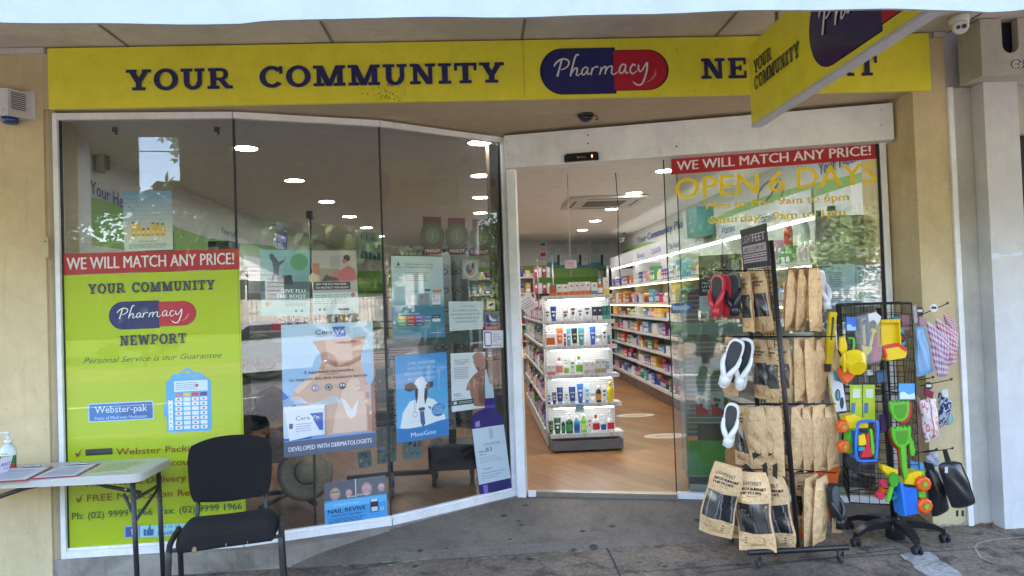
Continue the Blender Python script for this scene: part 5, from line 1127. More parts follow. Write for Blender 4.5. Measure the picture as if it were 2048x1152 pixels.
def on_right(z_, txt, y0, y1, z0, h, X=2.477, col=S(50, 80, 150), name='header_lettering', lab=''):
    sh = Sheet((X, y0, z0), (X, y1, z0), (X, y1, z0+.2), (X, y0, z0+.2)); sh = Sheet((X, y1, z0), (X, y0, z0), (X, y0, z0+.2), (X, y1, z0+.2))
    sh.text(txt, 0, 0, h/.2, col, 'l', 1.0, bold=.02); t = thing(name, lab or 'blue category words %s on the white shelf header' % txt, 'lettering', sh.q[0], 'shelf header words'); sh.tx.build('lettering', 'matt', t)
def ypx(px, py, X): return onX(px, py, X).y
for txt, (xa, xb, py) in (('Sinus', (1274, 1288, 518)), ('Cold & Flu', (1303, 1322, 507)), ('Pain Relief', (1338, 1359, 494)), ('Inner Health', (1391, 1422, 477)), ('Vitamins', (1443, 1470, 460))):
    on_right(0, txt, ypx(xb, py, 2.477), ypx(xa, py, 2.477), 2.115, .085)
on_right(0, 'Vitamins', ypx(1550, 437, 2.477), ypx(1515, 446, 2.477), 2.115, .085, lab='blue word Vitamins on the header nearest the street, behind the gold letters')
t = thing('wall_band', 'pale green wave painted high on the long wall behind the shelving', 'wall graphic', (2.95, 9, 2.3))
m = MB(); n_ = 40
for k in range(n_):
    y0, y1 = 5+8.9*k/n_, 5+8.9*(k+1)/n_; f_ = lambda y: 2.44+.06*sin(y*1.1)
    m.add([(2.953, y0, 2.28), (2.953, y1, 2.28), (2.953, y1, f_(y1)), (2.953, y0, f_(y0))], [(0, 1, 2, 3)], S(150, 190, 120))
m.build('painted_band', 'matt', t)
on_right(0, 'Your Community Pharmacy', 8.9, 12.6, 2.50, .13, 2.951, S(60, 84, 160), 'wall_lettering', 'blue words your community pharmacy high on the long wall')
on_right(0, 'Your Health', 5.05, 5.75, 2.50, .11, 2.951, S(50, 90, 160), 'wall_lettering', 'blue words your health on the long wall behind the right glass')
# swirl emblem
t = thing('wall_emblem', 'thin blue oval swirl emblem drawn on the long wall', 'wall graphic', (2.95, 6.6, 2.5)); m = MB(S(50, 80, 150))
m.tube([(2.95, 6.75+.30*cos(a), 2.50+.13*sin(a)) for a in [2*pi*i/26 for i in range(23)]], .006, 5); m.tube(catmull([(2.95, 6.5, 2.6), (2.95, 6.75, 2.48), (2.95, 6.95, 2.42)]), .006, 5); m.build('swirl_line', 'matt', t)
# products on the right wall shelves
for si, z in enumerate(RZ_):
    y = 5.1 if si >= 4 else 7.4; k = 0; hmax = (RZ_[si+1]-z if si < 6 else .3)-.06
    while y < 12.8:
        k += 1; q = rk.randrange(12); run = rk.choice((1, 2, 2, 3)); hh = hmax*rk.uniform(.45, .95); ww = rk.uniform(.06, .12); kind = rk.choice(('carton', 'carton', 'bottle', 'jar') if y > 7 else ('carton', 'bottle', 'jar'))
        if kind != 'carton': ww = min(ww, .075); hh = min(hh, .16)
        for j in range(run):
            k += j > 0
            put(kind, '%s %s on the %s shelf of the long wall, %s from the street' % (CN[q], kind, ordw(si+1), ordw(k)), 2.475+(0.0 if si else -.02), y, z+.001, ww, hh, .12, PAL[q], PAL[(q+5) % 12], '-x', 'goods on the long wall shelves')
            y += ww+.012
        y += rk.uniform(.01, .07)
# tall things on top of the shelving near the glass
def spray(label, px, py, Y, h, c, cap, kind='spray'):
    P = onY(px, py, Y); t = thing('spray_bottle' if kind == 'spray' else 'tall_bottle', label, 'bottle', P)
    m = MB(c); m.lathe([(.035, 0), (.038, .01), (.038, h*.5), (.03, h*.68), (.014, h*.78), (.014, h*.82)], 14, P, sy=.7); m.build('body', 'gloss', t)
    m = MB(cap); 
    if kind == 'spray': m.rbox(P.x-.045, P.y-.014, P.z+h*.84, P.x+.02, P.y+.014, P.z+h*.97, .006); m.tube([(P.x-.02, P.y, P.z+h*.83), (P.x-.036, P.y, P.z+h*.70)], .005, 6)
    else: m.lathe([(.02, h*.82), (.02, h), (.014, h)], 12, P)
    m.build('cap', 'gloss', t)
for a in (('red spray bottle with a blue head standing high behind the right glass', 1578, 503, 5.62, .34, S(170, 50, 44), S(40, 60, 150), 't'), ('clear trigger spray bottle beside the red one', 1612, 498, 5.55, .30, S(180, 200, 196), S(190, 200, 196), 'spray'), ('green bottle standing between clear sprays', 1640, 494, 5.5, .30, S(60, 140, 80), S(30, 90, 50), 't'), ('white and black handled bottle beside the green one', 1668, 490, 5.45, .33, S(190, 200, 205), S(30, 32, 36), 'spray'), ('tall silver carton-shaped bottle with a dark disc, first of two', 1694, 486, 5.4, .34, S(180, 190, 192), S(70, 74, 90), 't'), ('tall silver carton-shaped bottle with a dark disc, second of two', 1718, 482, 5.35, .34, S(180, 190, 192), S(70, 74, 90), 't')):
    spray(*a)
t = thing('display_box', 'teal and white display box with a triangle emblem high behind the opening hours', 'box', onX(1386, 470, 2.3)); P = onX(1386, 474, 2.3)
m = MB(S(60, 130, 130)); m.box(2.28, P.y-.22, P.z, 2.46, P.y+.22, P.z+.30, S(70, 140, 138)); m.box(2.262, P.y+.12, P.z, 2.279, P.y+.22, P.z+.30, S(190, 200, 200)); m.build('box_body', 'satin', t)
sh = Sheet((2.279, P.y+.1, P.z+.02), (2.279, P.y-.2, P.z+.02), (2.279, P.y-.2, P.z+.28), (2.279, P.y+.1, P.z+.28)); sh.text('A', .3, .62, .2, S(210, 220, 220)); sh.rect(.12, .5, .48, .54, S(210, 220, 220)); sh.lines(.1, .8, .1, .3, 2, S(200, 215, 215)); sh.pr.build('printed_picture', 'print', t); sh.tx.build('lettering', 'print', t)
t = thing('cable_tangle', 'loose grey cables hanging in the top corner behind the glass', 'cables', onP(1745, 420, D0, D3, .3)); m = MB(S(60, 64, 64)); rn = random.Random(9)
for k in range(5):
    pts = [onP(x+rn.uniform(-5, 5), y, D0, D3, .3+rn.uniform(0, .1)) for x, y in ((1752, 330), (1750, 370), (1745, 420), (1740+k*3, 470), (1725+k*10, 505))]; m.tube(catmull(pts, 4), .0035, 5)
m.build('cable', 'rubber', t)

# ---- end-of-aisle stand
GX0, GX1, GY = .60, 1.275, 6.72
t = G_ = thing('aisle_stand', 'white pegboard gondola end stand with six lit shelves of lotions, facing the door', 'shelves', (.93, 6.5, FLOOR))
m = MB(S(206, 207, 206)); m.box(GX0+.03, GY, .2, GX1-.03, GY+.02, 1.50); m.build('pegboard', 'satin', t)
m = MB(S(104, 106, 108))
for i in range(26):
    for j in range(52):
        x, z = GX0+.05+i*.0235, .25+j*.0240; m.add([(x, GY-.0008, z), (x+.006, GY-.0008, z), (x+.006, GY-.0008, z+.007), (x, GY-.0008, z+.007)], [(0, 1, 2, 3)])
m.build('peg_pattern', 'matt', t)
for xx in (GX0, GX1-.028): 
    m = MB(S(200, 200, 198)); m.box(xx, GY-.03, FLOOR+.02, xx+.028, GY+.03, 1.52); m.build('upright', 'satin', t)
    m = MB(S(60, 60, 60))
    for j in range(50): m.box(xx+.009, GY-.0312, .16+j*.027, xx+.013, GY-.0302, .172+j*.027); m.box(xx+.017, GY-.0312, .16+j*.027, xx+.021, GY-.0302, .172+j*.027)
    m.build('slot_pattern', 'matt', t)
m = MB(S(108, 110, 112)); m.rbox(GX0+.02, 6.46, FLOOR+.012, GX1+.03, GY+.02, .168, .008); m.build('kick_plate', 'powder', t)
m = MB((.03, .03, .03)); m.box(GX0+.04, 6.50, FLOOR+.001, GX0+.08, 6.54, FLOOR+.0115); m.box(GX1-.06, 6.50, FLOOR+.001, GX1-.02, 6.54, FLOOR+.0115); m.build('foot', 'rubber', t)
lips = [(591, 6.56, .0), (642, 6.54, 1), (692, 6.52, 1), (750, 6.50, 1), (808, 6.48, 1), (868, 6.45, 1)]
LZ = []
for k, (py, yf, _) in enumerate(lips):
    z = onY(1155, py, yf).z; LZ.append((z, yf)); x0_, x1_ = GX0-.005+k*.004, GX1-.0+k*.008
    m = MB(S(214, 214, 214)); m.box(x0_, yf+.008, z-.022, x1_, GY-.031, z-.002); m.box(x0_, yf, z-.034, x1_, yf+.0075, z+.006); m.build('shelf', 'satin', t)
    if k < 5:
        m = MB(); m.box(x0_+.05, yf+.012, z-.042, x1_-.08, yf+.026, z-.0225); m.build('light_strip', 'strip_glow', t)
    m = MB(S(190, 190, 192)); rn = random.Random(k)
    for j in range(int((x1_-x0_)/.05)): m.box(x0_+.006+j*.05, yf-.001, z-.03, x0_+.006+j*.05+.04, yf-.0002, z+.002, (S(200, 200, 202), S(178, 180, 184))[rn.random() < .3])
    m.build('price_label_strip_pattern', 'print', t)
def tubeP(m, x, y, z, w_, h, c, cap):
    m.lathe([(w_*.34, 0), (w_*.36, h*.14), (w_*.36, h*.145)], 12, (x, y, z), cap, 1, .7)
    def fn(u, v): a = 2*pi*u; k = v; rx = w_*(.36+.14*k); ry = w_*.28*(1-k)+.002; return (x+rx*cos(a), y+ry*sin(a), z+h*.15+h*.85*v)
    m.grid(fn, 14, 5, cfn=lambda u, v: c)
def product(kind, x, z, y, w_, h, c, c2, label, cap=None, k=0):
    nm, ct = {'box': ('product_carton', 'carton'), 'tube': ('cream_tube', 'tube'), 'bottle': ('lotion_bottle', 'bottle'), 'pump': ('pump_bottle', 'bottle'), 'spray': ('spray_bottle', 'bottle'), 'jar': ('cream_jar', 'jar'), 'jug': ('refill_jug', 'jug')}[kind]
    t = thing(nm, label, ct, (x, y, z)); cap = cap or (.75, .75, .75)
    if kind == 'box':
        m = MB(c); m.rbox(x-w_/2, y-.025, z, x+w_/2, y+.025, z+h, .002); m.build('box_body', 'satin', t)
        m = MB(c2); m.box(x-w_*.49, y-.0265, z+h*.03, x+w_*.49, y-.0255, z+h*.34); m.box(x-w_*.2, y-.0265, z+h*.68, x+w_*.22, y-.0255, z+h*.80); m.build('printed_band', 'satin', t)
    elif kind == 'tube':
        m = MB(c); tubeP(m, x, y, z, w_, h, c, cap); m.build('tube_body', 'gloss', t)
        m = MB(c2); m.lathe([(w_*.2, -.001), (w_*.2, .001)], 14, (x, y-w_*.33, z+h*.42), axis='y'); m.box(x-w_*.3, y-w_*.30, z+h*.6, x+w_*.3, y-w_*.29, z+h*.7); m.build('printed_emblem', 'satin', t)
    elif kind in ('bottle', 'pump', 'spray'):
        hb_ = h*(.78 if kind == 'bottle' else .68); r = w_/2
        m = MB(c); m.lathe([(r*.9, 0), (r, .006), (r, hb_*.8), (r*.8, hb_*.94), (r*.35, hb_), (r*.35, hb_+.004)], 16, (x, y, z), sy=.62); m.build('body', 'gloss', t)
        m = MB(cap)
        if kind == 'bottle': m.lathe([(r*.4, hb_+.0045), (r*.42, h*.97), (r*.3, h)], 14, (x, y, z))
        else:
            m.lathe([(r*.42, hb_+.0045), (r*.42, hb_+.018), (r*.14, hb_+.02), (r*.14, h-.012), (r*.34, h-.010), (r*.34, h)], 12, (x, y, z)); m.rbox(x-r*1.0, y-.006, z+h-.012, x, y+.006, z+h-.001, .003)
        m.build('cap', 'gloss', t)
        m = MB(c2); n_ = 9
        def fn(u, v): a = pi+pi*u*.8+pi*.1; return (x+(r+.0008)*cos(a), y+(r*.62+.0008)*sin(a), z+hb_*(.18+.48*v))
        m.grid(fn, 8, 1, c2); m.build('label', 'print', t)
    elif kind == 'jar':
        m = MB(c); m.lathe([(w_*.46, 0), (w_*.5, .004), (w_*.5, h*.62)], 16, (x, y, z)); m.build('jar_body', 'gloss', t)
        m = MB(cap); m.lathe([(w_*.51, h*.63), (w_*.51, h*.97), (w_*.47, h)], 16, (x, y, z)); m.build('lid', 'gloss', t)
    elif kind == 'jug':
        m = MB(c); m.rbox(x-w_/2, y-.03, z, x+w_/2, y+.03, z+h*.82, .012); m.tube(catmull([(x-w_*.1, y, z+h*.82), (x+w_*.1, y, z+h*.93), (x+w_*.36, y, z+h*.9), (x+w_*.42, y, z+h*.7)]), .007, 8); m.build('jug_body', 'gloss', t)
        m = MB(c2); m.box(x-w_*.4, y-.0315, z+h*.12, x+w_*.4, y-.0305, z+h*.55); m.build('label', 'print', t)
        m = MB(cap); m.lathe([(.018, h*.825), (.018, h*.96)], 12, (x-w_*.26, y, z)); m.build('cap', 'gloss', t)
Wt = S(226, 226, 226); OR = S(214, 100, 40); NV = S(34, 60, 120); GR = S(24, 92, 56); LBl = S(80, 160, 214); TE = S(50, 130, 130); MR = S(130, 60, 90)
rowsP = [
 (0, 100, [('box', 222, 264, 70, S(150, 96, 60), OR), ('box', 266, 303, 74, Wt, OR), ('box', 305, 343, 74, Wt, OR), ('box', 345, 379, 86, Wt, OR), ('box', 381, 412, 86, Wt, OR), ('box', 414, 447, 86, Wt, OR), ('box', 449, 483, 86, Wt, OR), ('box', 486, 528, 80, Wt, S(80, 150, 170)), ('spray', 531, 565, 100, OR, Wt), ('box', 568, 600, 110, Wt, S(220, 200, 50))]),
 (1, 262, [('tube', 190, 225, 95, Wt, GR), ('tube', 228, 268, 97, S(30, 70, 150), Wt), ('tube', 300, 345, 90, Wt, MR), ('tube', 347, 395, 118, Wt, MR), ('tube', 397, 437, 95, Wt, S(70, 110, 140)), ('tube', 438, 486, 115, Wt, S(70, 110, 140)), ('box', 494, 524, 85, S(50, 60, 84), Wt), ('box', 528, 558, 85, S(60, 60, 84), Wt), ('box', 561, 584, 90, TE, S(90, 170, 160)), ('box', 586, 608, 90, TE, S(90, 170, 160))]),
 (2, 420, [('jug', 192, 262, 105, Wt, OR), ('tube', 266, 310, 118, OR, Wt), ('tube', 312, 330, 80, S(180, 40, 30), Wt), ('tube', 331, 360, 112, S(60, 160, 190), Wt), ('tube', 362, 403, 112, S(30, 34, 36), S(190, 190, 170)), ('tube', 405, 447, 115, S(60, 150, 150), Wt), ('tube', 480, 520, 118, S(40, 90, 190), Wt), ('jar', 523, 556, 70, Wt, Wt), ('tube', 557, 590, 118, Wt, MR), ('box', 592, 610, 60, S(90, 170, 190), S(200, 60, 60))]),
 (3, 610, [('box', 205, 231, 70, Wt, S(200, 120, 120)), ('box', 233, 258, 70, Wt, S(200, 120, 120)), ('bottle', 262, 310, 115, Wt, S(220, 130, 130)), ('spray', 315, 348, 95, Wt, S(150, 190, 90)), ('tube', 350, 388, 115, Wt, S(110, 180, 60)), ('bottle', 391, 435, 118, Wt, S(110, 180, 60)), ('box', 441, 474, 82, Wt, S(200, 170, 170)), ('box', 479, 510, 82, Wt, S(200, 180, 180)), ('box', 514, 546, 98, Wt, S(150, 160, 110)), ('box', 549, 580, 98, Wt, S(190, 150, 110)), ('box', 584, 605, 80, S(140, 180, 210), Wt)]),
 (4, 795, [('tube', 205, 235, 80, S(200, 210, 214), NV), ('tube', 238, 267, 75, S(30, 80, 130), Wt), ('tube', 269, 311, 105, NV, S(160, 180, 200)), ('tube', 318, 344, 85, Wt, NV), ('tube', 346, 392, 105, S(30, 70, 130), S(160, 190, 210)), ('tube', 400, 440, 122, S(30, 110, 196), Wt), ('tube', 446, 482, 122, S(190, 220, 232), LBl), ('jar', 485, 517, 68, Wt, Wt), ('bottle', 521, 554, 105, S(34, 34, 36), S(214, 140, 60)), ('tube', 557, 589, 108, Wt, S(40, 70, 140)), ('bottle', 592, 632, 128, S(226, 200, 30), S(220, 190, 20))]),
 (5, 970, [('tube', 215, 247, 82, GR, S(110, 170, 90)), ('tube', 250, 296, 100, GR, Wt), ('spray', 299, 323, 108, S(20, 84, 50), S(60, 130, 90)), ('pump', 326, 374, 126, GR, S(70, 140, 90)), ('bottle', 378, 417, 106, S(50, 140, 200), S(30, 90, 170)), ('bottle', 420, 461, 118, S(120, 200, 60), S(180, 220, 130)), ('tube', 463, 493, 112, Wt, S(210, 60, 60)), ('bottle', 497, 543, 112, Wt, S(200, 40, 60)), ('pump', 549, 585, 108, Wt, S(30, 80, 160)), ('pump', 591, 636, 130, Wt, S(200, 40, 60))])]
cname = {Wt: 'white', OR: 'orange', NV: 'navy', GR: 'dark green', LBl: 'light blue', TE: 'teal', MR: 'maroon'}
def cn(c):
    if c in cname: return cname[c]
    r, g, b = c
    return 'blue' if b > r*1.3 and b > g*1.15 else ('green' if g > r*1.15 and g > b*1.15 else ('yellow' if r > b*4 and g > b*4 else ('red' if r > g*2.2 else ('black' if r < .03 and g < .03 else ('brown' if r > b*1.6 else 'pale')))))
for rk_, (k, base, items) in enumerate(rowsP):
    for i, (kd, xa, xb, hp, c, c2) in enumerate(items):
        z, yf = LZ[k]; Y = yf+.06; P0 = onY(1030+xa/3.2, 560+base/3.2, Y); P1 = onY(1030+xb/3.2, 560+base/3.2, Y); h = hp/3.2/F_PX*(Y*1.0)
        cap = {'tube': (.7, .7, .7)}.get(kd)
        if kd == 'tube' and c != Wt: cap = c2 if c2 != Wt else c
        if kd in ('bottle', 'pump', 'spray') and c == Wt and c2 != Wt: cap = (.7, .7, .7) if kd == 'pump' else c2
        if c == S(226, 200, 30) or c == OR: cap = c if c != OR else (.7, .7, .7)
        product(kd, (P0.x+P1.x)/2, z+.0005, Y, (P1.x-P0.x)*.97, h, c, c2, '%s %s with %s print, %s from left, %s shelf of end stand' % (cn(c), {'box': 'carton'}.get(kd, kd), cn(c2), ordw(i+1), ordw(k+1)), cap)
flat(lambda x, y: onY(x, y, 6.47), 'price_ticket', 'pale blue price ticket clipped to the fifth shelf of the end stand', 'ticket', (1150, 808), (1168, 807), (1168.5, 824), (1150.5, 825), S(150, 190, 205), lambda s: s.lines(.1, .9, .3, .9, 3, S(60, 90, 120)))
# long side of the same gondola
t = thing('aisle_gondola', 'white shelving gondola running back from the end stand', 'shelves', (.9, 8, FLOOR))
m = MB(S(200, 200, 198)); m.box(.90, 6.76, FLOOR+.02, .96, 9.6, 1.50); m.build('spine', 'satin', t)
m = MB(S(190, 188, 186)); m.box(.60, 6.78, FLOOR+.02, 1.24, 9.6, .16); m.build('base', 'satin', t)
for yy in (6.77, 9.58): m = MB(S(205, 205, 203)); m.box(.61, yy, .17, .899, yy+.012, 1.45); m.build('side_panel', 'satin', t)
for k in range(5): m = MB(S(212, 212, 212)); m.box(.585+.0*k, 6.79, LZ[k+1][0]-.02, .899, 9.57, LZ[k+1][0]); m.build('shelf', 'satin', t)
for k in range(5):
    z = LZ[k+1][0]; y = 6.84; q = 0
    while y < 9.4:
        q += 1; c_ = rk.randrange(12); kd = rk.choice(('bottle', 'carton', 'bottle')); ww = rk.uniform(.055, .085); hh = rk.uniform(.12, .19)
        put(kd, '%s %s on the %s shelf down of the gondola side, %s from its end' % (CN[c_], kd, ordw(k+1), ordw(q)), .60, y, z+.001, ww, hh, .07, PAL[c_], PAL[(c_+3) % 12], '-x', 'goods along the side of the gondola'); y += ww+rk.uniform(.012, .05)
# leaflet and wire rack with packets above the gondola's far side
t = thing('wire_packet_stand', 'chrome wire stand hung with pink and white packets behind the end stand', 'rack', (.45, 7.3, FLOOR))
m = MB(S(170, 170, 172))
for yy in (7.28, 7.36):
    for xx in (.62, .78): m.tube([(xx, yy, 1.30), (xx, yy, 1.98)], .006, 6)
for z in (1.35, 1.55, 1.75, 1.95): m.tube([(.62, 7.28, z), (.78, 7.28, z), (.78, 7.36, z), (.62, 7.36, z)], .004, 5, closed=True)
m.build('wire_frame', 'metal', t)
rn = random.Random(6)
for k in range(12):
    x = .58+.045*(k % 4)+.01; z = 1.86-.17*(k//4); c = (S(190, 80, 100), S(206, 200, 204), S(150, 60, 70), S(196, 196, 200))[k % 4]; m = MB(c); m.rbox(x-.02, 7.235, z-.11, x+.018, 7.262, z, .004, c); m.box(x-.014, 7.2335, z-.05, x+.012, 7.2348, z-.02, (.75, .7, .7))
    m.build('packet', 'satin', None, '%s hanging packet, %s in its row, %s row of the chrome wire stand' % (('rose', 'white', 'wine red', 'silver')[k % 4], ordw(k % 4+1), ordw(k//4+1)), group='packets on the chrome wire stand', cat='packet', o0=(x, 7.24, z))
flat(lambda x, y: onY(x, y, 7.0), 'leaflet', 'tilted white leaflet sticking out over the gondola shelf', 'leaflet', (1033, 600), (1058, 584), (1078, 611), (1052, 628), S(205, 200, 202), lambda s: s.lines(.15, .85, .2, .8, 4, S(120, 120, 140)))
# open shelving at the back left of the doorway view
for si, (x0, x1, Y, nm) in enumerate(((.28, .98, 12.3, 'first'), (-.45, .26, 12.3, 'second'))):
    zs = (.5, .8, 1.1, 1.4, 1.66, 1.95)[:6]; shelfunit('dispensary_shelving', 'white dispensary shelving full of small packs, %s bay left of the counter' % nm, x0, x1, Y, zs, 2.02, grp='dispensary shelving bays')
    for k, z in enumerate((FLOOR+.02,)+zs[:6]):
        for j in range(5 if k else 3):
            c_ = rk.randrange(12); x = x0+.1+j*.12; put(rk.choice(('carton', 'jar', 'carton')), '%s pack, %s along the %s shelf of the %s dispensary bay' % (CN[c_], ordw(j+1), ordw(k+1), nm), x, Y+.05, z+.001, .09, rk.uniform(.1, .2), .1, PAL[c_], PAL[(c_+4) % 12], 'y', 'packs on the dispensary shelving')
# tall glass fronted cabinet at the far right
t = thing('glass_cabinet', 'tall silver framed glass cabinet at the far end of the long wall', 'cabinet', (2.6, 13.2, FLOOR))
m = MB(S(190, 194, 194)); m.box(2.42, 12.98, FLOOR+.001, 2.46, 13.02, 2.1); m.box(2.42, 13.9, FLOOR+.001, 2.46, 13.94, 2.1); m.box(2.42, 12.98, 2.101, 2.93, 13.94, 2.14); m.build('frame', 'metal', t)
m = MB(S(60, 66, 66)); m.box(2.47, 13.03, .2, 2.93, 13.93, 2.09); m.build('dark_interior', 'gloss', t)
# floor stickers
for (px, py, lab) in ((1270, 831, 'farther'), (1333, 872, 'nearer')):
    P = onZ(px, py, .062); t = thing('floor_sticker', 'oval %s floor sticker with printed footprints text on the timber floor' % lab, 'sticker', P)
    m = MB(S(214, 200, 186)); rx, ry = (.235, .13); pts = [(P.x+rx*cos(2*pi*i/30), P.y+ry*sin(2*pi*i/30), .0630) for i in range(30)]; m.add(pts, [tuple(range(30))]); m.build('oval', 'print', t)
    sh = Sheet((P.x-.2, P.y-.08, .0635), (P.x+.2, P.y-.08, .0635), (P.x+.2, P.y+.08, .0635), (P.x-.2, P.y+.08, .0635)); sh.text('PLEASE STAND HERE', .5, .42, .2, S(90, 70, 60), wid=.62); sh.lines(.25, .75, .62, .8, 1, S(90, 70, 60)); sh.lines(.2, .8, .15, .3, 1, S(90, 70, 60)); sh.tx.build('lettering', 'print', t)
# ceiling cameras inside
for (px, py, lab) in ((1262, 459, 'small white camera at the far end of the long wall'), (1245, 478, 'white box camera on the back wall by the corner')):
    P = onY(px, py, 12.9); t = thing('security_camera', lab, 'camera', P); m = MB(S(206, 206, 206)); m.tube([P+Vector((.05, .1, .02)), P+Vector((-.04, -.05, -.02))], .045, 12); m.build('camera_body', 'satin', t)
    m = MB((.03, .03, .03)); m.tube([P+Vector((-.0405, -.051, -.0203)), P+Vector((-.044, -.057, -.022))], .02, 10); m.build('lens', 'gloss', t); m = MB(S(190, 190, 190)); m.tube([P+Vector((.03, .05, .03)), P+Vector((.06, .1, .12))], .012, 8); m.build('bracket', 'satin', t)

# ---- left side of the shop
lw = lambda x, y: onX(x, y, -2.945)
def left_text(txt, tl, tr, br, bl, lab, col=S(44, 96, 160)):
    sh = px_sheet(lw, tl, tr, br, bl); sh.text(txt, 0, 0.02, .94, col, 'l', 1.0, bold=.02); t = thing('wall_lettering', lab, 'lettering', sh.q[0]); sh.tx.build('lettering', 'matt', t)
left_text('Your Health', (180, 356), (270, 398), (270, 428), (180, 386), 'blue words your health high on the left wall')
left_text('Your Life', (442, 452), (474, 464), (474, 476), (442, 466), 'blue words your life farther along the left wall')
t = thing('wall_band', 'green wave painted along the left wall above the coolers', 'wall graphic', (-2.95, 8, 2.2)); m = MB()
for k in range(40):
    y0, y1 = 5+8.9*k/40, 5+8.9*(k+1)/40; f_ = lambda y: 2.37+.05*sin(y*1.3+1); m.add([(-2.953, y1, 2.05), (-2.953, y0, 2.05), (-2.953, y0, f_(y0)), (-2.953, y1, f_(y1))], [(0, 1, 2, 3)], S(146, 186, 116))
m.build('painted_band', 'matt', t)
P = onX(198, 322, -2.93); t = thing('wall_speaker', 'small beige oval speaker high on the left wall', 'speaker', P); m = MB(S(196, 184, 160)); m.rbox(-2.95, P.y-.05, P.z-.09, -2.87, P.y+.05, P.z+.09, .03); m.build('housing', 'satin', t)
m = MB(S(120, 112, 98)); m.rbox(-2.869, P.y-.035, P.z-.07, -2.866, P.y+.035, P.z+.07, .001); m.build('grille', 'matt', t)
m = MB(S(150, 150, 150)); m.rbox(-2.955, P.y-.02, P.z+.092, -2.90, P.y+.02, P.z+.11, .003); m.build('bracket', 'satin', t)
def cooler(label, x0, y0):
    t = thing('drinks_cooler', label, 'cooler', (x0+.3, y0, FLOOR)); z1 = 1.98
    m = MB((.025, .027, .03)); m.rbox(x0, y0+.05, FLOOR+.001, x0+.62, y0+.62, z1, .01); m.build('cabinet', 'satin', t)
    m = MB((.02, .02, .022)); 
    for a in ((x0, FLOOR+.1, x0+.05, z1-.04), (x0+.57, FLOOR+.1, x0+.62, z1-.04), (x0+.051, FLOOR+.1, x0+.569, .2), (x0+.051, z1-.1, x0+.569, z1-.04)): m.box(a[0], y0, a[1], a[2], y0+.049, a[3])
    m.build('door_frame', 'satin', t)
    m = MB(S(120, 146, 150)); m.box(x0+.052, y0+.02, .201, x0+.568, y0+.03, z1-.101); m.build('door_glass', 'gloss', t)
    m = MB(S(24, 34, 74)); m.rbox(x0-.02, y0-.03, z1+.001, x0+.64, y0+.3, z1+.30, .01); m.build('header_sign', 'satin', t)
    sh = Sheet((x0, y0-.031, z1+.02), (x0+.62, y0-.031, z1+.02), (x0+.62, y0-.031, z1+.28), (x0, y0-.031, z1+.28)); 
    for k in range(3): sh.lines(.15, .55, .15+.25*k, .35+.25*k, 1, S(170, 180, 200), seed=k); sh.rrect(.6, .2+.24*k, .85, .34+.24*k, .01, S(150, 160, 180))
    sh.pr.build('printed_picture', 'print', t); sh.tx.build('lettering', 'print', t)
P = onY(236, 495, 6.2); cooler('black drinks cooler with a navy header, nearer the window', P.x-.28, 6.2)
P = onY(360, 495, 7.6); cooler('black drinks cooler with a navy header, behind the honey poster', P.x-.1, 7.6)
# left wall shelving
for si, (ya, yb) in enumerate(((8.6, 10.7), (10.72, 12.9))):
    t = thing('wall_shelving', 'white shelving bay on the left wall under the first aid header, %s from the window' % ordw(si+1), 'shelves', (-2.7, ya, FLOOR), 'shelving bays on the left wall')
    m = MB(S(210, 210, 208)); m.box(-2.955, ya, FLOOR+.001, -2.92, yb, 2.2); m.build('back_panel', 'satin', t)
    m = MB(S(205, 206, 208)); m.box(-2.5, ya, 1.99, -2.48, yb, 2.19); m.build('header_panel', 'satin', t)
    for z in (.24, .5, .75, 1.0, 1.25, 1.5, 1.75): m = MB(S(212, 212, 212)); m.box(-2.919, ya+.01, z-.022, -2.46, yb-.01, z); m.build('shelf', 'satin', t)
    for k, z in enumerate((1.0, 1.25, 1.5, 1.75)):
        y = ya+.1; q = 0
        while y < yb-.15:
            q += 1; c_ = rk.randrange(12); ww = rk.uniform(.08, .14)
            put(rk.choice(('carton', 'bottle')), '%s item, %s along the %s row of the %s left wall bay' % (CN[c_], ordw(q), ordw(k+1), ordw(si+1)), -2.62, y, z+.001, ww*.8, rk.uniform(.1, .18), .12, PAL[c_], PAL[(c_+3) % 12], '+x', 'goods on the left wall shelving'); y += ww+.05
P0, P1 = onX(441, 495, -2.479), onX(470, 503, -2.479)
sh = Sheet((-2.477, 8.75, 2.04), (-2.477, 9.3, 2.04), (-2.477, 9.3, 2.15), (-2.477, 8.75, 2.15)); sh.text('First Aid', .02, .1, .75, S(50, 90, 160), 'l', .95, bold=.02); t = thing('header_lettering', 'blue words first aid on the left shelf header', 'lettering', sh.q[0]); sh.tx.build('lettering', 'matt', t)

# hat stand inside the middle window
def gI(x, y, b): return onP(x, y, G1, G2, b)
P = gI(590, 1010, .75); HB = Vector((P.x, P.y, FLOOR))
t = thing('hat_stand', 'black rotating floor stand for sun hats inside the window', 'stand', HB)
m = MB((.02, .02, .022)); m.tube([HB+Vector((0, 0, .06)), HB+Vector((0, 0, 1.55))], .018, 10); m.build('post', 'powder', t)
for k in range(5):
    a = 2*pi*k/5+.4; m = MB((.02, .02, .022)); m.tube([HB+Vector((.02*cos(a), .02*sin(a), .09)), HB+Vector((.32*cos(a), .32*sin(a), .05))], .018, 8); m.build('leg', 'powder', t)
for z in (.5, .8, 1.1, 1.4):
    m = MB((.03, .03, .03))
    for k in range(4): a = pi/2*k+.3; m.tube([HB+Vector((0, 0, z)), HB+Vector((.22*cos(a), .22*sin(a), z+.04))], .004, 5)
    m.build('hanger_ring', 'metal', t)
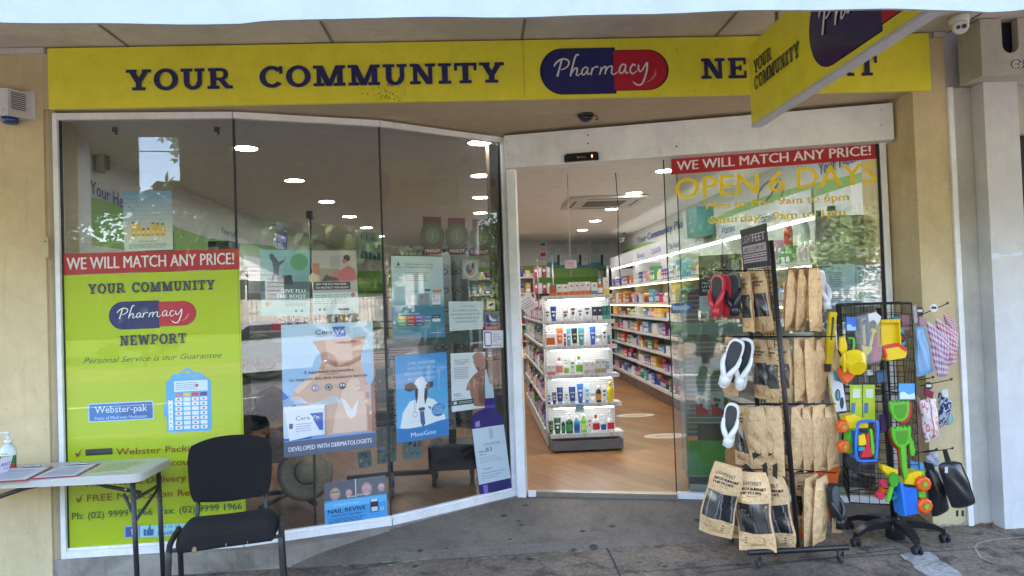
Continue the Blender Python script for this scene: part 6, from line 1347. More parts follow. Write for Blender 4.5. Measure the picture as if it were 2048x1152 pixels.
def hat(px, py, b, r, col, band, lab, tilt=(0, 0, 0), kind='brim', mat='straw', name='sun_hat'):
    P = gI(px, py, b); t = thing(name, lab, 'hat', P); M = Matrix.Translation(P) @ Matrix.Rotation(tilt[0], 4, 'X') @ Matrix.Rotation(tilt[1], 4, 'Y')
    m = MB(col); m.M = M
    if kind == 'brim': m.lathe([(r, -.02), (r*.8, .0), (r*.45, .012), (r*.42, .06), (r*.38, .10), (r*.2, .12), (.002, .125)], 30); 
    else:
        m.lathe([(.09, 0), (.092, .03), (.08, .075), (.045, .10), (.002, .105)], 24)
        m.add([(-.09, -.02, .002), (.09, -.02, .002), (.075, -.13, -.012), (.03, -.16, -.016), (-.03, -.16, -.016), (-.075, -.13, -.012)], [(0, 1, 2, 3, 4, 5)])
    m.build('hat_body', mat, t)
    m = MB(band); m.M = M
    if kind == 'brim': m.lathe([(r*.452, .014), (r*.43, .045)], 30)
    else: m.lathe([(.0935, .002), (.0938, .012)], 24)
    m.build('band', 'fabric', t)
hat(612, 945, .52, .20, S(196, 172, 130), (.03, .03, .03), 'wide straw sun hat with a black band low on the stand', (1.1, .5, 0))
hat(530, 735, .62, .17, S(150, 150, 124), S(150, 50, 40), 'khaki brimmed hat with a red band at the top of the stand', (.35, .1, 0), mat='fabric')
hat(532, 838, .55, .1, (.03, .034, .045), (.02, .02, .02), 'dark navy peaked cap hanging behind the chair', (.2, -.3, 0), 'cap', 'fabric', 'peaked_cap')
hat(560, 885, .60, .15, S(150, 106, 78), S(110, 80, 60), 'tan brimmed hat under the navy cap', (.9, -.4, 0), mat='fabric')
hat(545, 800, .50, .12, S(60, 66, 74), (.03, .03, .03), 'slate brimmed hat between the khaki hat and the navy cap', (.8, .3, 0), mat='fabric')
hat(500, 930, .62, .13, S(90, 66, 50), S(50, 40, 34), 'brown brimmed hat low on the stand behind the chair', (1.0, .2, 0), mat='fabric')
hat(520, 700, .8, .18, S(120, 124, 84), S(80, 84, 60), 'olive woven hat above the khaki one', (.3, 0, 0))
hat(600, 790, .85, .16, S(200, 190, 170), S(160, 40, 40), 'cream hat with red stitching behind the skincare poster', (.4, .3, 0))
flat(lambda x, y: gI(x, y, .5), 'swing_tag', 'white card with red print among the hats', 'tag', (512, 792), (556, 780), (562, 816), (520, 830), S(150, 140, 138), lambda s: (s.lines(.15, .9, .2, .9, 5, S(160, 40, 40), seed=4),))
# card stand
P = onP(808, 975, G2, G3, .7); CB = Vector((P.x, P.y, FLOOR))
t = thing('card_stand', 'black revolving stand of notebooks and cards inside the window joint', 'stand', CB)
m = MB((.02, .02, .022)); m.tube([CB+Vector((-.10, 0, .08)), CB+Vector((-.10, 0, 1.7))], .02, 10); m.build('post', 'powder', t)
for k in range(4):
    a = pi/2*k+.15; e = CB+Vector((-.1+.34*cos(a), .34*sin(a), .10)); m = MB((.02, .02, .022)); m.tube([CB+Vector((-.1, 0, .11)), e], .022, 4); m.build('leg', 'powder', t)
    m = MB((.03, .03, .03)); m.lathe([(.03, -.014), (.033, 0), (.03, .014)], 14, e+Vector((0, 0, -.062)), axis='x'); m.build('caster', 'rubber', t)
for k in range(5):
    z = .55+.24*k; m = MB((.03, .03, .03)); m.tube([CB+Vector((-.26, -.16, z)), CB+Vector((.08, -.16, z)), CB+Vector((.08, .12, z)), CB+Vector((-.26, .12, z))], .004, 5, closed=True)
    m.tube([CB+Vector((-.26, -.16, z+.05)), CB+Vector((.08, -.16, z+.05)), CB+Vector((.08, .12, z+.05)), CB+Vector((-.26, .12, z+.05))], .003, 5, closed=True); m.build('wire_pocket', 'metal', t)
def d_floral(s, base=S(126, 170, 160)):
    rn = random.Random(5)
    for k in range(11): s.disc(rn.uniform(.15, .85), rn.uniform(.1, .9), rn.uniform(.006, .014), (S(60, 110, 100), S(190, 120, 120), S(200, 210, 200))[k % 3], 7)
def d_dots(s):
    rn = random.Random(6)
    for k in range(46): s.disc(.08+.84*rn.random(), .06+.88*rn.random(), rn.uniform(.010, .016), (S(196, 180, 70), S(90, 130, 180), S(200, 150, 160), S(120, 170, 130), S(190, 190, 190))[k % 5], 12)
def d_str(s):
    for k in range(16): s.rect(0, k/16, 1, (k+.5)/16, (S(120, 60, 90), S(60, 110, 100), S(170, 150, 90), S(60, 70, 110))[k % 4])
c3 = lambda x, y: onP(x, y, G2, G3, .48)
for nm, lab, cr, col, dr in (('notebook', 'aqua notebook with scattered motifs at the top of the card stand', ((753, 738), (786, 735), (787, 780), (754, 784)), S(110, 150, 145), d_floral), ('notebook', 'dark striped notebook in the middle of the card stand', ((752, 784), (787, 781), (789, 850), (754, 855)), (.03, .03, .04), d_str), ('notebook', 'notebook covered in coloured dots low on the card stand', ((754, 858), (792, 848), (793, 922), (756, 928)), S(150, 170, 150), d_dots), ('notebook', 'pale aqua floral notebook below the cow poster', ((806, 882), (846, 876), (843, 917), (808, 919)), S(160, 195, 190), d_floral), ('notebook', 'slim teal notebook behind the skincare poster edge', ((716, 905), (742, 900), (744, 932), (719, 937)), S(120, 160, 156), d_floral)):
    flat(c3, nm, lab, 'notebook', cr[0], cr[1], cr[2], cr[3], col, dr, th=.012)
# spectacles stand
P = onP(908, 958, G2, G3, .55); SB = Vector((P.x, P.y, FLOOR))
t = thing('spectacles_stand', 'black wheeled stand of reading glasses on white boards', 'stand', SB)
m = MB((.02, .02, .022)); m.rbox(SB.x-.19, SB.y-.16, FLOOR+.13, SB.x+.19, SB.y+.16, FLOOR+.33, .02); m.build('base_box', 'satin', t)
for dx in (-.15, .15):
    for dy in (-.12, .12):
        Q = SB+Vector((dx, dy, .045)); m = MB((.02, .02, .022)); m.lathe([(.04, -.014), (.042, 0), (.04, .014)], 16, Q, axis='x'); cst = m.build('caster', 'rubber', t); m = MB(S(170, 170, 170)); m.lathe([(.018, -.0155), (.018, -.0145)], 12, Q, axis='x'); m.build('hub', 'satin', cst); m = MB((.02, .02, .02)); m.rbox(Q.x-.02, Q.y-.02, Q.z+.043, Q.x+.02, Q.y+.02, FLOOR+.129, .004); m.build('caster_fork', 'satin', cst)
m = MB((.02, .02, .02)); m.rbox(SB.x-.03, SB.y-.03, FLOOR+.331, SB.x+.03, SB.y+.03, 1.9, .004); m.build('post', 'satin', t)
for dx, dy, a in ((-.06, -.10, .35), (.10, -.04, -.75)):
    m = MB(S(190, 196, 196)); m.M = Matrix.Translation(SB+Vector((dx, dy, 0))) @ Matrix.Rotation(a, 4, 'Z'); m.box(-.10, -.004, .44, .10, .004, 1.86); m.build('display_board', 'satin', t)
k = 0; gl0 = None
for bi, (dx, dy, a) in enumerate(((-.06, -.10, .35), (.10, -.04, -.75))):
    for r in range(9):
        lab = 'pair of thin dark reading glasses, %s from the bottom on the %s board' % (ordw(r+1), ('window side', 'door side')[bi]); M_ = Matrix.Translation(SB+Vector((dx, dy, .50+.15*r))) @ Matrix.Rotation(a, 4, 'Z')
        if gl0 is None:
            t2 = gl0 = thing('reading_glasses', lab, 'glasses', (0, 0, 0), 'reading glasses on the stand')
            for sg in (-1, 1): m = MB((.02, .02, .02)); m.tube([(sg*.034+.028*cos(q), -.035, .02*sin(q)) for q in [2*pi*i/14 for i in range(14)]], .003, 5, closed=True); m.build('rim', 'gloss', t2)
            m = MB((.02, .02, .02)); m.tube([(-.008, -.035, .006), (.008, -.035, .006)], .003, 5); m.build('bridge', 'gloss', t2)
            for sg in (-1, 1): m = MB((.02, .02, .02)); m.tube([(sg*.064, -.035, .004), (sg*.066, -.004, .0)], .003, 5); m.build('temple', 'gloss', t2)
            for nm_, s_ in (('swing_tag', .018),): m = MB(S(200, 200, 200)); m.box(.03, -.0395, -.05, .055, -.0385, -.022); m.build('tag', 'print', t2)
            t2.location = M_.translation; t2.rotation_euler = (0, 0, a)
        else: dup(gl0, M_.translation, (0, 0, a), lab)
# poster-side electronics rack behind the sliding leaf
gR = lambda x, y, b=.22: onP(x, y, D0, D3, b)
xa, xb = gR(1377, 950).x, gR(1455, 950).x; ya, yb_ = gR(1377, 950).y, gR(1455, 950).y
t = thing('electronics_stand', 'slim glass sided display stand of boxed headphones with a green base, behind the right glass', 'stand', ((xa+xb)/2, ya, FLOOR))
m = MB((.03, .03, .03)); m.wall((xa, ya), (xb, yb_), .10, .13, .3, back=.15); 
m.build('tray', 'satin', t)
for q in (.1, .9):
    Q = Vector((xa+(xb-xa)*q, ya+(yb_-ya)*q+.02, .0605)); m = MB((.02, .02, .02)); m.lathe([(.018, -.012), (.018, .012)], 12, Q+Vector((0, 0, .02)), axis='x'); m.build('caster', 'rubber', t)
m = MB(S(52, 150, 56)); m.wall((xa+.01, ya), (xb-.01, yb_), .14, .40, .02, back=.02); m.build('green_panel', 'satin', t)
m = MB(S(120, 170, 160)); m.wall((xa-.012, ya+.002), (xa, ya), .131, 1.55, .25, back=.12); m.build('side_glass', 'sheer', t)
m = MB(S(90, 112, 108)); m.wall((xa+.01, ya), (xb-.01, yb_), .42, 1.55, .02, back=.10); 
m.build('back_board', 'satin', t)
m = MB(S(170, 180, 176))
for k in range(30):
    z = .45+k*.036; m.wall((xa+.012, ya), (xb-.012, yb_), z, z+.010, .004, back=.086)
m.build('slat', 'satin', t)
gRb = lambda x, y: onP(x, y, D0, D3, .285)
def d_head(col):
    def f(s):
        s.poly([(0, 0), (1, 0), (1, .18), (0, .5)], col); s.disc(.35, .66, .016, (.03, .03, .03)); s.disc(.62, .62, .014, (.03, .03, .03)); s.disc(.45, .42, .016, (.03, .03, .03)); s.lines(.1, .6, .85, .95, 1, (.1, .1, .1))
    return f
for nm, lab, cr, col, dr in (('headphone_box', 'pale boxed earphones with a red corner, left one on the electronics stand', ((1391, 783), (1415, 783), (1417, 829), (1392, 829)), S(176, 196, 190), d_head(S(180, 40, 50))), ('headphone_box', 'pale boxed cable with a red corner, right one on the electronics stand', ((1421, 784), (1447, 783), (1449, 829), (1423, 829)), S(176, 196, 190), d_head(S(180, 40, 50))), ('headphone_box', 'dark teal boxed headphones lowest on the electronics stand', ((1395, 850), (1449, 848), (1451, 900), (1397, 902)), S(36, 62, 60), d_head(S(30, 80, 60))), ('headphone_box', 'grey boxed headset in the middle of the electronics stand', ((1389, 705), (1447, 703), (1448, 750), (1390, 753)), S(60, 84, 88), d_head(S(40, 110, 60))), ('headphone_box', 'pale boxed accessory at the top of the electronics stand', ((1386, 652), (1440, 650), (1441, 682), (1387, 684)), S(110, 140, 140), d_head(S(70, 100, 100)))):
    flat(gRb, nm, lab, 'box', cr[0], cr[1], cr[2], cr[3], col, dr, th=.03)

# ================================================================== ON THE FOOTPATH
GL = -.10
# ---- folding table against the left wall
TZ = .64; nr = onZ(285, 948, TZ); fr_ = onZ(333, 915, TZ); TX1 = (nr.x+fr_.x)/2+.01; TY0, TY1 = nr.y, min(fr_.y, 4.255)
T_ = thing('folding_table', 'pale grey plastic folding table with dark legs against the cream wall', 'table', (-2.4, 4.0, GL))
def rr(x0, y0, x1, y1, r, n=6):
    out = []
    for cx, cy_, a0 in ((x1-r, y0+r, -90), (x1-r, y1-r, 0), (x0+r, y1-r, 90), (x0+r, y0+r, 180)):
        for k in range(n+1): a = radians(a0+90*k/n); out.append((cx+r*cos(a), cy_+r*sin(a)))
    return out
m = MB(S(190, 188, 182)); o_ = rr(-3.25, TY0, TX1, TY1, .05); i_ = rr(-3.244, TY0+.006, TX1-.006, TY1-.006, .045)
m.prism(o_, TZ-.045, TZ-.006); n = len(o_)
m.add([(x, y, TZ-.006) for x, y in o_]+[(x, y, TZ) for x, y in i_], [(k, (k+1) % n, n+(k+1) % n, n+k) for k in range(n)]+[tuple(range(n, 2*n))]); m.build('tabletop', 'softplastic', T_)
DG = (.035, .036, .04); lx = TX1-.065
for yy in (TY0+.06, TY1-.05):
    m = MB(DG); m.tube([(lx, yy, TZ-.046), (lx+.015, yy, GL+.015)], .0135, 12); lg = m.build('leg', 'powder', T_); m = MB((.02, .02, .02)); m.lathe([(.017, 0), (.017, .02), (.0145, .03)], 12, (lx+.016, yy, GL+.0)); m.build('rubber_foot', 'rubber', lg)
ym = (TY0+TY1)/2
m = MB(DG); m.tube([(lx-.36, ym-.02, TZ-.05), (lx-.2, ym-.03, TZ-.10), (lx-.02, ym-.02, TZ-.145)], .011, 8); m.tube([(lx+.005, TY0+.06, TZ-.15), (lx+.005, TY1-.05, TZ-.15)], .010, 8); m.build('brace', 'powder', T_)
m = MB(DG); m.tube([(lx-.06, TY0+.08, TZ-.125), (lx+.004, TY0+.075, TZ-.26)], .009, 8); m.tube([(lx+.004, TY0+.075, TZ-.27), (lx+.004, TY1-.06, TZ-.165)], .009, 8); m.build('hinge_link', 'powder', T_)
m = MB(DG); m.tube([(-2.32, ym, TZ-.05), (-2.6, ym-.02, TZ-.09), (-2.9, ym-.02, TZ-.18)], .013, 8); m.build('brace', 'powder', T_)
for q in ((lx-.09, TY0+.17, TZ-.118), (lx, TY0+.24, TZ-.148)):
    m = MB(S(200, 200, 200)); m.lathe([(.006, -.014), (.006, -.010)], 10, q, axis='y'); m.build('rivet', 'metal', T_)
def tabq(pts, z): return [onZ(x, y, z) for x, y in pts]
def clip(lab, NL, NR, FR, FL, seed):
    q = tabq((NL, NR, FR, FL), TZ+.006); t = thing('clipboard', lab, 'clipboard', q[0], 'clipboards on the table')
    m = MB(S(150, 24, 44)); a = [Vector((p.x, p.y, TZ+.0008)) for p in q]; b = [Vector((p.x, p.y, TZ+.006)) for p in q]
    m.add(a+b, [(3, 2, 1, 0), (4, 5, 6, 7), (0, 1, 5, 4), (1, 2, 6, 5), (2, 3, 7, 6), (3, 0, 4, 7)]); m.build('board', 'gloss', t)
    s = Sheet(*[p+Vector((0, 0, .0012)) for p in (b[0]+(b[2]-b[0])*.03, b[1]+(b[3]-b[1])*.04, b[2]+(b[0]-b[2])*.05, b[3]+(b[1]-b[3])*.05)]); s.lines(.08, .92, .08, .6, 9, S(130, 140, 170), seed=seed); s.rect(.06, .66, .94, .67, S(110, 120, 140)); s.rect(.06, .8, .94, .81, S(110, 120, 140)); s.lines(.1, .8, .69, .79, 2, S(90, 100, 130), seed=seed+1)
    s.make(t, 'paper_form', 'paper', .0008, S(214, 218, 232))
    mid = (b[2]+b[3])/2; m = MB(S(190, 192, 190)); d = (b[2]-b[3]).normalized()
    m.tube([mid-d*.05+Vector((0, 0, .006)), mid+d*.05+Vector((0, 0, .006))], .007, 8); m.tube([mid-d*.02+Vector((0, -.02, .008)), mid+Vector((0, -.005, .016)), mid+d*.02+Vector((0, -.02, .008))], .003, 6); m.build('clip', 'metal', t)
clip('red clipboard with a ruled form, nearer the table end', (62, 957), (152, 951.5), (199, 927), (118, 932), 3)
clip('red clipboard with a ruled form, partly out of view beside the sanitiser', (-50, 966), (53, 959.5), (106, 932.5), (22, 936), 9)
q = tabq(((164, 950), (260, 940), (297, 919), (214, 925)), TZ+.001); s = Sheet(*q); s.lines(.08, .92, .1, .9, 11, S(150, 160, 110), seed=4)
t = thing('taped_notice', 'pale yellow green notice taped flat on the table end', 'notice', q[0]); s.make(t, 'sheet', 'paper', .0006, S(206, 214, 160))
P = onZ(17, 934, TZ+.01); P.z = TZ+.0005
t = thing('sanitiser_bottle', 'clear hand sanitiser pump bottle with green label on the table', 'bottle', P)
m = MB(S(196, 206, 202)); m.lathe([(.040, 0), (.044, .006), (.044, .105), (.038, .125), (.018, .140), (.018, .145)], 22, P, sy=.72); m.build('body', 'gloss', t)
m = MB(S(50, 120, 50))
def lab_(u, v): a = pi+pi*u; return (P.x+.0447*cos(a), P.y+.0325*sin(a), P.z+.008+.094*v)
m.grid(lab_, 14, 8, cfn=lambda u, v: (S(206, 218, 206) if v > .80 else (S(186, 120, 70) if (.66 < v < .78 and .35 < u < .8) else (S(120, 190, 100) if (.3 < v < .62 and .38 < u < .75) else (S(170, 50, 60) if (v < .25 and u > .72) else S(42, 110, 46))))))
m.build('label', 'print', t)
s = Sheet(*[Vector(v) for v in ((P.x-.024, P.y-.0335, P.z+.085), (P.x+.024, P.y-.0335, P.z+.085), (P.x+.024, P.y-.0335, P.z+.10), (P.x-.024, P.y-.0335, P.z+.10))]); s.text('hand sanitiser', .5, .25, .6, S(60, 110, 60), wid=.9, bold=.02); s.tx.build('lettering', 'print', t)
m = MB(S(220, 224, 224)); m.lathe([(.020, .1455), (.021, .165), (.012, .170), (.006, .172), (.006, .198), (.014, .200), (.014, .212), (.004, .214)], 16, P); m.tube([P+Vector((.0, 0, .206)), P+Vector((-.03, -.005, .208)), P+Vector((-.05, -.008, .200))], .006, 8); m.build('pump', 'gloss', t)
q0 = onZ(-8, 950, TZ+.002); q1 = onZ(16, 944, TZ+.002)
s = Sheet(q0, q1, q1+Vector((.01, .03, .085)), q0+Vector((.01, .03, .085))); s.text('ANT', .55, .45, .22, S(60, 40, 130), bold=.03); s.lines(.5, .95, .2, .4, 2, S(110, 90, 170))
t = thing('acrylic_holder', 'clear leaning acrylic card holder with purple print at the table edge', 'card holder', q0); s.make(t, 'card', 'paper', .003, S(206, 206, 226))

# ---- worn black visitor chair
ca = radians(16); CC = Vector((-1.385, 3.74, GL)); CM = Matrix.Translation(CC) @ Matrix.Rotation(ca, 4, 'Z')
t = thing('visitor_chair', 'worn black fabric visitor chair with torn seat front beside the table', 'chair', CC)
def cm(col): m = MB(col); m.M = CM; return m
BK = (.006, .006, .0075)
m = cm(BK)
def seat(u, v):
    x = (u-.5)*2; y = (v-.5)*2; r = max(0, 1-abs(x)**5)*max(0, 1-abs(y)**5)
    return (x*.235*(1-.08*abs(y)**3), -.215+.44*v, .445+.035*r**.4-.02*max(0, -y-.5)**2+.012*abs(x)**2)
def seatb(u, v): a = seat(1-u, v); return (a[0], a[1], .415-.012*max(0, 1-abs(2*u-1)**3)*(1-abs(2*v-1)**3))
m.grid(seat, 20, 20); m.grid(seatb, 20, 20)
for a_, b_ in (((0, 0), (1, 0)), ((1, 0), (1, 1)), ((1, 1), (0, 1)), ((0, 1), (0, 0))):
    def fe(u, v, a_=a_, b_=b_): s_ = a_[0]+(b_[0]-a_[0])*u; r_ = a_[1]+(b_[1]-a_[1])*u; p = seat(s_, r_); q = seatb(1-s_, r_); bulge = .012*sin(pi*v); cx = p[0]*(1+bulge/.24); return (cx+(q[0]-p[0])*v, (p[1]+(bulge*-1 if r_ < .01 else (bulge if r_ > .99 else 0))), p[2]+(q[2]-p[2])*v)
    m.grid(fe, 20, 4)
m.build('seat', 'fabric', t)
m = cm(S(150, 120, 86)); rn = random.Random(3)
for cx, w_, h in ((-.145, .012, .016), (.0, .003, .012), (.10, .003, .008)):
    pts = [(cx+w_*cos(2*pi*i/9)*rn.uniform(.6, 1.2), -.2305, .43+h*sin(2*pi*i/9)*rn.uniform(.7, 1.2)) for i in range(9)]; m.add(pts, [tuple(range(9))])
m.build('torn_foam_stain', 'matt', t)
m = cm(BK)
def back(u, v, d=0):
    x = (u-.5)*2; z = v; w_ = .225*(1-.10*abs(2*z-1)**4)*(1-.06*(1-z)); xx = x*w_
    zz_ = .56+.30*z; zz_ += (.035*(1-abs(x)**2.5) if z > .5 else -.03*(1-abs(x)**2))*abs(2*z-1)**1.5
    y = .235-.035*(1-x*x)*0+.045*x*x*-1+.03*z+d*(1-.7*max(abs(x)**6, abs(2*z-1)**6)); return (xx, y, zz_)
m.grid(lambda u, v: back(u, v, -.02), 18, 14); m.grid(lambda u, v: back(1-u, v, .025), 18, 14)
for e in ((0, 0, 1, 0), (1, 0, 1, 1), (1, 1, 0, 1), (0, 1, 0, 0)):
    def fb(u, v, e=e): a, b = e[0]+(e[2]-e[0])*u, e[1]+(e[3]-e[1])*u; p, q = Vector(back(a, b, -.02)), Vector(back(a, b, .025)); return p+(q-p)*v
    m.grid(fb, 16, 2)
m.build('backrest', 'fabric', t)
for sx in (-1, 1):
    m = cm((.018, .019, .022)); X = sx*.262
    m.tube(catmull([(X+sx*.015, -.25, .0), (X, -.235, .36), (X, -.215, .43), (X, -.15, .452), (X, -.05, .45)], 5), .0145, 10); m.build('leg', 'satin', t)
    m = cm((.018, .019, .022)); m.tube(catmull([(X, -.05, .45), (X, .08, .44), (X, .15, .40), (X+sx*.01, .26, .0)], 5), .0145, 10); m.build('leg', 'satin', t)
    m = cm((.02, .02, .022)); m.tube([(sx*.185, .10, .40), (sx*.185, .215, .42), (sx*.18, .25, .50), (sx*.175, .262, .62)], .012, 8); m.build('back_upright', 'satin', t)
m = cm((.018, .019, .022)); m.tube([(-.262, -.12, .405), (.262, -.12, .405)], .011, 8); m.tube([(-.262, .10, .405), (.262, .10, .405)], .011, 8); m.build('seat_frame', 'satin', t)

# ================================================================== SHOE RACK
RX, RY0, RY1 = 1.745, 3.81, 4.22; RB_ = -.05
def rl(x, y, z): return (x-.046*(z-RB_), y, z)
t = R2 = thing('shoe_rack', 'black two-sided wire rack on casters hung with brown paper shoe bags', 'rack', (RX, 4.0, RB_))
BM = (.012, .012, .013)
for yy in (RY0, RY1):
    m = MB(BM); m.tube([(RX-.295, yy, .045), (RX+.285, yy, .045)], .0155, 12); m.build('base_tube', 'powder', t)
m = MB(BM); m.tube([(RX, RY0+.016, .045), (RX, RY1-.016, .045)], .0125, 10); m.build('base_rail', 'powder', t)
for yy in (RY0, RY1):
    m = MB(BM); m.tube([rl(RX, yy, .062), rl(RX, yy, 1.80)], .0135, 10); m.build('post', 'powder', t)
m = MB(BM)
for k in range(9): y = RY0+.03+k*(RY1-RY0-.06)/8; m.tube([rl(RX, y, .36), rl(RX, y, 1.66)], .0022, 4)
for k in range(44): z = .36+k*.030; m.tube([rl(RX, RY0, z), rl(RX, RY1, z)], .0019, 4)
m.build('grid_mesh', 'powder', t)
for (cx, cy_) in ((RX-.235, RY0), (RX+.24, RY0), (RX-.235, RY1), (RX+.24, RY1)):
    m = MB(S(150, 152, 155)); m.box(cx-.016, cy_-.014, -.004, cx-.012, cy_+.018, .029); m.box(cx+.012, cy_-.014, -.004, cx+.016, cy_+.018, .029); m.box(cx-.016, cy_-.014, .0292, cx+.016, cy_+.018, .0296+.002); c_ = m.build('caster_fork', 'metal', t)
    m = MB((.03, .03, .032)); m.lathe([(.022, -.010), (.027, -.006), (.027, .006), (.022, .010)], 16, (cx, cy_+.012, -.022), axis='x'); m.build('wheel', 'rubber', c_)
nz = Vector((-1, 0, 0)); a, b = rl(RX-.016, RY1-.01, 1.655), rl(RX-.016, RY0+.012, 1.655); c, d = rl(RX-.016, RY0+.012, 1.90), rl(RX-.016, RY1-.01, 1.90)
s = Sheet(a, b, c, d); s.text('LIGHT', .06, .64, .20, S(190, 180, 190), 'l', .40); s.text('FEET', .47, .64, .20, S(205, 195, 205), 'l', .46, bold=.03); s.rect(.05, .38, .94, .57, S(190, 180, 190)); s.text('ARCH SUPPORT', .5, .41, .12, (.03, .03, .03), wid=.8, bold=.03)
s.rect(.05, .26, .94, .35, S(190, 180, 190)); s.rect(.05, .14, .94, .23, S(190, 180, 190)); s.lines(.08, .92, .27, .34, 1, (.05, .05, .05), seed=2); s.lines(.08, .92, .15, .22, 1, (.05, .05, .05), seed=3)
s.pr.build('printed_panel', 'print', t); s.tx.build('lettering', 'print', t)
m = MB(BM); v = [Vector(p) for p in (a, b, c, d)]; w2 = [p+Vector((.006, 0, 0)) for p in v]; m.add(v+w2, [(0, 1, 2, 3), (7, 6, 5, 4), (0, 4, 5, 1), (1, 5, 6, 2), (2, 6, 7, 3), (3, 7, 4, 0)]); m.build('header_board', 'satin', t)
for (pl, pr, py) in (((1428, 545), (1660, 537), 0), ((1442, 677), (1672, 677), 0), ((1452, 812), (1672, 812), 0), ((1446, 944), (1672, 950), 0)):
    for k in (0, 1):
        Y = RY0+.05+k*.22; A_ = onY(pl[0]+k*10, pl[1], Y); B_ = onY(pr[0], pr[1], Y); m = MB(BM); m.tube([A_+Vector((0, 0, .012)), (RX-.046*(A_.z-RB_), Y, A_.z), B_+Vector((0, 0, .012))], .003, 6); m.build('hook', 'metal', t)
KR = S(186, 146, 100); KR_SHADE = S(170, 130, 86)
def make_bag(seed, front=True, variant=0):
    """paper pouch hanging from its top centre; the printed front faces -Y"""
    rn = random.Random(seed); W_b, H_b = .155, .355; kf = (1.0, .88, 1.06, .95, 1.1, .84)[seed % 6]; KR = tuple(v*kf for v in S(234, 192, 140)); KR_SHADE = tuple(v*kf for v in S(160, 118, 76))  # side gussets in darker kraft: shade between the bags put into the colour
    t = thing('shoe_bag', 'bag', 'bag', (0, 0, 0))
    ph = [rn.uniform(0, 6) for _ in range(6)]; sk = rn.uniform(-.02, .02)
    def half(u, v): 
        x = (u-.5)*W_b*(1.0-.20*max(0, (v-.78)/.22)**1.5-.04*sin(9*v+ph[5])*(v < .8)); z = -H_b*(1-v)
        bul = max(0, sin(pi*u))**.7*(max(0, sin(pi*min(1, (1-v)*1.05)))**.6 if v < .97 else 0)*.027*(1+.25*sin(pi*(1-v)))
        wr = (.006)*sin(9*u+ph[0]+5*v)*sin(11*v+ph[1])+.003*sin(23*v+ph[2]+7*u)
        return x+sk*(1-v)+.004*sin(8*v+ph[3]), bul, wr, z+.004*sin(5*u+ph[4])*(v < .1)
    def fF(u, v): x, b, w_, z = half(u, v); return (x, -.003-b+w_*min(1, b*60), z)
    def fB(u, v): x, b, w_, z = half(1-u, v); return (x, .003+b*.8+w_*min(1, b*60), z)
    m = MB(KR); m.grid(fF, 12, 20, smooth=False); m.grid(fB, 12, 20, smooth=False)
    m.grid(lambda u, v: (lambda p, q: (p[0]+(q[0]-p[0])*u, p[1]+(q[1]-p[1])*u, p[2]))(fF(0, v), fB(1, v)), 1, 18, KR_SHADE); m.grid(lambda u, v: (lambda p, q: (q[0]+(p[0]-q[0])*u, q[1]+(p[1]-q[1])*u, p[2]))(fF(1, v), fB(0, v)), 1, 18, KR_SHADE)
    m.grid(lambda u, v: (lambda p, q: (p[0], p[1]+(q[1]-p[1])*v, p[2]))(fF(u, 0), fB(1-u, 0)), 10, 1, KR_SHADE); m.build('paper_pouch', 'kraft', t)
    def on(u, v, o=.0012): p = fF(u, v); return (p[0], p[1]-o, p[2])
    if front:
        def wc(u, v):
            for k, cu in enumerate((.27, .72)):
                d = abs(u-cu-.05*sin(3*v+k+variant))/(.20-.05*abs(v-.5))
                if d < 1: return ((.075, .07, .068), (.02, .02, .021))[(variant+k) % 2] if d < .78 else ((.2, .19, .185) if variant != 1 else (.035, .034, .033))
            return (.13, .10, .075) if variant else (.05, .046, .043)
        m = MB(); m.grid(lambda u, v: on(.05+.90*u, .24+.38*v), 26, 18, cfn=wc); m.build('clear_window', 'gloss', t)
        m = MB((.03, .025, .02))
        for txt, v0, h, u0, u1, bd in (('LIGHTFEET', .85, .040, .14, .78, .004), ('ARCH SUPPORT', .785, .034, .14, .88, .03), ('FLIP FLOPS', .735, .034, .14, .74, .03), ('PAIR 1 SET', .70, .014, .36, .60, 0)):
            V, Fs, wd = text_mesh(txt); [m.add([on(u0+(u1-u0)*x/wd+dx, v0+h*y/CAPH, .0022+abs(dx)*.02) for x, y in V], Fs) for dx in ((0, bd*.25, -bd*.2) if bd > .01 else (0,))]
        for k in range(3): m.add([on(.18, .16-.03*k, .002), on(.72, .16-.03*k, .002), on(.72, .172-.03*k, .002), on(.18, .172-.03*k, .002)], [(0, 1, 2, 3)])
        m.build('lettering', 'matt', t)
    else:
        m = MB(S(176, 138, 94))
        pts = [on(.5+.17*cos(a), .42+.16*sin(a)*1.3, .002) for a in [2*pi*i/20 for i in range(20)]]; pin = [on(.5+.155*cos(a), .42+.153*sin(a)*1.3, .002) for a in [2*pi*i/20 for i in range(20)]]
        m.add(pts+pin, [(i, (i+1) % 20, 20+(i+1) % 20, 20+i) for i in range(20)])
        for k in range(4): m.add([on(.3, .3-.014*k, .002), on(.62, .3-.014*k, .002), on(.62, .305-.014*k, .002), on(.3, .305-.014*k, .002)], [(0, 1, 2, 3)])
        if variant == 1:                                            # recycling triangle
            K = (.03, .025, .02)
            for q in range(3):
                a = 2*pi*q/3+pi/2; c_, s_ = cos(a), sin(a)
                P_ = lambda x, y: on(.30+(x*c_-y*s_)*.115/.155*1.0, .15+(x*s_+y*c_)*.115/.355, .0024)
                m.add([P_(.55, -.42), P_(.85, -.42), P_(.55, .15), P_(.30, .15)], [(0, 1, 2, 3)], K); m.add([P_(.22, .12), P_(.62, .12), P_(.42, .42)], [(0, 1, 2)], K)
        V, Fs, wd = text_mesh('FLIP FLOPS'); m.add([on(.45+.42*x/wd, .06+.02*y/CAPH, .002) for x, y in V], Fs); V, Fs, wd = text_mesh('ARCH SUPPORT'); m.add([on(.3+.5*x/wd, .80+.02*y/CAPH, .002) for x, y in V], Fs)
        m.build('printed_pattern', 'matt', t)
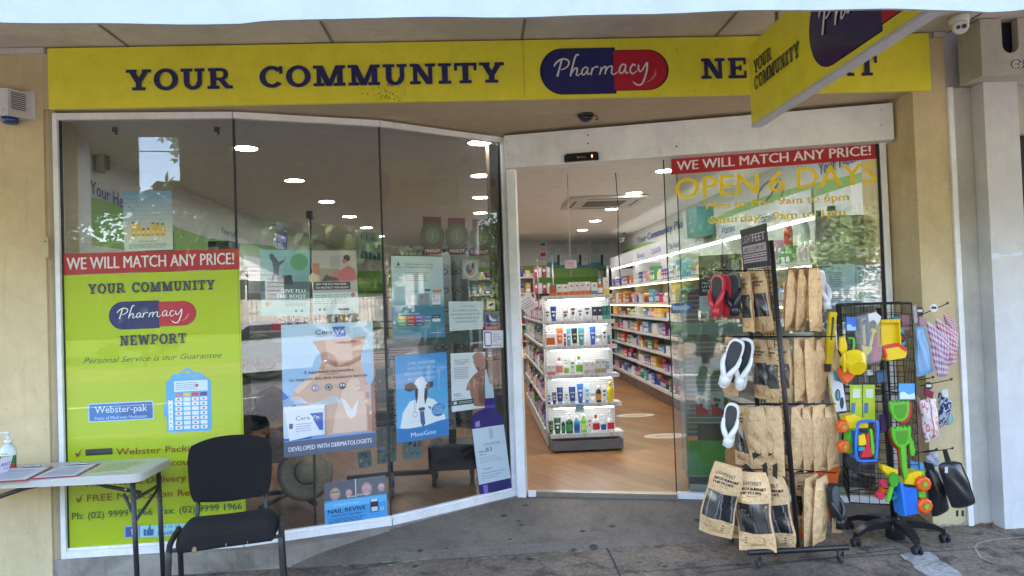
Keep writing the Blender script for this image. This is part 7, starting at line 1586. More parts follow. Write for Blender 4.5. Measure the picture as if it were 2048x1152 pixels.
    m = MB((.02, .02, .02)); m.box(-.018, -.0035, -.022, .018, .0035, -.012); m.build('hang_slot', 'satin', t)
    return t
protos = [make_bag(1), make_bag(2, True, 1), make_bag(3, True, 2), make_bag(4, False), make_bag(5, False, 1), make_bag(6, False)]
used_ = set()
def bag(p, px, py, Y, rz, ry, hp, lab, grp='paper shoe bags on the rack'):
    P = onY(px, py, Y); s_ = hp/F_PX*Y/.355; kx = 1.0 if py > 900 else .78; rz += 0 if py > 900 else (-13 if rz < 0 else 6); jr = random.Random(int(px*7+py)); rot = (radians(3+jr.uniform(-3, 4)), radians(ry+jr.uniform(-3, 3)), radians(rz+jr.uniform(-12, 10))); g = protos[p]
    if p not in used_: used_.add(p); g.location = P; g.rotation_euler = rot; g.scale = (s_*kx, s_, s_); g['label'] = lab; g['group'] = grp
    else: dup(g, P, rot, lab, grp, (s_*kx, s_, s_))
rown = ('top', 'second', 'third', 'bottom')
left = [  # row, proto, px, py(top), Y, rz, ry(tilt), height px, words
 (0, 1, 1490, 544, 3.93, -58, 2, 122), (0, 0, 1514, 539, 3.90, -54, -2, 126), (0, 2, 1537, 536, 3.93, -62, 3, 142),
 (0, 1, 1503, 541, 3.96, -60, 0, 124), (0, 0, 1526, 538, 3.96, -58, 2, 130),
 (1, 0, 1463, 674, 3.93, -54, 10, 120), (1, 0, 1519, 679, 3.97, -56, 4, 120), (1, 1, 1541, 680, 3.93, -60, 2, 128), (1, 2, 1565, 678, 3.90, -64, -2, 130),
 (1, 0, 1531, 680, 3.98, -60, 0, 124), (1, 1, 1554, 679, 3.97, -62, 1, 126),
 (2, 2, 1484, 812, 4.02, -54, 0, 120), (2, 4, 1506, 814, 3.87, -30, -6, 138), (2, 4, 1541, 812, 3.84, -34, -4, 140),
 (2, 0, 1496, 813, 3.99, -56, 2, 124), (2, 1, 1526, 814, 3.97, -58, 0, 126), (2, 2, 1558, 814, 3.97, -60, 0, 124),
 (3, 0, 1457, 929, 3.83, -12, 12, 150), (3, 2, 1478, 954, 3.96, -22, 6, 128), (3, 1, 1501, 944, 3.84, -26, 0, 158), (3, 0, 1536, 948, 3.86, -30, -2, 154)]
cnt = {}
for r, p, px, py, Y, rz, ry, hp in left:
    cnt[r] = cnt.get(r, 0)+1; bag(p, px, py, Y, rz, ry, hp, '%s brown shoe bag from the left, %s row, door side of the rack' % (ordw(cnt[r]), rown[r]))
right = [(0, 3, 1585, 535, 3.93, 30, -3, 130), (0, 5, 1606, 534, 3.92, 32, -2, 130), (0, 3, 1627, 534, 3.91, 30, -3, 132),
 (1, 5, 1597, 676, 3.93, 34, -2, 128), (1, 3, 1618, 676, 3.91, 24, -4, 134), (1, 5, 1641, 677, 3.93, 30, -3, 132), (1, 3, 1659, 676, 3.97, 28, -6, 136),
 (2, 3, 1594, 812, 3.92, 34, -3, 136), (2, 5, 1616, 813, 3.93, 30, -8, 134), (2, 3, 1637, 810, 3.93, 28, -6, 138), (2, 5, 1658, 812, 3.95, 26, -6, 130),
 (3, 1, 1609, 948, 4.02, -4, -3, 112), (3, 5, 1622, 952, 3.92, 32, -4, 142), (3, 3, 1642, 954, 3.90, 30, -4, 140)]
cnt = {}
for r, p, px, py, Y, rz, ry, hp in right:
    cnt[r] = cnt.get(r, 0)+1; bag(p, px, py, Y, rz, ry, hp, '%s plain brown shoe bag, %s row, wall side of the rack' % (ordw(cnt[r]), rown[r]))
# loose flip flops
def flop(px, py, Y, rz, ry, hp, col, sole, lab, tags=False):
    P = onY(px, py, Y); L = hp/F_PX*Y; t = thing('flip_flop', lab, 'flip flop', P); M = Matrix.Translation(P) @ Matrix.Rotation(radians(rz), 4, 'Z') @ Matrix.Rotation(radians(ry), 4, 'Y')
    def out(k=1.0):
        pts = [(0, 0), (.26, -.04), (.36, -.18), (.34, -.40), (.26, -.60), (.25, -.80), (.20, -.95), (0, -1.0), (-.2, -.95), (-.26, -.80), (-.28, -.58), (-.36, -.36), (-.36, -.16), (-.24, -.03)]
        c = [Vector((x*L*.42*k, (z+.5)*L*k-.5*L, 0)) for x, z in pts]; return [(v.x, v.y) for v in catmull(c, 3, True)]
    m = MB(col); m.M = M; m.prism(out(), -.016, .012, axis='y'); m.build('sole', 'softplastic', t)
    m = MB(sole); m.M = M; m.prism([(x, z+.05*L) for x, z in out(.80) if True], -.0185, -.0165, axis='y'); m.build('footbed', 'rubber', t)
    m = MB(col); m.M = M; w_ = L*.145
    for sg in (-1, 1): m.tube(catmull([(sg*w_, -.012, -.34*L), (sg*w_*.95, -.032, -.50*L), (sg*w_*.5, -.040, -.66*L), (0, -.034, -.80*L)], 4), [.008, .010, .011, .012, .013, .014, .015, .016, .016, .016, .015, .013, .010], 8)
    m.tube([(0, -.030, -.70*L), (0, -.026, -.93*L)], [.022, .030], 10)
    m.build('strap', 'softplastic', t)
    if tags:
        for dx in (-.03, .02): m = MB(S(120, 74, 52)); m.M = M; m.box(dx-.012, -.024, -L*1.02, dx+.014, -.022, -L*.80); m.box(dx-.006, -.0248, -L*.99, dx+.002, -.0242, -L*.84, (.03, .03, .03)); m.build('swing_tag', 'paper', t)
WHs = S(226, 226, 224)
flop(1437, 549, 3.86, -48, 4, 90, S(190, 50, 60), S(60, 54, 52), 'red flip flop with dark footbed hanging at the upper end of the rack', True)
flop(1448, 549, 3.90, 140, 2, 88, S(190, 50, 60), S(60, 54, 52), 'second red flip flop hanging just behind the first')
flop(1466, 546, 3.88, -40, -2, 92, S(36, 38, 44), S(44, 44, 46), 'black flip flop hanging next to the red pair', True)
flop(1478, 678, 3.82, -30, 20, 106, WHs, S(56, 56, 58), 'white flip flop in the middle of the rack, tilted towards the door')
flop(1494, 676, 3.85, -36, 10, 108, WHs, S(50, 50, 52), 'second white flip flop, more upright beside the first')
flop(1466, 806, 3.84, -34, 8, 92, WHs, S(60, 60, 62), 'white flip flop hanging alone on the third row')
flop(1636, 540, 3.96, 26, -6, 86, S(214, 216, 222), S(196, 198, 206), 'white and pale flip flop hanging on the wall side of the rack', True)
flop(1646, 546, 4.0, 210, -6, 88, (.03, .045, .035), (.02, .03, .025), 'dark green flip flop behind the white one on the wall side')
flop(1664, 966, 3.88, 30, -4, 96, S(34, 36, 38), S(90, 92, 94), 'grey and black flip flop low on the wall side of the rack')
def cutY(m, pts, Y, th, col=None):
    a = [onY(x, y, Y) for x, y in pts]
    if sum(a[i].x*a[(i+1) % len(a)].z-a[(i+1) % len(a)].x*a[i].z for i in range(len(a))) < 0: a = a[::-1]
    n = len(a); c = Vector((sum(p.x for p in a)/n, 0, sum(p.z for p in a)/n)); r = .88
    def ins(p, k): return Vector((c.x+(p.x-c.x)*k, p.y, c.z+(p.z-c.z)*k))
    e = min(.006, th*.3); L0 = [ins(p, .94) for p in a]; L1 = [p+Vector((0, e, 0)) for p in a]; L2 = [p+Vector((0, th-e, 0)) for p in a]; L3 = [ins(p, .94)+Vector((0, th, 0)) for p in a]
    f = [tuple(range(n)), tuple(range(4*n-1, 3*n-1, -1))]
    for q in range(3): f += [((i+1) % n+q*n, i+q*n, i+(q+1)*n, (i+1) % n+(q+1)*n) for i in range(n)]
    return m.add(L0+L1+L2+L3, f, col)
def cut_thing(name, lab, cat, parts, group=None):
    """parts: (part name, material, [(outline in photo pixels, Y, thickness, colour), ...])"""
    p0 = parts[0][2][0]; t = thing(name, lab, cat, onY(*p0[0][0], p0[1]), group)
    for nm, mt, sh_ in parts:
        m = MB()
        for pts, Y, th, c in sh_: cutY(m, pts, Y, th, c)
        m.build(nm, mt, t)
    return t
def ell(cx, cy_, rx, ry, n=18): return [(cx+rx*cos(2*pi*i/n), cy_+ry*sin(2*pi*i/n)) for i in range(n)]
def qd(x0, y0, x1, y1, sk=0): return [(x0, y0), (x1, y0), (x1+sk, y1), (x0+sk, y1)]
cut_thing('product_tag', 'small brown and white tag hanging from the lowest dark flip flop', 'tag', [('card', 'paper', [(qd(1664, 1036, 1684, 1066), 3.86, .003, S(150, 116, 82))]), ('barcode_label', 'print', [(qd(1673, 1039, 1680, 1053), 3.857, .002, S(215, 215, 215))])])
cut_thing('orange_bucket', 'orange plastic tub partly hidden behind the shoe bags', 'tub', [('tub_body', 'softplastic', [([(1632, 938), (1680, 942), (1672, 1008), (1640, 1082), (1600, 1080)], 4.06, .10, S(214, 92, 20))]), ('rim', 'softplastic', [(qd(1630, 934, 1682, 942), 4.055, .12, S(222, 104, 30))])])

# ================================================================== REVOLVING TOY STAND
SBX, SBY = 2.475, 4.09; base = Vector((SBX, SBY, -.035))
t = TS = thing('toy_stand', 'black revolving wire stand on a five-star castor base, hung with beach toys and pouches', 'rack', base)
m = MB((.016, .016, .018)); m.lathe([(.055, .02), (.05, .11), (.03, .14), (.026, .145)], 20, base); m.tube([base+Vector((0, 0, .12)), base+Vector((-.05, -.02, 1.42))], .019, 12); m.build('post', 'powder', t)
for px, py in ((1835, 1112), (1712, 1094), (1890, 1088), (1698, 1062), (1808, 1046)):
    e = onZ(px, py, -.045) if px != 1808 else Vector((2.68, 4.34, -.02)); e.z = gz(e.x)+(.005 if e.y > 4.3 else 0); d = Vector((e.x-base.x, e.y-base.y, 0)); sd_ = Vector((-d.y, d.x, 0)).normalized()
    m = MB((.016, .016, .018)); L = [Vector((base.x, base.y, base.z+.135))+d*.14, Vector((base.x, base.y, base.z+.13))+d*.45, Vector((base.x, base.y, base.z+.115))+d*.75, Vector((e.x, e.y, e.z+.085))]
    vs = []; 
    for i, p in enumerate(L): w_ = .036-.005*i; hgt = .05-.007*i; vs += [p-sd_*w_, p+sd_*w_, p+sd_*w_*.7-Vector((0, 0, hgt)), p-sd_*w_*.7-Vector((0, 0, hgt))]
    m.add(vs, [(4*i+k, 4*i+(k+1) % 4, 4*i+4+(k+1) % 4, 4*i+4+k) for i in range(3) for k in range(4)]+[(3, 2, 1, 0), (12, 13, 14, 15)]); leg = m.build('base_arm', 'softplastic', t)
    m = MB((.018, .018, .02)); 
    for o in (-.017, .017): m.lathe([(.020, -.009), (.026, -.005), (.026, .005), (.020, .009)], 16, (e.x+o, e.y, e.z+.027), axis='x')
    m.rbox(e.x-.010, e.y-.018, e.z+.030, e.x+.010, e.y+.018, e.z+.062, .005); m.build('caster', 'rubber', leg)
ga = radians(-24); cx0, cy0 = 2.40, 4.10; hs = .185
cor = [(cx0+(sx*cos(ga)-sy*sin(ga))*hs, cy0+(sx*sin(ga)+sy*cos(ga))*hs) for sx, sy in ((-1, -1), (1, -1), (1, 1), (-1, 1))]
for i in range(4):
    a, b = Vector((*cor[i], 0)), Vector((*cor[(i+1) % 4], 0)); m = MB(BM)
    for z0_, z1_ in ((.88, 1.415), (.235, .84)):
        for k in range(8): p = a+(b-a)*k/7; m.tube([p+Vector((0, 0, z0_)), p+Vector((0, 0, z1_))], .0034 if k in (0, 7) else .0021, 4)
        nr_ = int((z1_-z0_)/.06)
        for k in range(nr_+1): z = z0_+(z1_-z0_)*k/nr_; m.tube([a+Vector((0, 0, z)), b+Vector((0, 0, z))], .0034 if k in (0, nr_) else .0021, 4)
    m.build('grid_mesh', 'powder', t)
for z in (.88, 1.41, .30):
    m = MB(BM)
    for c_ in cor: m.tube([(SBX-.04, SBY-.01, z), (c_[0], c_[1], z)], .004, 5)
    m.build('spider_bracket', 'powder', t)
for (p0, p1) in (((1832, 634), (1895, 607)), ((1832, 645), (1850, 640)), ((1838, 772), (1903, 759)), ((1845, 905), (1905, 897)), ((1838, 905), (1873, 899)), ((1838, 760), (1866, 755))):
    A_, B_ = onY(*p0, 3.98), onY(*p1, 3.90); m = MB(BM); m.tube([A_, B_, B_+Vector((.006, 0, .008))], .0028, 6); m.tube([B_+Vector((.006*cos(a), 0, .006*sin(a)+.002)) for a in [2*pi*i/10 for i in range(10)]], .0022, 4, closed=True); m.build('hook', 'metal', t)
YL, RDt, GRt, BLt, ORt, TL_ = S(226, 190, 24), S(206, 40, 54), S(84, 178, 44), S(26, 104, 196), S(226, 92, 30), S(24, 140, 160)
def solid(m, px0, py0, px1, py1, Y0, Y1, col, r=.008): a, b = onY(px0, py1, Y0), onY(px1, py0, Y0); m.rbox(a.x, Y0, a.z, b.x, Y1, b.z, r, col)
def wheel(m, px, py, rp, Y, th, col, hub):
    P = onY(px, py, Y); r = rp/F_PX*Y; m.lathe([(r*.75, 0), (r*.96, th*.12), (r, th*.3), (r, th*.7), (r*.96, th*.88), (r*.75, th)], 20, P, col, axis='y')
    for k in range(10): a = 2*pi*k/10; q = P+Vector((r*.99*cos(a), 0, r*.99*sin(a))); m.box(q.x-r*.09, q.y+th*.2, q.z-r*.09, q.x+r*.09, q.y+th*.8, q.z+r*.09, col)
    m.lathe([(r*.38, -.004), (r*.34, -.006), (r*.30, .001)], 14, P, hub, axis='y')
YT = 3.80
t = thing('toy_truck', 'yellow toy dump truck with red trim hanging nose down high on the stand', 'toy truck', onY(1785, 645, YT))
m = MB(YL); a, b = onY(1757, 690, YT), onY(1792, 645, YT)
m.box(a.x, YT, a.z, b.x, YT+.008, b.z); m.box(a.x-.006, YT-.03, a.z, a.x, YT+.008, b.z); m.box(b.x, YT-.03, a.z, b.x+.006, YT+.008, b.z); m.box(a.x-.006, YT-.03, b.z, b.x+.006, YT+.008, b.z+.02)
for k in range(6): m.box(a.x+.005+k*(b.x-a.x)/6, YT-.034, b.z+.002, a.x+.013+k*(b.x-a.x)/6, YT-.030, b.z+.018)
m.box(a.x-.006, YT-.02, a.z-.006, b.x+.006, YT+.008, a.z); m.build('tray', 'softplastic', t)
m = MB(YL); cutY(m, [(1770, 694), (1806, 690), (1816, 704), (1812, 716), (1776, 722), (1768, 710)], YT-.02, .07, YL); m.build('cab', 'softplastic', t)
m = MB(RDt); cutY(m, [(1764, 692), (1800, 686), (1815, 698), (1813, 704), (1798, 693), (1768, 698)], YT-.025, .02, RDt); cutY(m, [(1765, 695), (1770, 694), (1776, 714), (1771, 716)], YT-.026, .02, RDt); m.build('chassis', 'softplastic', t)
for px, py in ((1797, 648), (1803, 676)): m = MB(BM); wheel(m, px, py, 10, YT+.02, .03, (.02, .02, .02), RDt); m.build('wheel', 'rubber', t)
m = MB(TL_); cutY(m, [(1786, 636), (1798, 634), (1810, 668), (1812, 690), (1804, 694), (1798, 660), (1786, 650)], YT+.055, .04, TL_); cutY(m, [(1790, 657), (1800, 655), (1802, 667), (1792, 668)], YT+.01, .02, ORt); m.build('side_frame', 'softplastic', t)
t = thing('toy_sieve', 'yellow round toy sieve and scoop hanging at the left of the stand', 'toy', onY(1708, 718, YT))
P = onY(1707, 722, YT-.04); r = 24/F_PX*YT; m = MB(YL); m.M = Matrix.Translation(P) @ Matrix.Rotation(radians(-62), 4, 'X') @ Matrix.Rotation(radians(10), 4, 'Y')
m.lathe([(r*.66, -.075), (r*.72, -.07), (r*.96, .0), (r*1.06, .004), (r*1.06, .010), (r*.92, .010), (r*.62, -.062), (.002, -.064)], 26); m.build('bowl', 'softplastic', t)
m = MB(YL); cutY(m, [(1681, 674), (1690, 673), (1695, 690), (1694, 704), (1686, 710), (1680, 700)], YT-.01, .02, YL); cutY(m, [(1687, 706), (1692, 706), (1693, 745), (1688, 745)], YT-.07, .012, YL); m.build('scoop', 'softplastic', t)
cut_thing('toy_net', 'orange mesh beach net bag under the yellow sieve', 'toy', [('net', 'softplastic', [([(1681, 736), (1696, 742), (1714, 745), (1708, 756), (1694, 768), (1684, 755)], YT-.03, .05, ORt)]), ('teal_rim', 'softplastic', [([(1672, 742), (1681, 742), (1690, 768), (1676, 762)], YT+.03, .04, TL_)])])
cut_thing('sand_shovel', 'pale yellow toy spade in a clear bag near the top of the stand', 'toy', [('blade', 'softplastic', [([(1725, 690), (1746, 696), (1740, 706), (1727, 718)], YT-.02, .012, S(214, 196, 60))]), ('handle', 'softplastic', [([(1739, 694), (1746, 664), (1742, 660), (1745, 656), (1753, 658), (1753, 664), (1749, 667), (1743, 696)], YT-.018, .01, S(214, 196, 60)), (qd(1726, 650, 1730, 690, 2), YT, .01, S(206, 186, 60))])])
cut_thing('sand_rake', 'pink toy rake in the clear bag beside the yellow spade', 'toy', [('rake', 'softplastic', [([(1752, 668), (1757, 668), (1760, 722), (1745, 724), (1748, 700)], YT, .02, S(206, 70, 104))]), ('blue_handle', 'softplastic', [([(1729, 640), (1735, 640), (1740, 690), (1732, 690)], YT+.022, .02, S(40, 70, 150))])])
cut_thing('clear_bag', 'crinkled clear plastic bag around the small beach tools', 'bag', [('film', 'clearfilm', [([(1720, 634), (1742, 626), (1762, 630), (1766, 700), (1762, 726), (1728, 728), (1722, 690)], YT-.03, .06, S(190, 190, 194))]), ('white_string', 'softplastic', [([(1736, 628), (1752, 624), (1763, 634), (1757, 650), (1748, 640), (1738, 644)], YT-.034, .004, S(206, 206, 206))])])
def tubeP_(m, px, r, c, Y): m.tube(catmull([onY(x, y, Y) for x, y in px], 4), r, 7, c)
t = thing('toy_hook', 'green curved toy handle poking out of the upper grid', 'toy', onY(1703, 678, YT)); m = MB(GRt); tubeP_(m, [(1696, 677), (1706, 677), (1708, 690), (1706, 702)], .007, GRt, YT); m.build('handle', 'softplastic', t)
cut_thing('goggles_pack', 'small blue backed swim goggles pack at the top of the stand', 'pack', [('card', 'paper', [(qd(1693, 634, 1713, 662), YT, .01, S(44, 110, 200))]), ('printed_wave', 'print', [([(1694, 650), (1700, 648), (1706, 654), (1712, 653), (1712, 661), (1694, 661)], YT-.002, .0015, S(160, 196, 226))])])
cut_thing('goggles_pack', 'larger pale blue goggles pack halfway up beside the pouches', 'pack', [('card', 'paper', [(qd(1798, 767, 1830, 800, 1), YT, .01, S(70, 150, 206))]), ('printed_wave', 'print', [([(1800, 786), (1808, 783), (1818, 790), (1829, 786), (1830, 798), (1800, 798)], YT-.002, .0015, S(200, 214, 224))])])
cut_thing('kite_tube', 'long yellow boxed toy hanging at the left edge of the stand', 'box', [('box_body', 'satin', [([(1661, 624), (1675, 624), (1668, 700), (1663, 740), (1653, 740), (1656, 690)], 3.90, .03, S(222, 186, 20))]), ('black_end', 'satin', [([(1653, 728), (1663, 728), (1662, 744), (1653, 744)], 3.895, .042, (.03, .03, .03))]), ('printed_band', 'print', [([(1664, 634), (1669, 634), (1664, 680), (1661, 680)], 3.8985, .001, (.06, .05, .02))])])
cut_thing('slipper_card', 'white card with teal slippers at the left side of the stand', 'pack', [('card', 'paper', [([(1656, 748), (1684, 752), (1694, 822), (1672, 824)], 3.91, .006, S(204, 204, 206))]), ('slipper_print', 'print', [(ell(1676, 790, 5, 12), 3.906, .003, (.02, .03, .04)), (ell(1676, 790, 3, 9), 3.904, .001, S(60, 140, 150)), (ell(1684, 806, 4, 12), 3.906, .003, (.02, .03, .04))]), ('edge_print', 'print', [([(1655, 748), (1658, 748), (1674, 824), (1671, 824)], 3.902, .003, S(190, 184, 110))])])
for k in range(2):
    x0 = 1700+k*26; cut_thing('goggles_card', 'lime green hanging card of swim goggles, %s of two' % ('nearer the shoe rack' if k == 0 else 'nearer the post'), 'pack', [('card', 'paper', [(qd(x0, 770, x0+24, 842, 1), 3.93, .006, S(170, 196, 40))]), ('printed_panel', 'print', [(qd(x0+6, 778, x0+20, 796), 3.926, .003, S(206, 210, 196)), (qd(x0+3, 806, x0+10, 826), 3.926, .003, S(60, 110, 180)), (qd(x0+11, 802, x0+21, 814), 3.926, .003, S(200, 190, 50))])])
def scoop(t_lab, x0, y0, col, Y, tail):
    hd = [(x0, y0+4), (x0+2, y0), (x0+6, y0+5), (x0+10, y0-1), (x0+14, y0+4), (x0+19, y0-2), (x0+23, y0+3), (x0+28, y0-3), (x0+32, y0+2), (x0+37, y0-4), (x0+40, y0+1), (x0+40, y0+22), (x0+36, y0+34), (x0+26, y0+42), (x0+16, y0+42), (x0+7, y0+34), (x0+2, y0+20)]
    parts = [('rake_head', 'softplastic', [(hd, Y, .02, col)]), ('sieve_pattern', 'softplastic', [([(x0+8, y0+8), (x0+34, y0+6), (x0+34, y0+22), (x0+28, y0+34), (x0+16, y0+35), (x0+9, y0+22)], Y-.0025, .002, tuple(c*.62 for c in col))])]
    if tail: parts.append(('handle', 'softplastic', [([(x0+18, y0+38), (x0+29, y0+38), (x0+31, y0+80), (x0+36, y0+102), (x0+32, y0+108), (x0+26, y0+106), (x0+22, y0+80)], Y-.002, .022, col)]))
    cut_thing('beach_scoop', t_lab, 'toy', parts)
scoop('red beach scoop behind the upper green one', 1785, 806, RDt, 3.86, False); scoop('green short beach scoop with rake teeth, upper one', 1780, 802, GRt, 3.82, False)
scoop('red long-handled beach scoop behind the green one', 1779, 858, RDt, 3.84, True); scoop('green long-handled beach scoop with rake teeth, lower one', 1783, 854, GRt, 3.80, True)
cut_thing('toy_spade', 'small green toy spade hanging right of the long scoop', 'toy', [('handle', 'softplastic', [([(1818, 876), (1824, 874), (1831, 900), (1829, 912), (1822, 912), (1820, 900)], 3.82, .015, GRt)])])
t = thing('toy_truck', 'toy truck with orange wheels, yellow cab and green chassis on the left of the stand', 'toy truck', onY(1700, 850, YT))
m = MB(YL); cutY(m, [(1690, 832), (1708, 828), (1738, 842), (1738, 856), (1698, 858)], YT, .07, YL); m.build('cab', 'softplastic', t); m = MB(GRt); cutY(m, [(1698, 858), (1714, 856), (1714, 900), (1702, 908), (1690, 906), (1696, 884)], YT+.01, .05, GRt); m.build('chassis', 'softplastic', t)
for px, py in ((1688, 854), (1690, 894)): m = MB(); wheel(m, px, py, 12, YT-.02, .04, ORt, S(150, 160, 60)); m.build('wheel', 'softplastic', t)
t = thing('toy_bucket', 'blue open frame toy bucket holding small red, green and yellow tools', 'toy', onY(1733, 850, YT))
fr2 = [(1716, 848), (1724, 843), (1748, 843), (1755, 850), (1752, 915), (1746, 921), (1722, 922), (1713, 915), (1712, 880)]
m = MB(BLt); tubeP_(m, fr2+[fr2[0]], .0085, BLt, YT-.03); m.build('handle_frame', 'softplastic', t); m = MB(BLt); cutY(m, [(1706, 862), (1722, 862), (1720, 918), (1712, 918)], YT-.01, .06, S(20, 80, 160)); m.build('bucket_side', 'softplastic', t)
for nm, pts, c in (('scoop_bowl', [(1718, 872), (1730, 868), (1734, 890), (1718, 892)], YL), ('spade', [(1740, 858), (1745, 858), (1750, 908), (1744, 914)], GRt), ('rake', [(1733, 868), (1739, 867), (1740, 890), (1747, 914), (1723, 916), (1726, 902), (1732, 896)], RDt), ('comb', [(1717, 894), (1730, 894), (1729, 902), (1717, 902)], TL_)): m = MB(c); cutY(m, pts, YT-.04, .02, c); m.build(nm, 'softplastic', t)
cut_thing('toy_digger', 'yellow toy digger arm with red wheels low on the stand', 'toy truck', [('arm', 'softplastic', [([(1763, 928), (1785, 936), (1797, 940), (1797, 948), (1778, 954), (1766, 940)], YT, .04, YL)]), ('red_wheel', 'softplastic', [(ell(1770, 968, 8, 8), YT-.01, .03, S(200, 50, 70)), (ell(1763, 992, 8, 8), YT-.01, .03, S(200, 50, 70))]), ('orange_link', 'softplastic', [([(1764, 976), (1777, 980), (1775, 988), (1763, 984)], YT, .03, ORt)]), ('teal_frame', 'softplastic', [([(1784, 978), (1798, 990), (1800, 998), (1784, 1000), (1790, 992)], YT+.01, .03, TL_)])])
cut_thing('toy_spoon', 'green toy spoon crossing the red wheels', 'toy', [('bowl', 'softplastic', [(ell(1789, 960, 10, 15), YT-.035, .018, S(60, 150, 40))]), ('handle', 'softplastic', [([(1781, 972), (1789, 972), (1780, 1004), (1773, 1004)], YT-.03, .014, GRt)])])
t = thing('toy_truck', 'blue and yellow toy truck with two big orange wheels at the bottom of the stand', 'toy truck', onY(1830, 1000, YT))
m = MB(BLt); cutY(m, [(1803, 970), (1812, 975), (1835, 977), (1838, 1028), (1815, 1033), (1808, 1030)], YT-.02, .09, BLt); cutY(m, [(1800, 964), (1806, 966), (1815, 1032), (1810, 1034)], YT-.035, .1, S(30, 120, 210)); m.build('tray', 'softplastic', t)
m = MB(YL); cutY(m, [(1808, 968), (1818, 948), (1834, 942), (1846, 944), (1838, 972)], YT-.01, .07, YL); m.build('cab', 'softplastic', t); m = MB(GRt); cutY(m, [(1834, 942), (1850, 942), (1852, 1010), (1840, 1022), (1836, 980)], YT+.0, .05, GRt); m.build('chassis', 'softplastic', t)
for px, py in ((1850, 969), (1853, 1013)): m = MB(); wheel(m, px, py, 15, YT-.04, .045, ORt, S(110, 180, 60)); m.build('wheel', 'softplastic', t)
cut_thing('goggles_pack', 'pale blue and white pack showing between the scoop and the black bag', 'pack', [('card', 'paper', [([(1820, 922), (1846, 926), (1850, 940), (1822, 944)], 3.88, .02, S(70, 140, 190))])])
# pouches
def pouch(name, lab, tl, tr, br, bl, Y, th, mat, cfn, zip_=None, grp=None, rd=.05):
    q = [onY(*p, Y) for p in (bl, br, tr, tl)]; t = thing(name, lab, 'pouch', q[3], grp)
    def P_(u, v):
        k = 1-rd*(abs(2*u-1)*abs(2*v-1))**2.5; u, v = .5+(u-.5)*k, .5+(v-.5)*k; return q[0]*(1-u)*(1-v)+q[1]*u*(1-v)+q[2]*u*v+q[3]*(1-u)*v
    def F(u, v, s_): b = (max(0, sin(pi*u))**.45)*(max(0, sin(pi*v))**.35); return P_(u, v)+Vector((.002*sin(13*v+7*u), s_*(th*b+.004*sin(11*u+9*v)*b), 0))
    m = MB(); m.grid(lambda u, v: F(u, v, -1), 16, 16, cfn=cfn); m.grid(lambda u, v: F(1-u, v, 1), 16, 16, cfn=cfn); m.build('pouch_body', mat, t)
    if zip_: m = MB(zip_[2]); m.tube([F(u, v, -1)+Vector((0, -.003, 0)) for u, v in zip_[0]], zip_[1], 6); m.build('zip_edge', 'satin', t)
    return t
def ging(c): 
    def f(u, v): a, b = int(u*16) % 2, int(v*16) % 2; k = (0, 1, 1, 2)[a+b+(1 if a and b else 0)] if False else a+b; return tuple(x*(1-k/2)+.72*k/2 for x in c)
    return f
def spk(c, d, p=.35, s_=3):
    rn = random.Random(s_); g = [[rn.random() < p for _ in range(16)] for _ in range(16)]
    return lambda u, v: d if g[int(v*15.99)][int(u*15.99)] else c
pg = 'cosmetic pouches on the toy stand'
pouch('cosmetic_pouch', 'shiny pale blue quilted pouch nearest the wire grid', (1830, 653), (1850, 652), (1868, 744), (1832, 756), 3.90, .022, 'gloss', lambda u, v: S(120, 166, 206), ([(.08+.0*k, .97-.9*k/8) for k in range(9)], .0018, S(150, 190, 220)), pg)
pouch('cosmetic_pouch', 'lilac and pink gingham pouch, first of the gingham three', (1850, 638), (1899, 678), (1896, 752), (1874, 755), 3.88, .018, 'fabric', ging(S(176, 96, 150)), None, pg)
pouch('cosmetic_pouch', 'pink gingham pouch, second of the gingham three', (1868, 632), (1918, 668), (1912, 728), (1890, 734), 3.93, .018, 'fabric', ging(S(206, 90, 120)), None, pg)
pouch('cosmetic_pouch', 'pink gingham pouch farthest along the hook', (1886, 626), (1915, 642), (1914, 672), (1896, 672), 3.97, .018, 'fabric', ging(S(206, 90, 110)), None, pg)
pouch('cosmetic_pouch', 'white pouch with coral flowers and stripes in the middle row', (1838, 800), (1872, 796), (1878, 872), (1850, 888), 3.90, .025, 'satin', spk(S(216, 206, 206), S(206, 120, 110), .22, 5), ([(.5, .97-.9*k/8) for k in range(9)], .0025, S(210, 120, 110)), pg)
pouch('cosmetic_pouch', 'dusty pink edge pouch beside the coral flower one', (1834, 790), (1842, 800), (1862, 888), (1838, 872), 3.94, .02, 'satin', lambda u, v: S(200, 140, 140), None, pg)
pouch('cosmetic_pouch', 'navy and white leaf print pouch hanging cornerwise', (1876, 782), (1906, 804), (1893, 848), (1878, 858), 3.93, .015, 'fabric', spk(S(52, 60, 100), S(190, 194, 206), .45, 8), None, pg)
pouch('cosmetic_pouch', 'small mint green pouch below the navy leaf print one', (1898, 818), (1910, 838), (1900, 850), (1888, 850), 3.95, .012, 'fabric', lambda u, v: S(150, 196, 186), None, pg)
pouch('cosmetic_pouch', 'pink and aqua patterned pouch behind the black bags', (1852, 912), (1872, 898), (1880, 930), (1854, 940), 3.97, .015, 'fabric', spk(S(216, 190, 206), S(120, 180, 190), .4, 11), None, pg)
t = pouch('toiletry_bag', 'black zipped toiletry bag with a wrist loop, outermost on the lower hook', (1874, 926), (1921, 922), (1952, 1008), (1903, 1018), 3.86, .030, 'softplastic', lambda u, v: (.014, .014, .02), ([(k/8, 0) for k in range(8)]+[(1, k/8) for k in range(8)]+[(1-k/8, 1) for k in range(8)]+[(0, 1-k/8) for k in range(9)], .005, (.008, .008, .009)), rd=.10)
m = MB(BM); cutY(m, [(1886, 900), (1894, 898), (1903, 925), (1893, 928)], 3.86, .008, (.012, .012, .012)); m.build('wrist_loop', 'fabric', t)
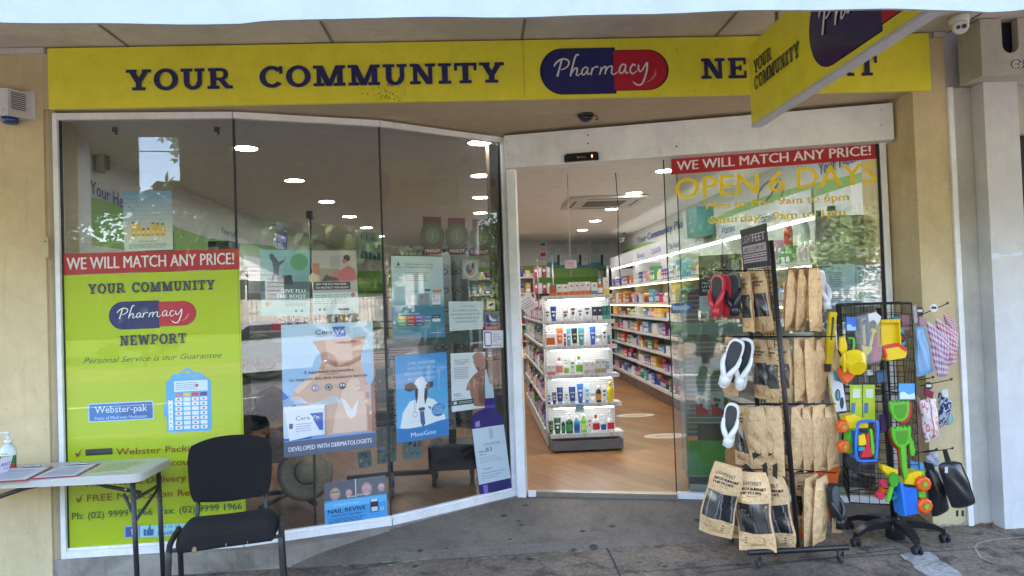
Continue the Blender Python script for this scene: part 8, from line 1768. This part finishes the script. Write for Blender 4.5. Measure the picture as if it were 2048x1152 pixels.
m = MB(S(190, 190, 192)); cutY(m, [(1890, 934), (1896, 934), (1896, 946), (1890, 946)], 3.824, .003); m.build('swing_tag', 'paper', t)
for x in (1915, 1926): m = MB(BM); cutY(m, [(x-2, 1021), (x+2, 1021), (x+2, 1033), (x-2, 1033)], 3.86, .005, (.012, .012, .012)); m.build('zip_pull', 'rubber', t)
t = pouch('toiletry_bag', 'black ribbed toiletry bag tucked between the toy truck and the outer bag', (1852, 930), (1876, 940), (1900, 1022), (1862, 1038), 3.93, .045, 'softplastic', lambda u, v: (.012, .012, .014) if int(u*9) % 2 else (.02, .02, .024), rd=.10)
m = MB(BM); cutY(m, [(1850, 924), (1866, 928), (1872, 942), (1854, 938)], 3.92, .02, (.012, .012, .012)); m.build('flap', 'fabric', t)
for k, (px, py, c) in enumerate(((1840, 622, (.02, .02, .02)), (1868, 616, (.75, .75, .75)), (1858, 772, (.02, .02, .02)))):
    t = thing('hair_tie_card', ('round black card of hair ties on the upper hook', 'round white card of hair ties on the upper hook', 'round black card of hair ties on the middle hook')[k], 'card', onY(px, py, 3.9)); m = MB(c); cutY(m, ell(px, py, 8, 8), 3.9, .006, c); m.build('card', 'paper', t); m = MB(); cutY(m, qd(px-5, py-3, px+5, py+2), 3.898, .001, (.6, .6, .6) if k != 1 else (.03, .03, .03)); m.build('printed_name', 'print', t)
for k, (pts, c, l) in enumerate((([(1826, 612), (1832, 608), (1836, 645), (1829, 648)], S(190, 176, 180), 'folded pale fabric scrap'), ([(1838, 634), (1852, 634), (1853, 650), (1840, 652)], S(196, 150, 160), 'pink trinket'), ([(1850, 776), (1868, 784), (1866, 798), (1850, 792)], S(150, 50, 80), 'dark pink bow'), ([(1882, 780), (1896, 778), (1898, 796), (1886, 794)], S(216, 216, 216), 'white price tag'))):
    cut_thing('hook_trinket', l+' hanging from a hook of the toy stand', 'trinket', [('body', 'fabric', [(pts, 3.885, .012, c)])])
for nm_, lab_, pts, c in (('net_bag', 'crumpled black net bag under the orange wheeled truck', [(1692, 908), (1712, 912), (1722, 926), (1708, 944), (1698, 938), (1690, 922)], (.015, .015, .018)), ('toy_pack', 'purple packet deep inside the stand beside the post', [(1761, 830), (1770, 828), (1773, 862), (1763, 864)], S(90, 50, 110)), ('toy_pack', 'blue packet deep inside the stand above the purple one', [(1752, 742), (1772, 740), (1774, 764), (1754, 766)], S(60, 96, 130)), ('toy_pack', 'white price card on the inner grid above the lime cards', [(1734, 740), (1748, 740), (1749, 750), (1735, 751)], S(205, 205, 205)), ('toy_pack', 'rose packets at the top corner of the grid by the pouches', [(1800, 630), (1818, 628), (1820, 660), (1802, 662)], S(170, 120, 120))):
    cut_thing(nm_, lab_, 'packet', [('body', 'satin', [(pts, 3.95, .02, c)])])
# fallen leaves by the pier
t = thing('dry_leaf', 'few curled dry brown leaves on the footpath by the pier', 'leaf', onZ(1975, 1050, -.03)); m = MB(S(150, 92, 60)); rn = random.Random(4)
for k in range(7):
    P = onZ(1960+rn.random()*34, 1046+rn.random()*10, -.03); a = rn.uniform(-.5, .5); d = Vector((cos(a), sin(a), 0))*rn.uniform(.02, .05); n_ = Vector((-d.y, d.x, 0))*.15; P.z = gz(P.x)+.006; m.add([P-d, P-n_, P+d, P+n_+Vector((0, 0, .008))], [(0, 1, 2, 3)])
m.build('leaf_foliage', 'matt', t)

t = thing('flaked_paint', 'ragged line of flaked white paint at the foot of the cream wall by the pier', 'paint flakes', (2.9, FY, gz(2.9))); m = MB(S(206, 200, 186)); rn = random.Random(31)
for k in range(40):
    x = 2.85+rn.random()*.21; z = gz(x)+abs(rn.gauss(0, .012)); r = rn.uniform(.003, .011); m.add([(x+r*cos(a)*rn.uniform(.6, 1.6), FY-.0012-.00003*k, z+r*sin(a)*rn.uniform(.5, 1)) for a in [2*pi*i/7 for i in range(7)]], [tuple(range(7))])
m.build('flake_crack', 'plinth_concrete', t)

# ================================================================== ACROSS THE ROAD (seen mirrored in the glass)
m = MB(); m.box(-60, -13.5, -.2, 60, -9.1, -.08); m.build('far_footpath', 'pavement', kind='structure')
H = thing('weatherboard_house', 'white weatherboard gabled house across the road, mirrored in the windows', 'house', (-3, -19, 0))
HX = 3.6
def clad(m, x0, x1, z0, z1, y, col):
    n = int((z1-z0)/.16)
    for k in range(n): a = z0+(z1-z0)*k/n; b = z0+(z1-z0)*(k+1)/n; m.add([(x0, y+.025, a), (x1, y+.025, a), (x1, y, b), (x0, y, b)], [(1, 0, 3, 2)], col); m.add([(x0, y, b), (x1, y, b), (x1, y+.025, b), (x0, y+.025, b)], [(1, 0, 3, 2)], col)
HW = S(232, 232, 228)
m = MB(HW); m.box(-8+HX, -27, -.2, 3.5+HX, -19.0, 3.6); clad(m, -8+HX, 3.5+HX, .4, 3.6, -18.97, HW); m.build('wall', 'white_wall', H)
m = MB(HW); m.add([(-8.0+HX, -18.96, 3.6), (3.5+HX, -18.96, 3.6), (-2.25+HX, -18.96, 6.4)], [(1, 0, 2)]); m.build('gable', 'white_wall', H)
m = MB(S(90, 92, 96)); m.add([(x_+HX, y_, z_) for x_, y_, z_ in ((-8.6, -18.4, 3.35), (-2.25, -18.4, 6.55), (-2.25, -27.5, 6.55), (-8.6, -27.5, 3.35), (4.1, -18.4, 3.35), (4.1, -27.5, 3.35))], [(0, 1, 2, 3), (1, 4, 5, 2)]); m.build('roof', 'satin', H)
for x in (-6.4+HX, -2.9+HX, 1.2+HX):
    m = MB(S(50, 60, 66)); m.box(x, -18.95, 1.3, x+1.5, -18.90, 2.7); w3 = m.build('window', 'gloss', H); m = MB(HW)
    for a in ((x-.08, 1.2, x, 2.8), (x+1.5, 1.2, x+1.58, 2.8), (x, 2.7, x+1.5, 2.8), (x, 1.2, x+1.5, 1.3), (x+.72, 1.3, x+.78, 2.7)): m.box(a[0], -18.97, a[1], a[2], -18.88, a[3])
    m.build('window_frame', 'satin', w3)
t = thing('timber_fence', 'tall pale vertical board fence across the road', 'fence', (-4, -15, 0)); m = MB(S(214, 210, 200))
for k in range(40): m.box(3.6+k*.16, -15.03, -.1, 3.74+k*.16, -15, 1.9-.02*(k % 2))
m.build('plank', 'plank', t); m = MB(S(190, 186, 176)); m.box(3.6, -15.09, .4, 10, -15.031, .5); m.box(3.6, -15.09, 1.5, 10, -15.031, 1.6); m.build('rail', 'plank', t)
def crown(mb, rn, c, R, n, leaf, cols, sq=.8, lumps=9):
    cen = [(Vector(c)+Vector((rn.gauss(0, .5)*R, rn.gauss(0, .5)*R, rn.gauss(0, .4)*R*sq)), R*rn.uniform(.28, .55)) for _ in range(lumps)]
    for k in range(n):
        q, r = cen[k % lumps]; d = Vector((rn.gauss(0, 1), rn.gauss(0, 1), rn.gauss(0, 1))).normalized()*r*rn.uniform(.6, 1.05); p = q+Vector((d.x, d.y, d.z*sq))
        a = Vector((rn.gauss(0, 1), rn.gauss(0, 1), rn.gauss(0, .7))).normalized()*leaf; b = a.orthogonal().normalized()*leaf*.5; mb.add([p-a, p-b, p+a, p+b], [(0, 1, 2, 3)], rn.choice(cols))
GC = [(.045, .085, .02), (.07, .12, .03), (.10, .15, .04), (.05, .10, .03)]
protoT = None
for i, (x, y, s_, lab) in enumerate(((-13.0, -15, 1.15, 'leafy tree mirrored above the green poster'), (-2.6, -17, 1.3, 'tall tree behind the small trees opposite the door'), (1.6, -17.4, 1.25, 'second tall tree behind the small trees opposite the door'), (-1.6, -13.6, .62, 'small leafy tree mirrored behind the opening hours'), (2.2, -14.2, .66, 'small leafy tree beside the timber fence'), (11.6, -13.5, .9, 'leafy tree at the far end of the timber fence'), (14, -17, 1.35, 'tall leafy tree past the fence'), (-14, -17, 1.0, 'large tree far along the road'), (27, -13, 1.1, 'first tree of the row down the side road'), (34, -17, 1.5, 'second tree of the row down the side road'), (41, -13, 1.2, 'third tree of the row down the side road'), (52, -19, 1.7, 'last tree of the row down the side road'), (.5, -32, 1.7, 'high tree rising behind the house roof'), (19, -21, 1.6, 'dense tree between the fence and the side road'))):  # tall trees opposite the door are added to cover the mirrored sky
    if protoT is None:
        t = protoT = thing('street_tree', lab, 'tree', (0, 0, 0), 'trees across the road'); rn = random.Random(12)
        m = MB(S(110, 96, 80)); m.tube(catmull([(0, 0, -.1), (.06, .02, 1.2), (-.03, 0, 2.4), (.1, .05, 3.6)], 3), [.19, .18, .17, .16, .15, .14, .12, .11, .09, .07], 9)
        for k in range(6): a = k*1.05; m.tube([(0, 0, 2.0+.2*k), (.8*cos(a), .8*sin(a), 3.0+.2*k), (1.5*cos(a), 1.5*sin(a), 3.8+.15*k)], [.07, .045, .015], 6)
        m.build('trunk', 'plank', t); m = MB(); crown(m, rn, (0, 0, 3.9), 2.3, 3600, .13, GC, .85, 14); m.build('crown', 'leaves', t); t.location = (x, y, -.1); t.scale = (s_,)*3
    else: dup(protoT, (x, y, -.1), (0, 0, i*1.3), lab, None, (s_,)*3)
protoH = None
for i, (x, y) in enumerate(((-8.6, -13.2), (-4.2, -13.1), (-2.9, -13.3), (-.6, -13.1), (.7, -13.3), (3.0, -13.2), (7.4, -13.9), (29, -11.5), (37, -12.5))):
    lab = '%s low green shrub along the far footpath' % ordw(i+1)
    if protoH is None:
        t = protoH = thing('verge_shrub', lab, 'shrub', (0, 0, 0), 'shrubs along the far footpath'); m = MB(); crown(m, random.Random(5), (0, 0, .55), .85, 1100, .075, GC, .7, 8); m.build('foliage', 'leaves', t); m = MB(S(100, 84, 66)); m.tube([(0, 0, -.05), (0, 0, .5)], .04, 6); m.build('stem', 'plank', t); t.location = (x, y, -.08)
    else: dup(protoH, (x, y, -.08), (0, 0, i*2.1), lab)
for i, (x, y, h) in enumerate(((24.5, -10.4, 4.6), (30.5, -12, 5.0))):
    t = thing('palm_tree', 'slender palm with drooping fronds, %s' % ('nearer the shop' if i == 0 else 'farther along the verge'), 'palm', (x, y, -.1)); m = MB(S(130, 116, 96)); m.tube([(x, y, -.1), (x+.1, y, h*.5), (x+.05, y, h)], [.17, .13, .12], 10); m.build('trunk', 'plank', t)
    rn = random.Random(i); m = MB()
    for k in range(16):
        a = 2*pi*k/16+rn.uniform(-.1, .1); L = 1.9; pts = [Vector((x+.05+cos(a)*L*s_, y+sin(a)*L*s_, h+.5*sin(pi*s_*.9)-1.5*s_*s_)) for s_ in [j/9 for j in range(10)]]; sd_ = Vector((-sin(a), cos(a), 0))
        for j in range(1, 10):
            for sg in (-1, 1): p = pts[j]; m.add([p, p+sd_*sg*.32+Vector((cos(a)*.12, sin(a)*.12, -.20)), p+sd_*sg*.28+Vector((cos(a)*.2, sin(a)*.2, -.2)), p+Vector((cos(a)*.06, sin(a)*.06, 0))], [(0, 1, 2, 3)], rn.choice([(.10, .13, .03), (.14, .16, .05)]))
    m.build('crown', 'leaves', t)
# dangling branch seen mirrored at the gap in the canopy edge
t = thing('overhanging_branch', 'thin leafy branch hanging beyond the canopy gap', 'branch', (-4.0, .3, 4.6)); m = MB(S(90, 74, 58)); rn = random.Random(7); Lf = MB()
for k in range(7):
    a0 = Vector((-4.1+.13*k, .2+rn.uniform(-.3, .3), 4.75-.08*k)); pts = catmull([a0, a0+Vector((rn.uniform(.0, .3), 0, -.4)), a0+Vector((rn.uniform(.1, .5), 0, -.9))], 4); m.tube(pts, .008, 5)
    for p in pts[2:]:
        for j in range(7): d = Vector((rn.gauss(0, 1), rn.gauss(0, .5), rn.gauss(-.6, .6))).normalized()*.09; q = p+d*.6; b = Vector((d.z, 0, -d.x)).normalized()*.018; Lf.add([q-d*.5, q-b, q+d*.5, q+b], [(0, 1, 2, 3)], rn.choice(GC))
m.build('twig', 'plank', t); Lf.build('foliage', 'leaves', t)
for i, (x, lab) in enumerate(((-14, 'timber power pole far along the road'), (9.0, 'timber power pole opposite the shop door'))):
    t = thing('power_pole', lab, 'power pole', (x, -9.8, -.1)); m = MB(S(110, 92, 72)); m.tube([(x, -9.8, -.1), (x, -9.8, 8.5)], [.14, .10], 10); m.build('pole', 'plank', t); m = MB(S(100, 84, 66)); m.box(x-.05, -10.8, 7.7, x+.05, -8.8, 7.85); m.build('crossarm', 'plank', t)
for k, (dy, z) in enumerate(((-.9, 7.87), (.0, 7.87), (.9, 7.87), (0, 6.9), (.1, 6.4))):
    m = MB((.02, .02, .02)); m.tube([(x, -9.8+dy, z-1.2*(1-((x+2.5)/27)**2)*.6) for x in [-30+4*j for j in range(15)]], .016, 5); m.build('power_line', 'rubber', None, '%s overhead wire across the road, counted from the verge' % ordw(k+1), None, 'overhead wires', 'wire', o0=(0, -9.8+dy, z))
m = MB(S(150, 30, 36)); 
BL_ = thing('pale_building', 'long pale rendered building down the side road', 'building', (44, -26, 0)); m = MB(S(226, 220, 206)); m.box(34, -34, -.2, 58, -26, 5.2); m.build('wall', 'white_wall', BL_); m = MB(S(120, 90, 76)); m.box(33.6, -34.4, 5.201, 58.4, -25.6, 5.5); m.build('roof', 'satin', BL_)
for x in (37, 42, 47, 52): m = MB(S(50, 60, 66)); m.box(x, -26, 1.6, x+2, -25.95, 3.4); m.build('window', 'gloss', BL_)
C2 = thing('parked_car', 'silver hatchback parked across the road, mirrored low in the windows', 'car', (2.6, -8.1, -.19))
prof = [(-2.0, .35), (-2.02, .75), (-1.85, .92), (-1.2, 1.0), (-.6, 1.42), (.9, 1.46), (1.7, 1.05), (2.0, .95), (2.05, .4), (1.75, .28), (-1.75, .28)]
m = MB(S(170, 174, 178)); m.prism([(2.6+x, z-.19) for x, z in prof], -8.95, -7.3, axis='y'); m.build('body', 'gloss', C2)
m = MB((.02, .025, .03)); m.prism([(2.6+x, z-.19) for x, z in ((-1.05, 1.02), (-.52, 1.36), (.85, 1.39), (1.45, 1.06))], -7.296, -7.290, axis='y'); m.build('side_window', 'gloss', C2)
for x in (-1.25, 1.3):
    m = MB((.02, .02, .02)); m.lathe([(.24, 0), (.31, .02), (.31, .18), (.24, .2)], 20, (2.6+x, -7.45, .12), axis='y'); wh = m.build('wheel', 'rubber', C2); m = MB(S(160, 160, 165)); m.lathe([(.2, .2005), (.05, .205)], 16, (2.6+x, -7.45, .12), axis='y'); m.build('rim', 'metal', wh)

m = MB(); rn = random.Random(77)
for k in range(34000):
    x = rn.uniform(-75, 150); top = 11.2+1.6*sin(x*.11)-3.5*(-36 < x < -22)+1.5*sin(x*.31+1)+.8*sin(x*.9); z = rn.uniform(0, 1)**.8*top; p = Vector((x, -46+rn.gauss(0, 1.6)-z*.25, z)); a = Vector((rn.gauss(0, 1), rn.gauss(0, .6), rn.gauss(0, 1))).normalized()*.62; b = a.orthogonal().normalized()*.34; m.add([p-a, p-b, p+a, p+b], [(0, 1, 2, 3)], rn.choice(GC))
m.build('screening_woods', 'leaves', kind='stuff', label='continuous belt of trees added far across the road to hide sky')  # added trees, grown tall to keep bright sky out of the window reflections
m = MB((.03, .05, .015)); m.box(-90, -52, -.2, 170, -50, 7.5); m.build('screening_hill', 'grass', kind='structure')  # added behind the tree belt to cut off the mirrored sky
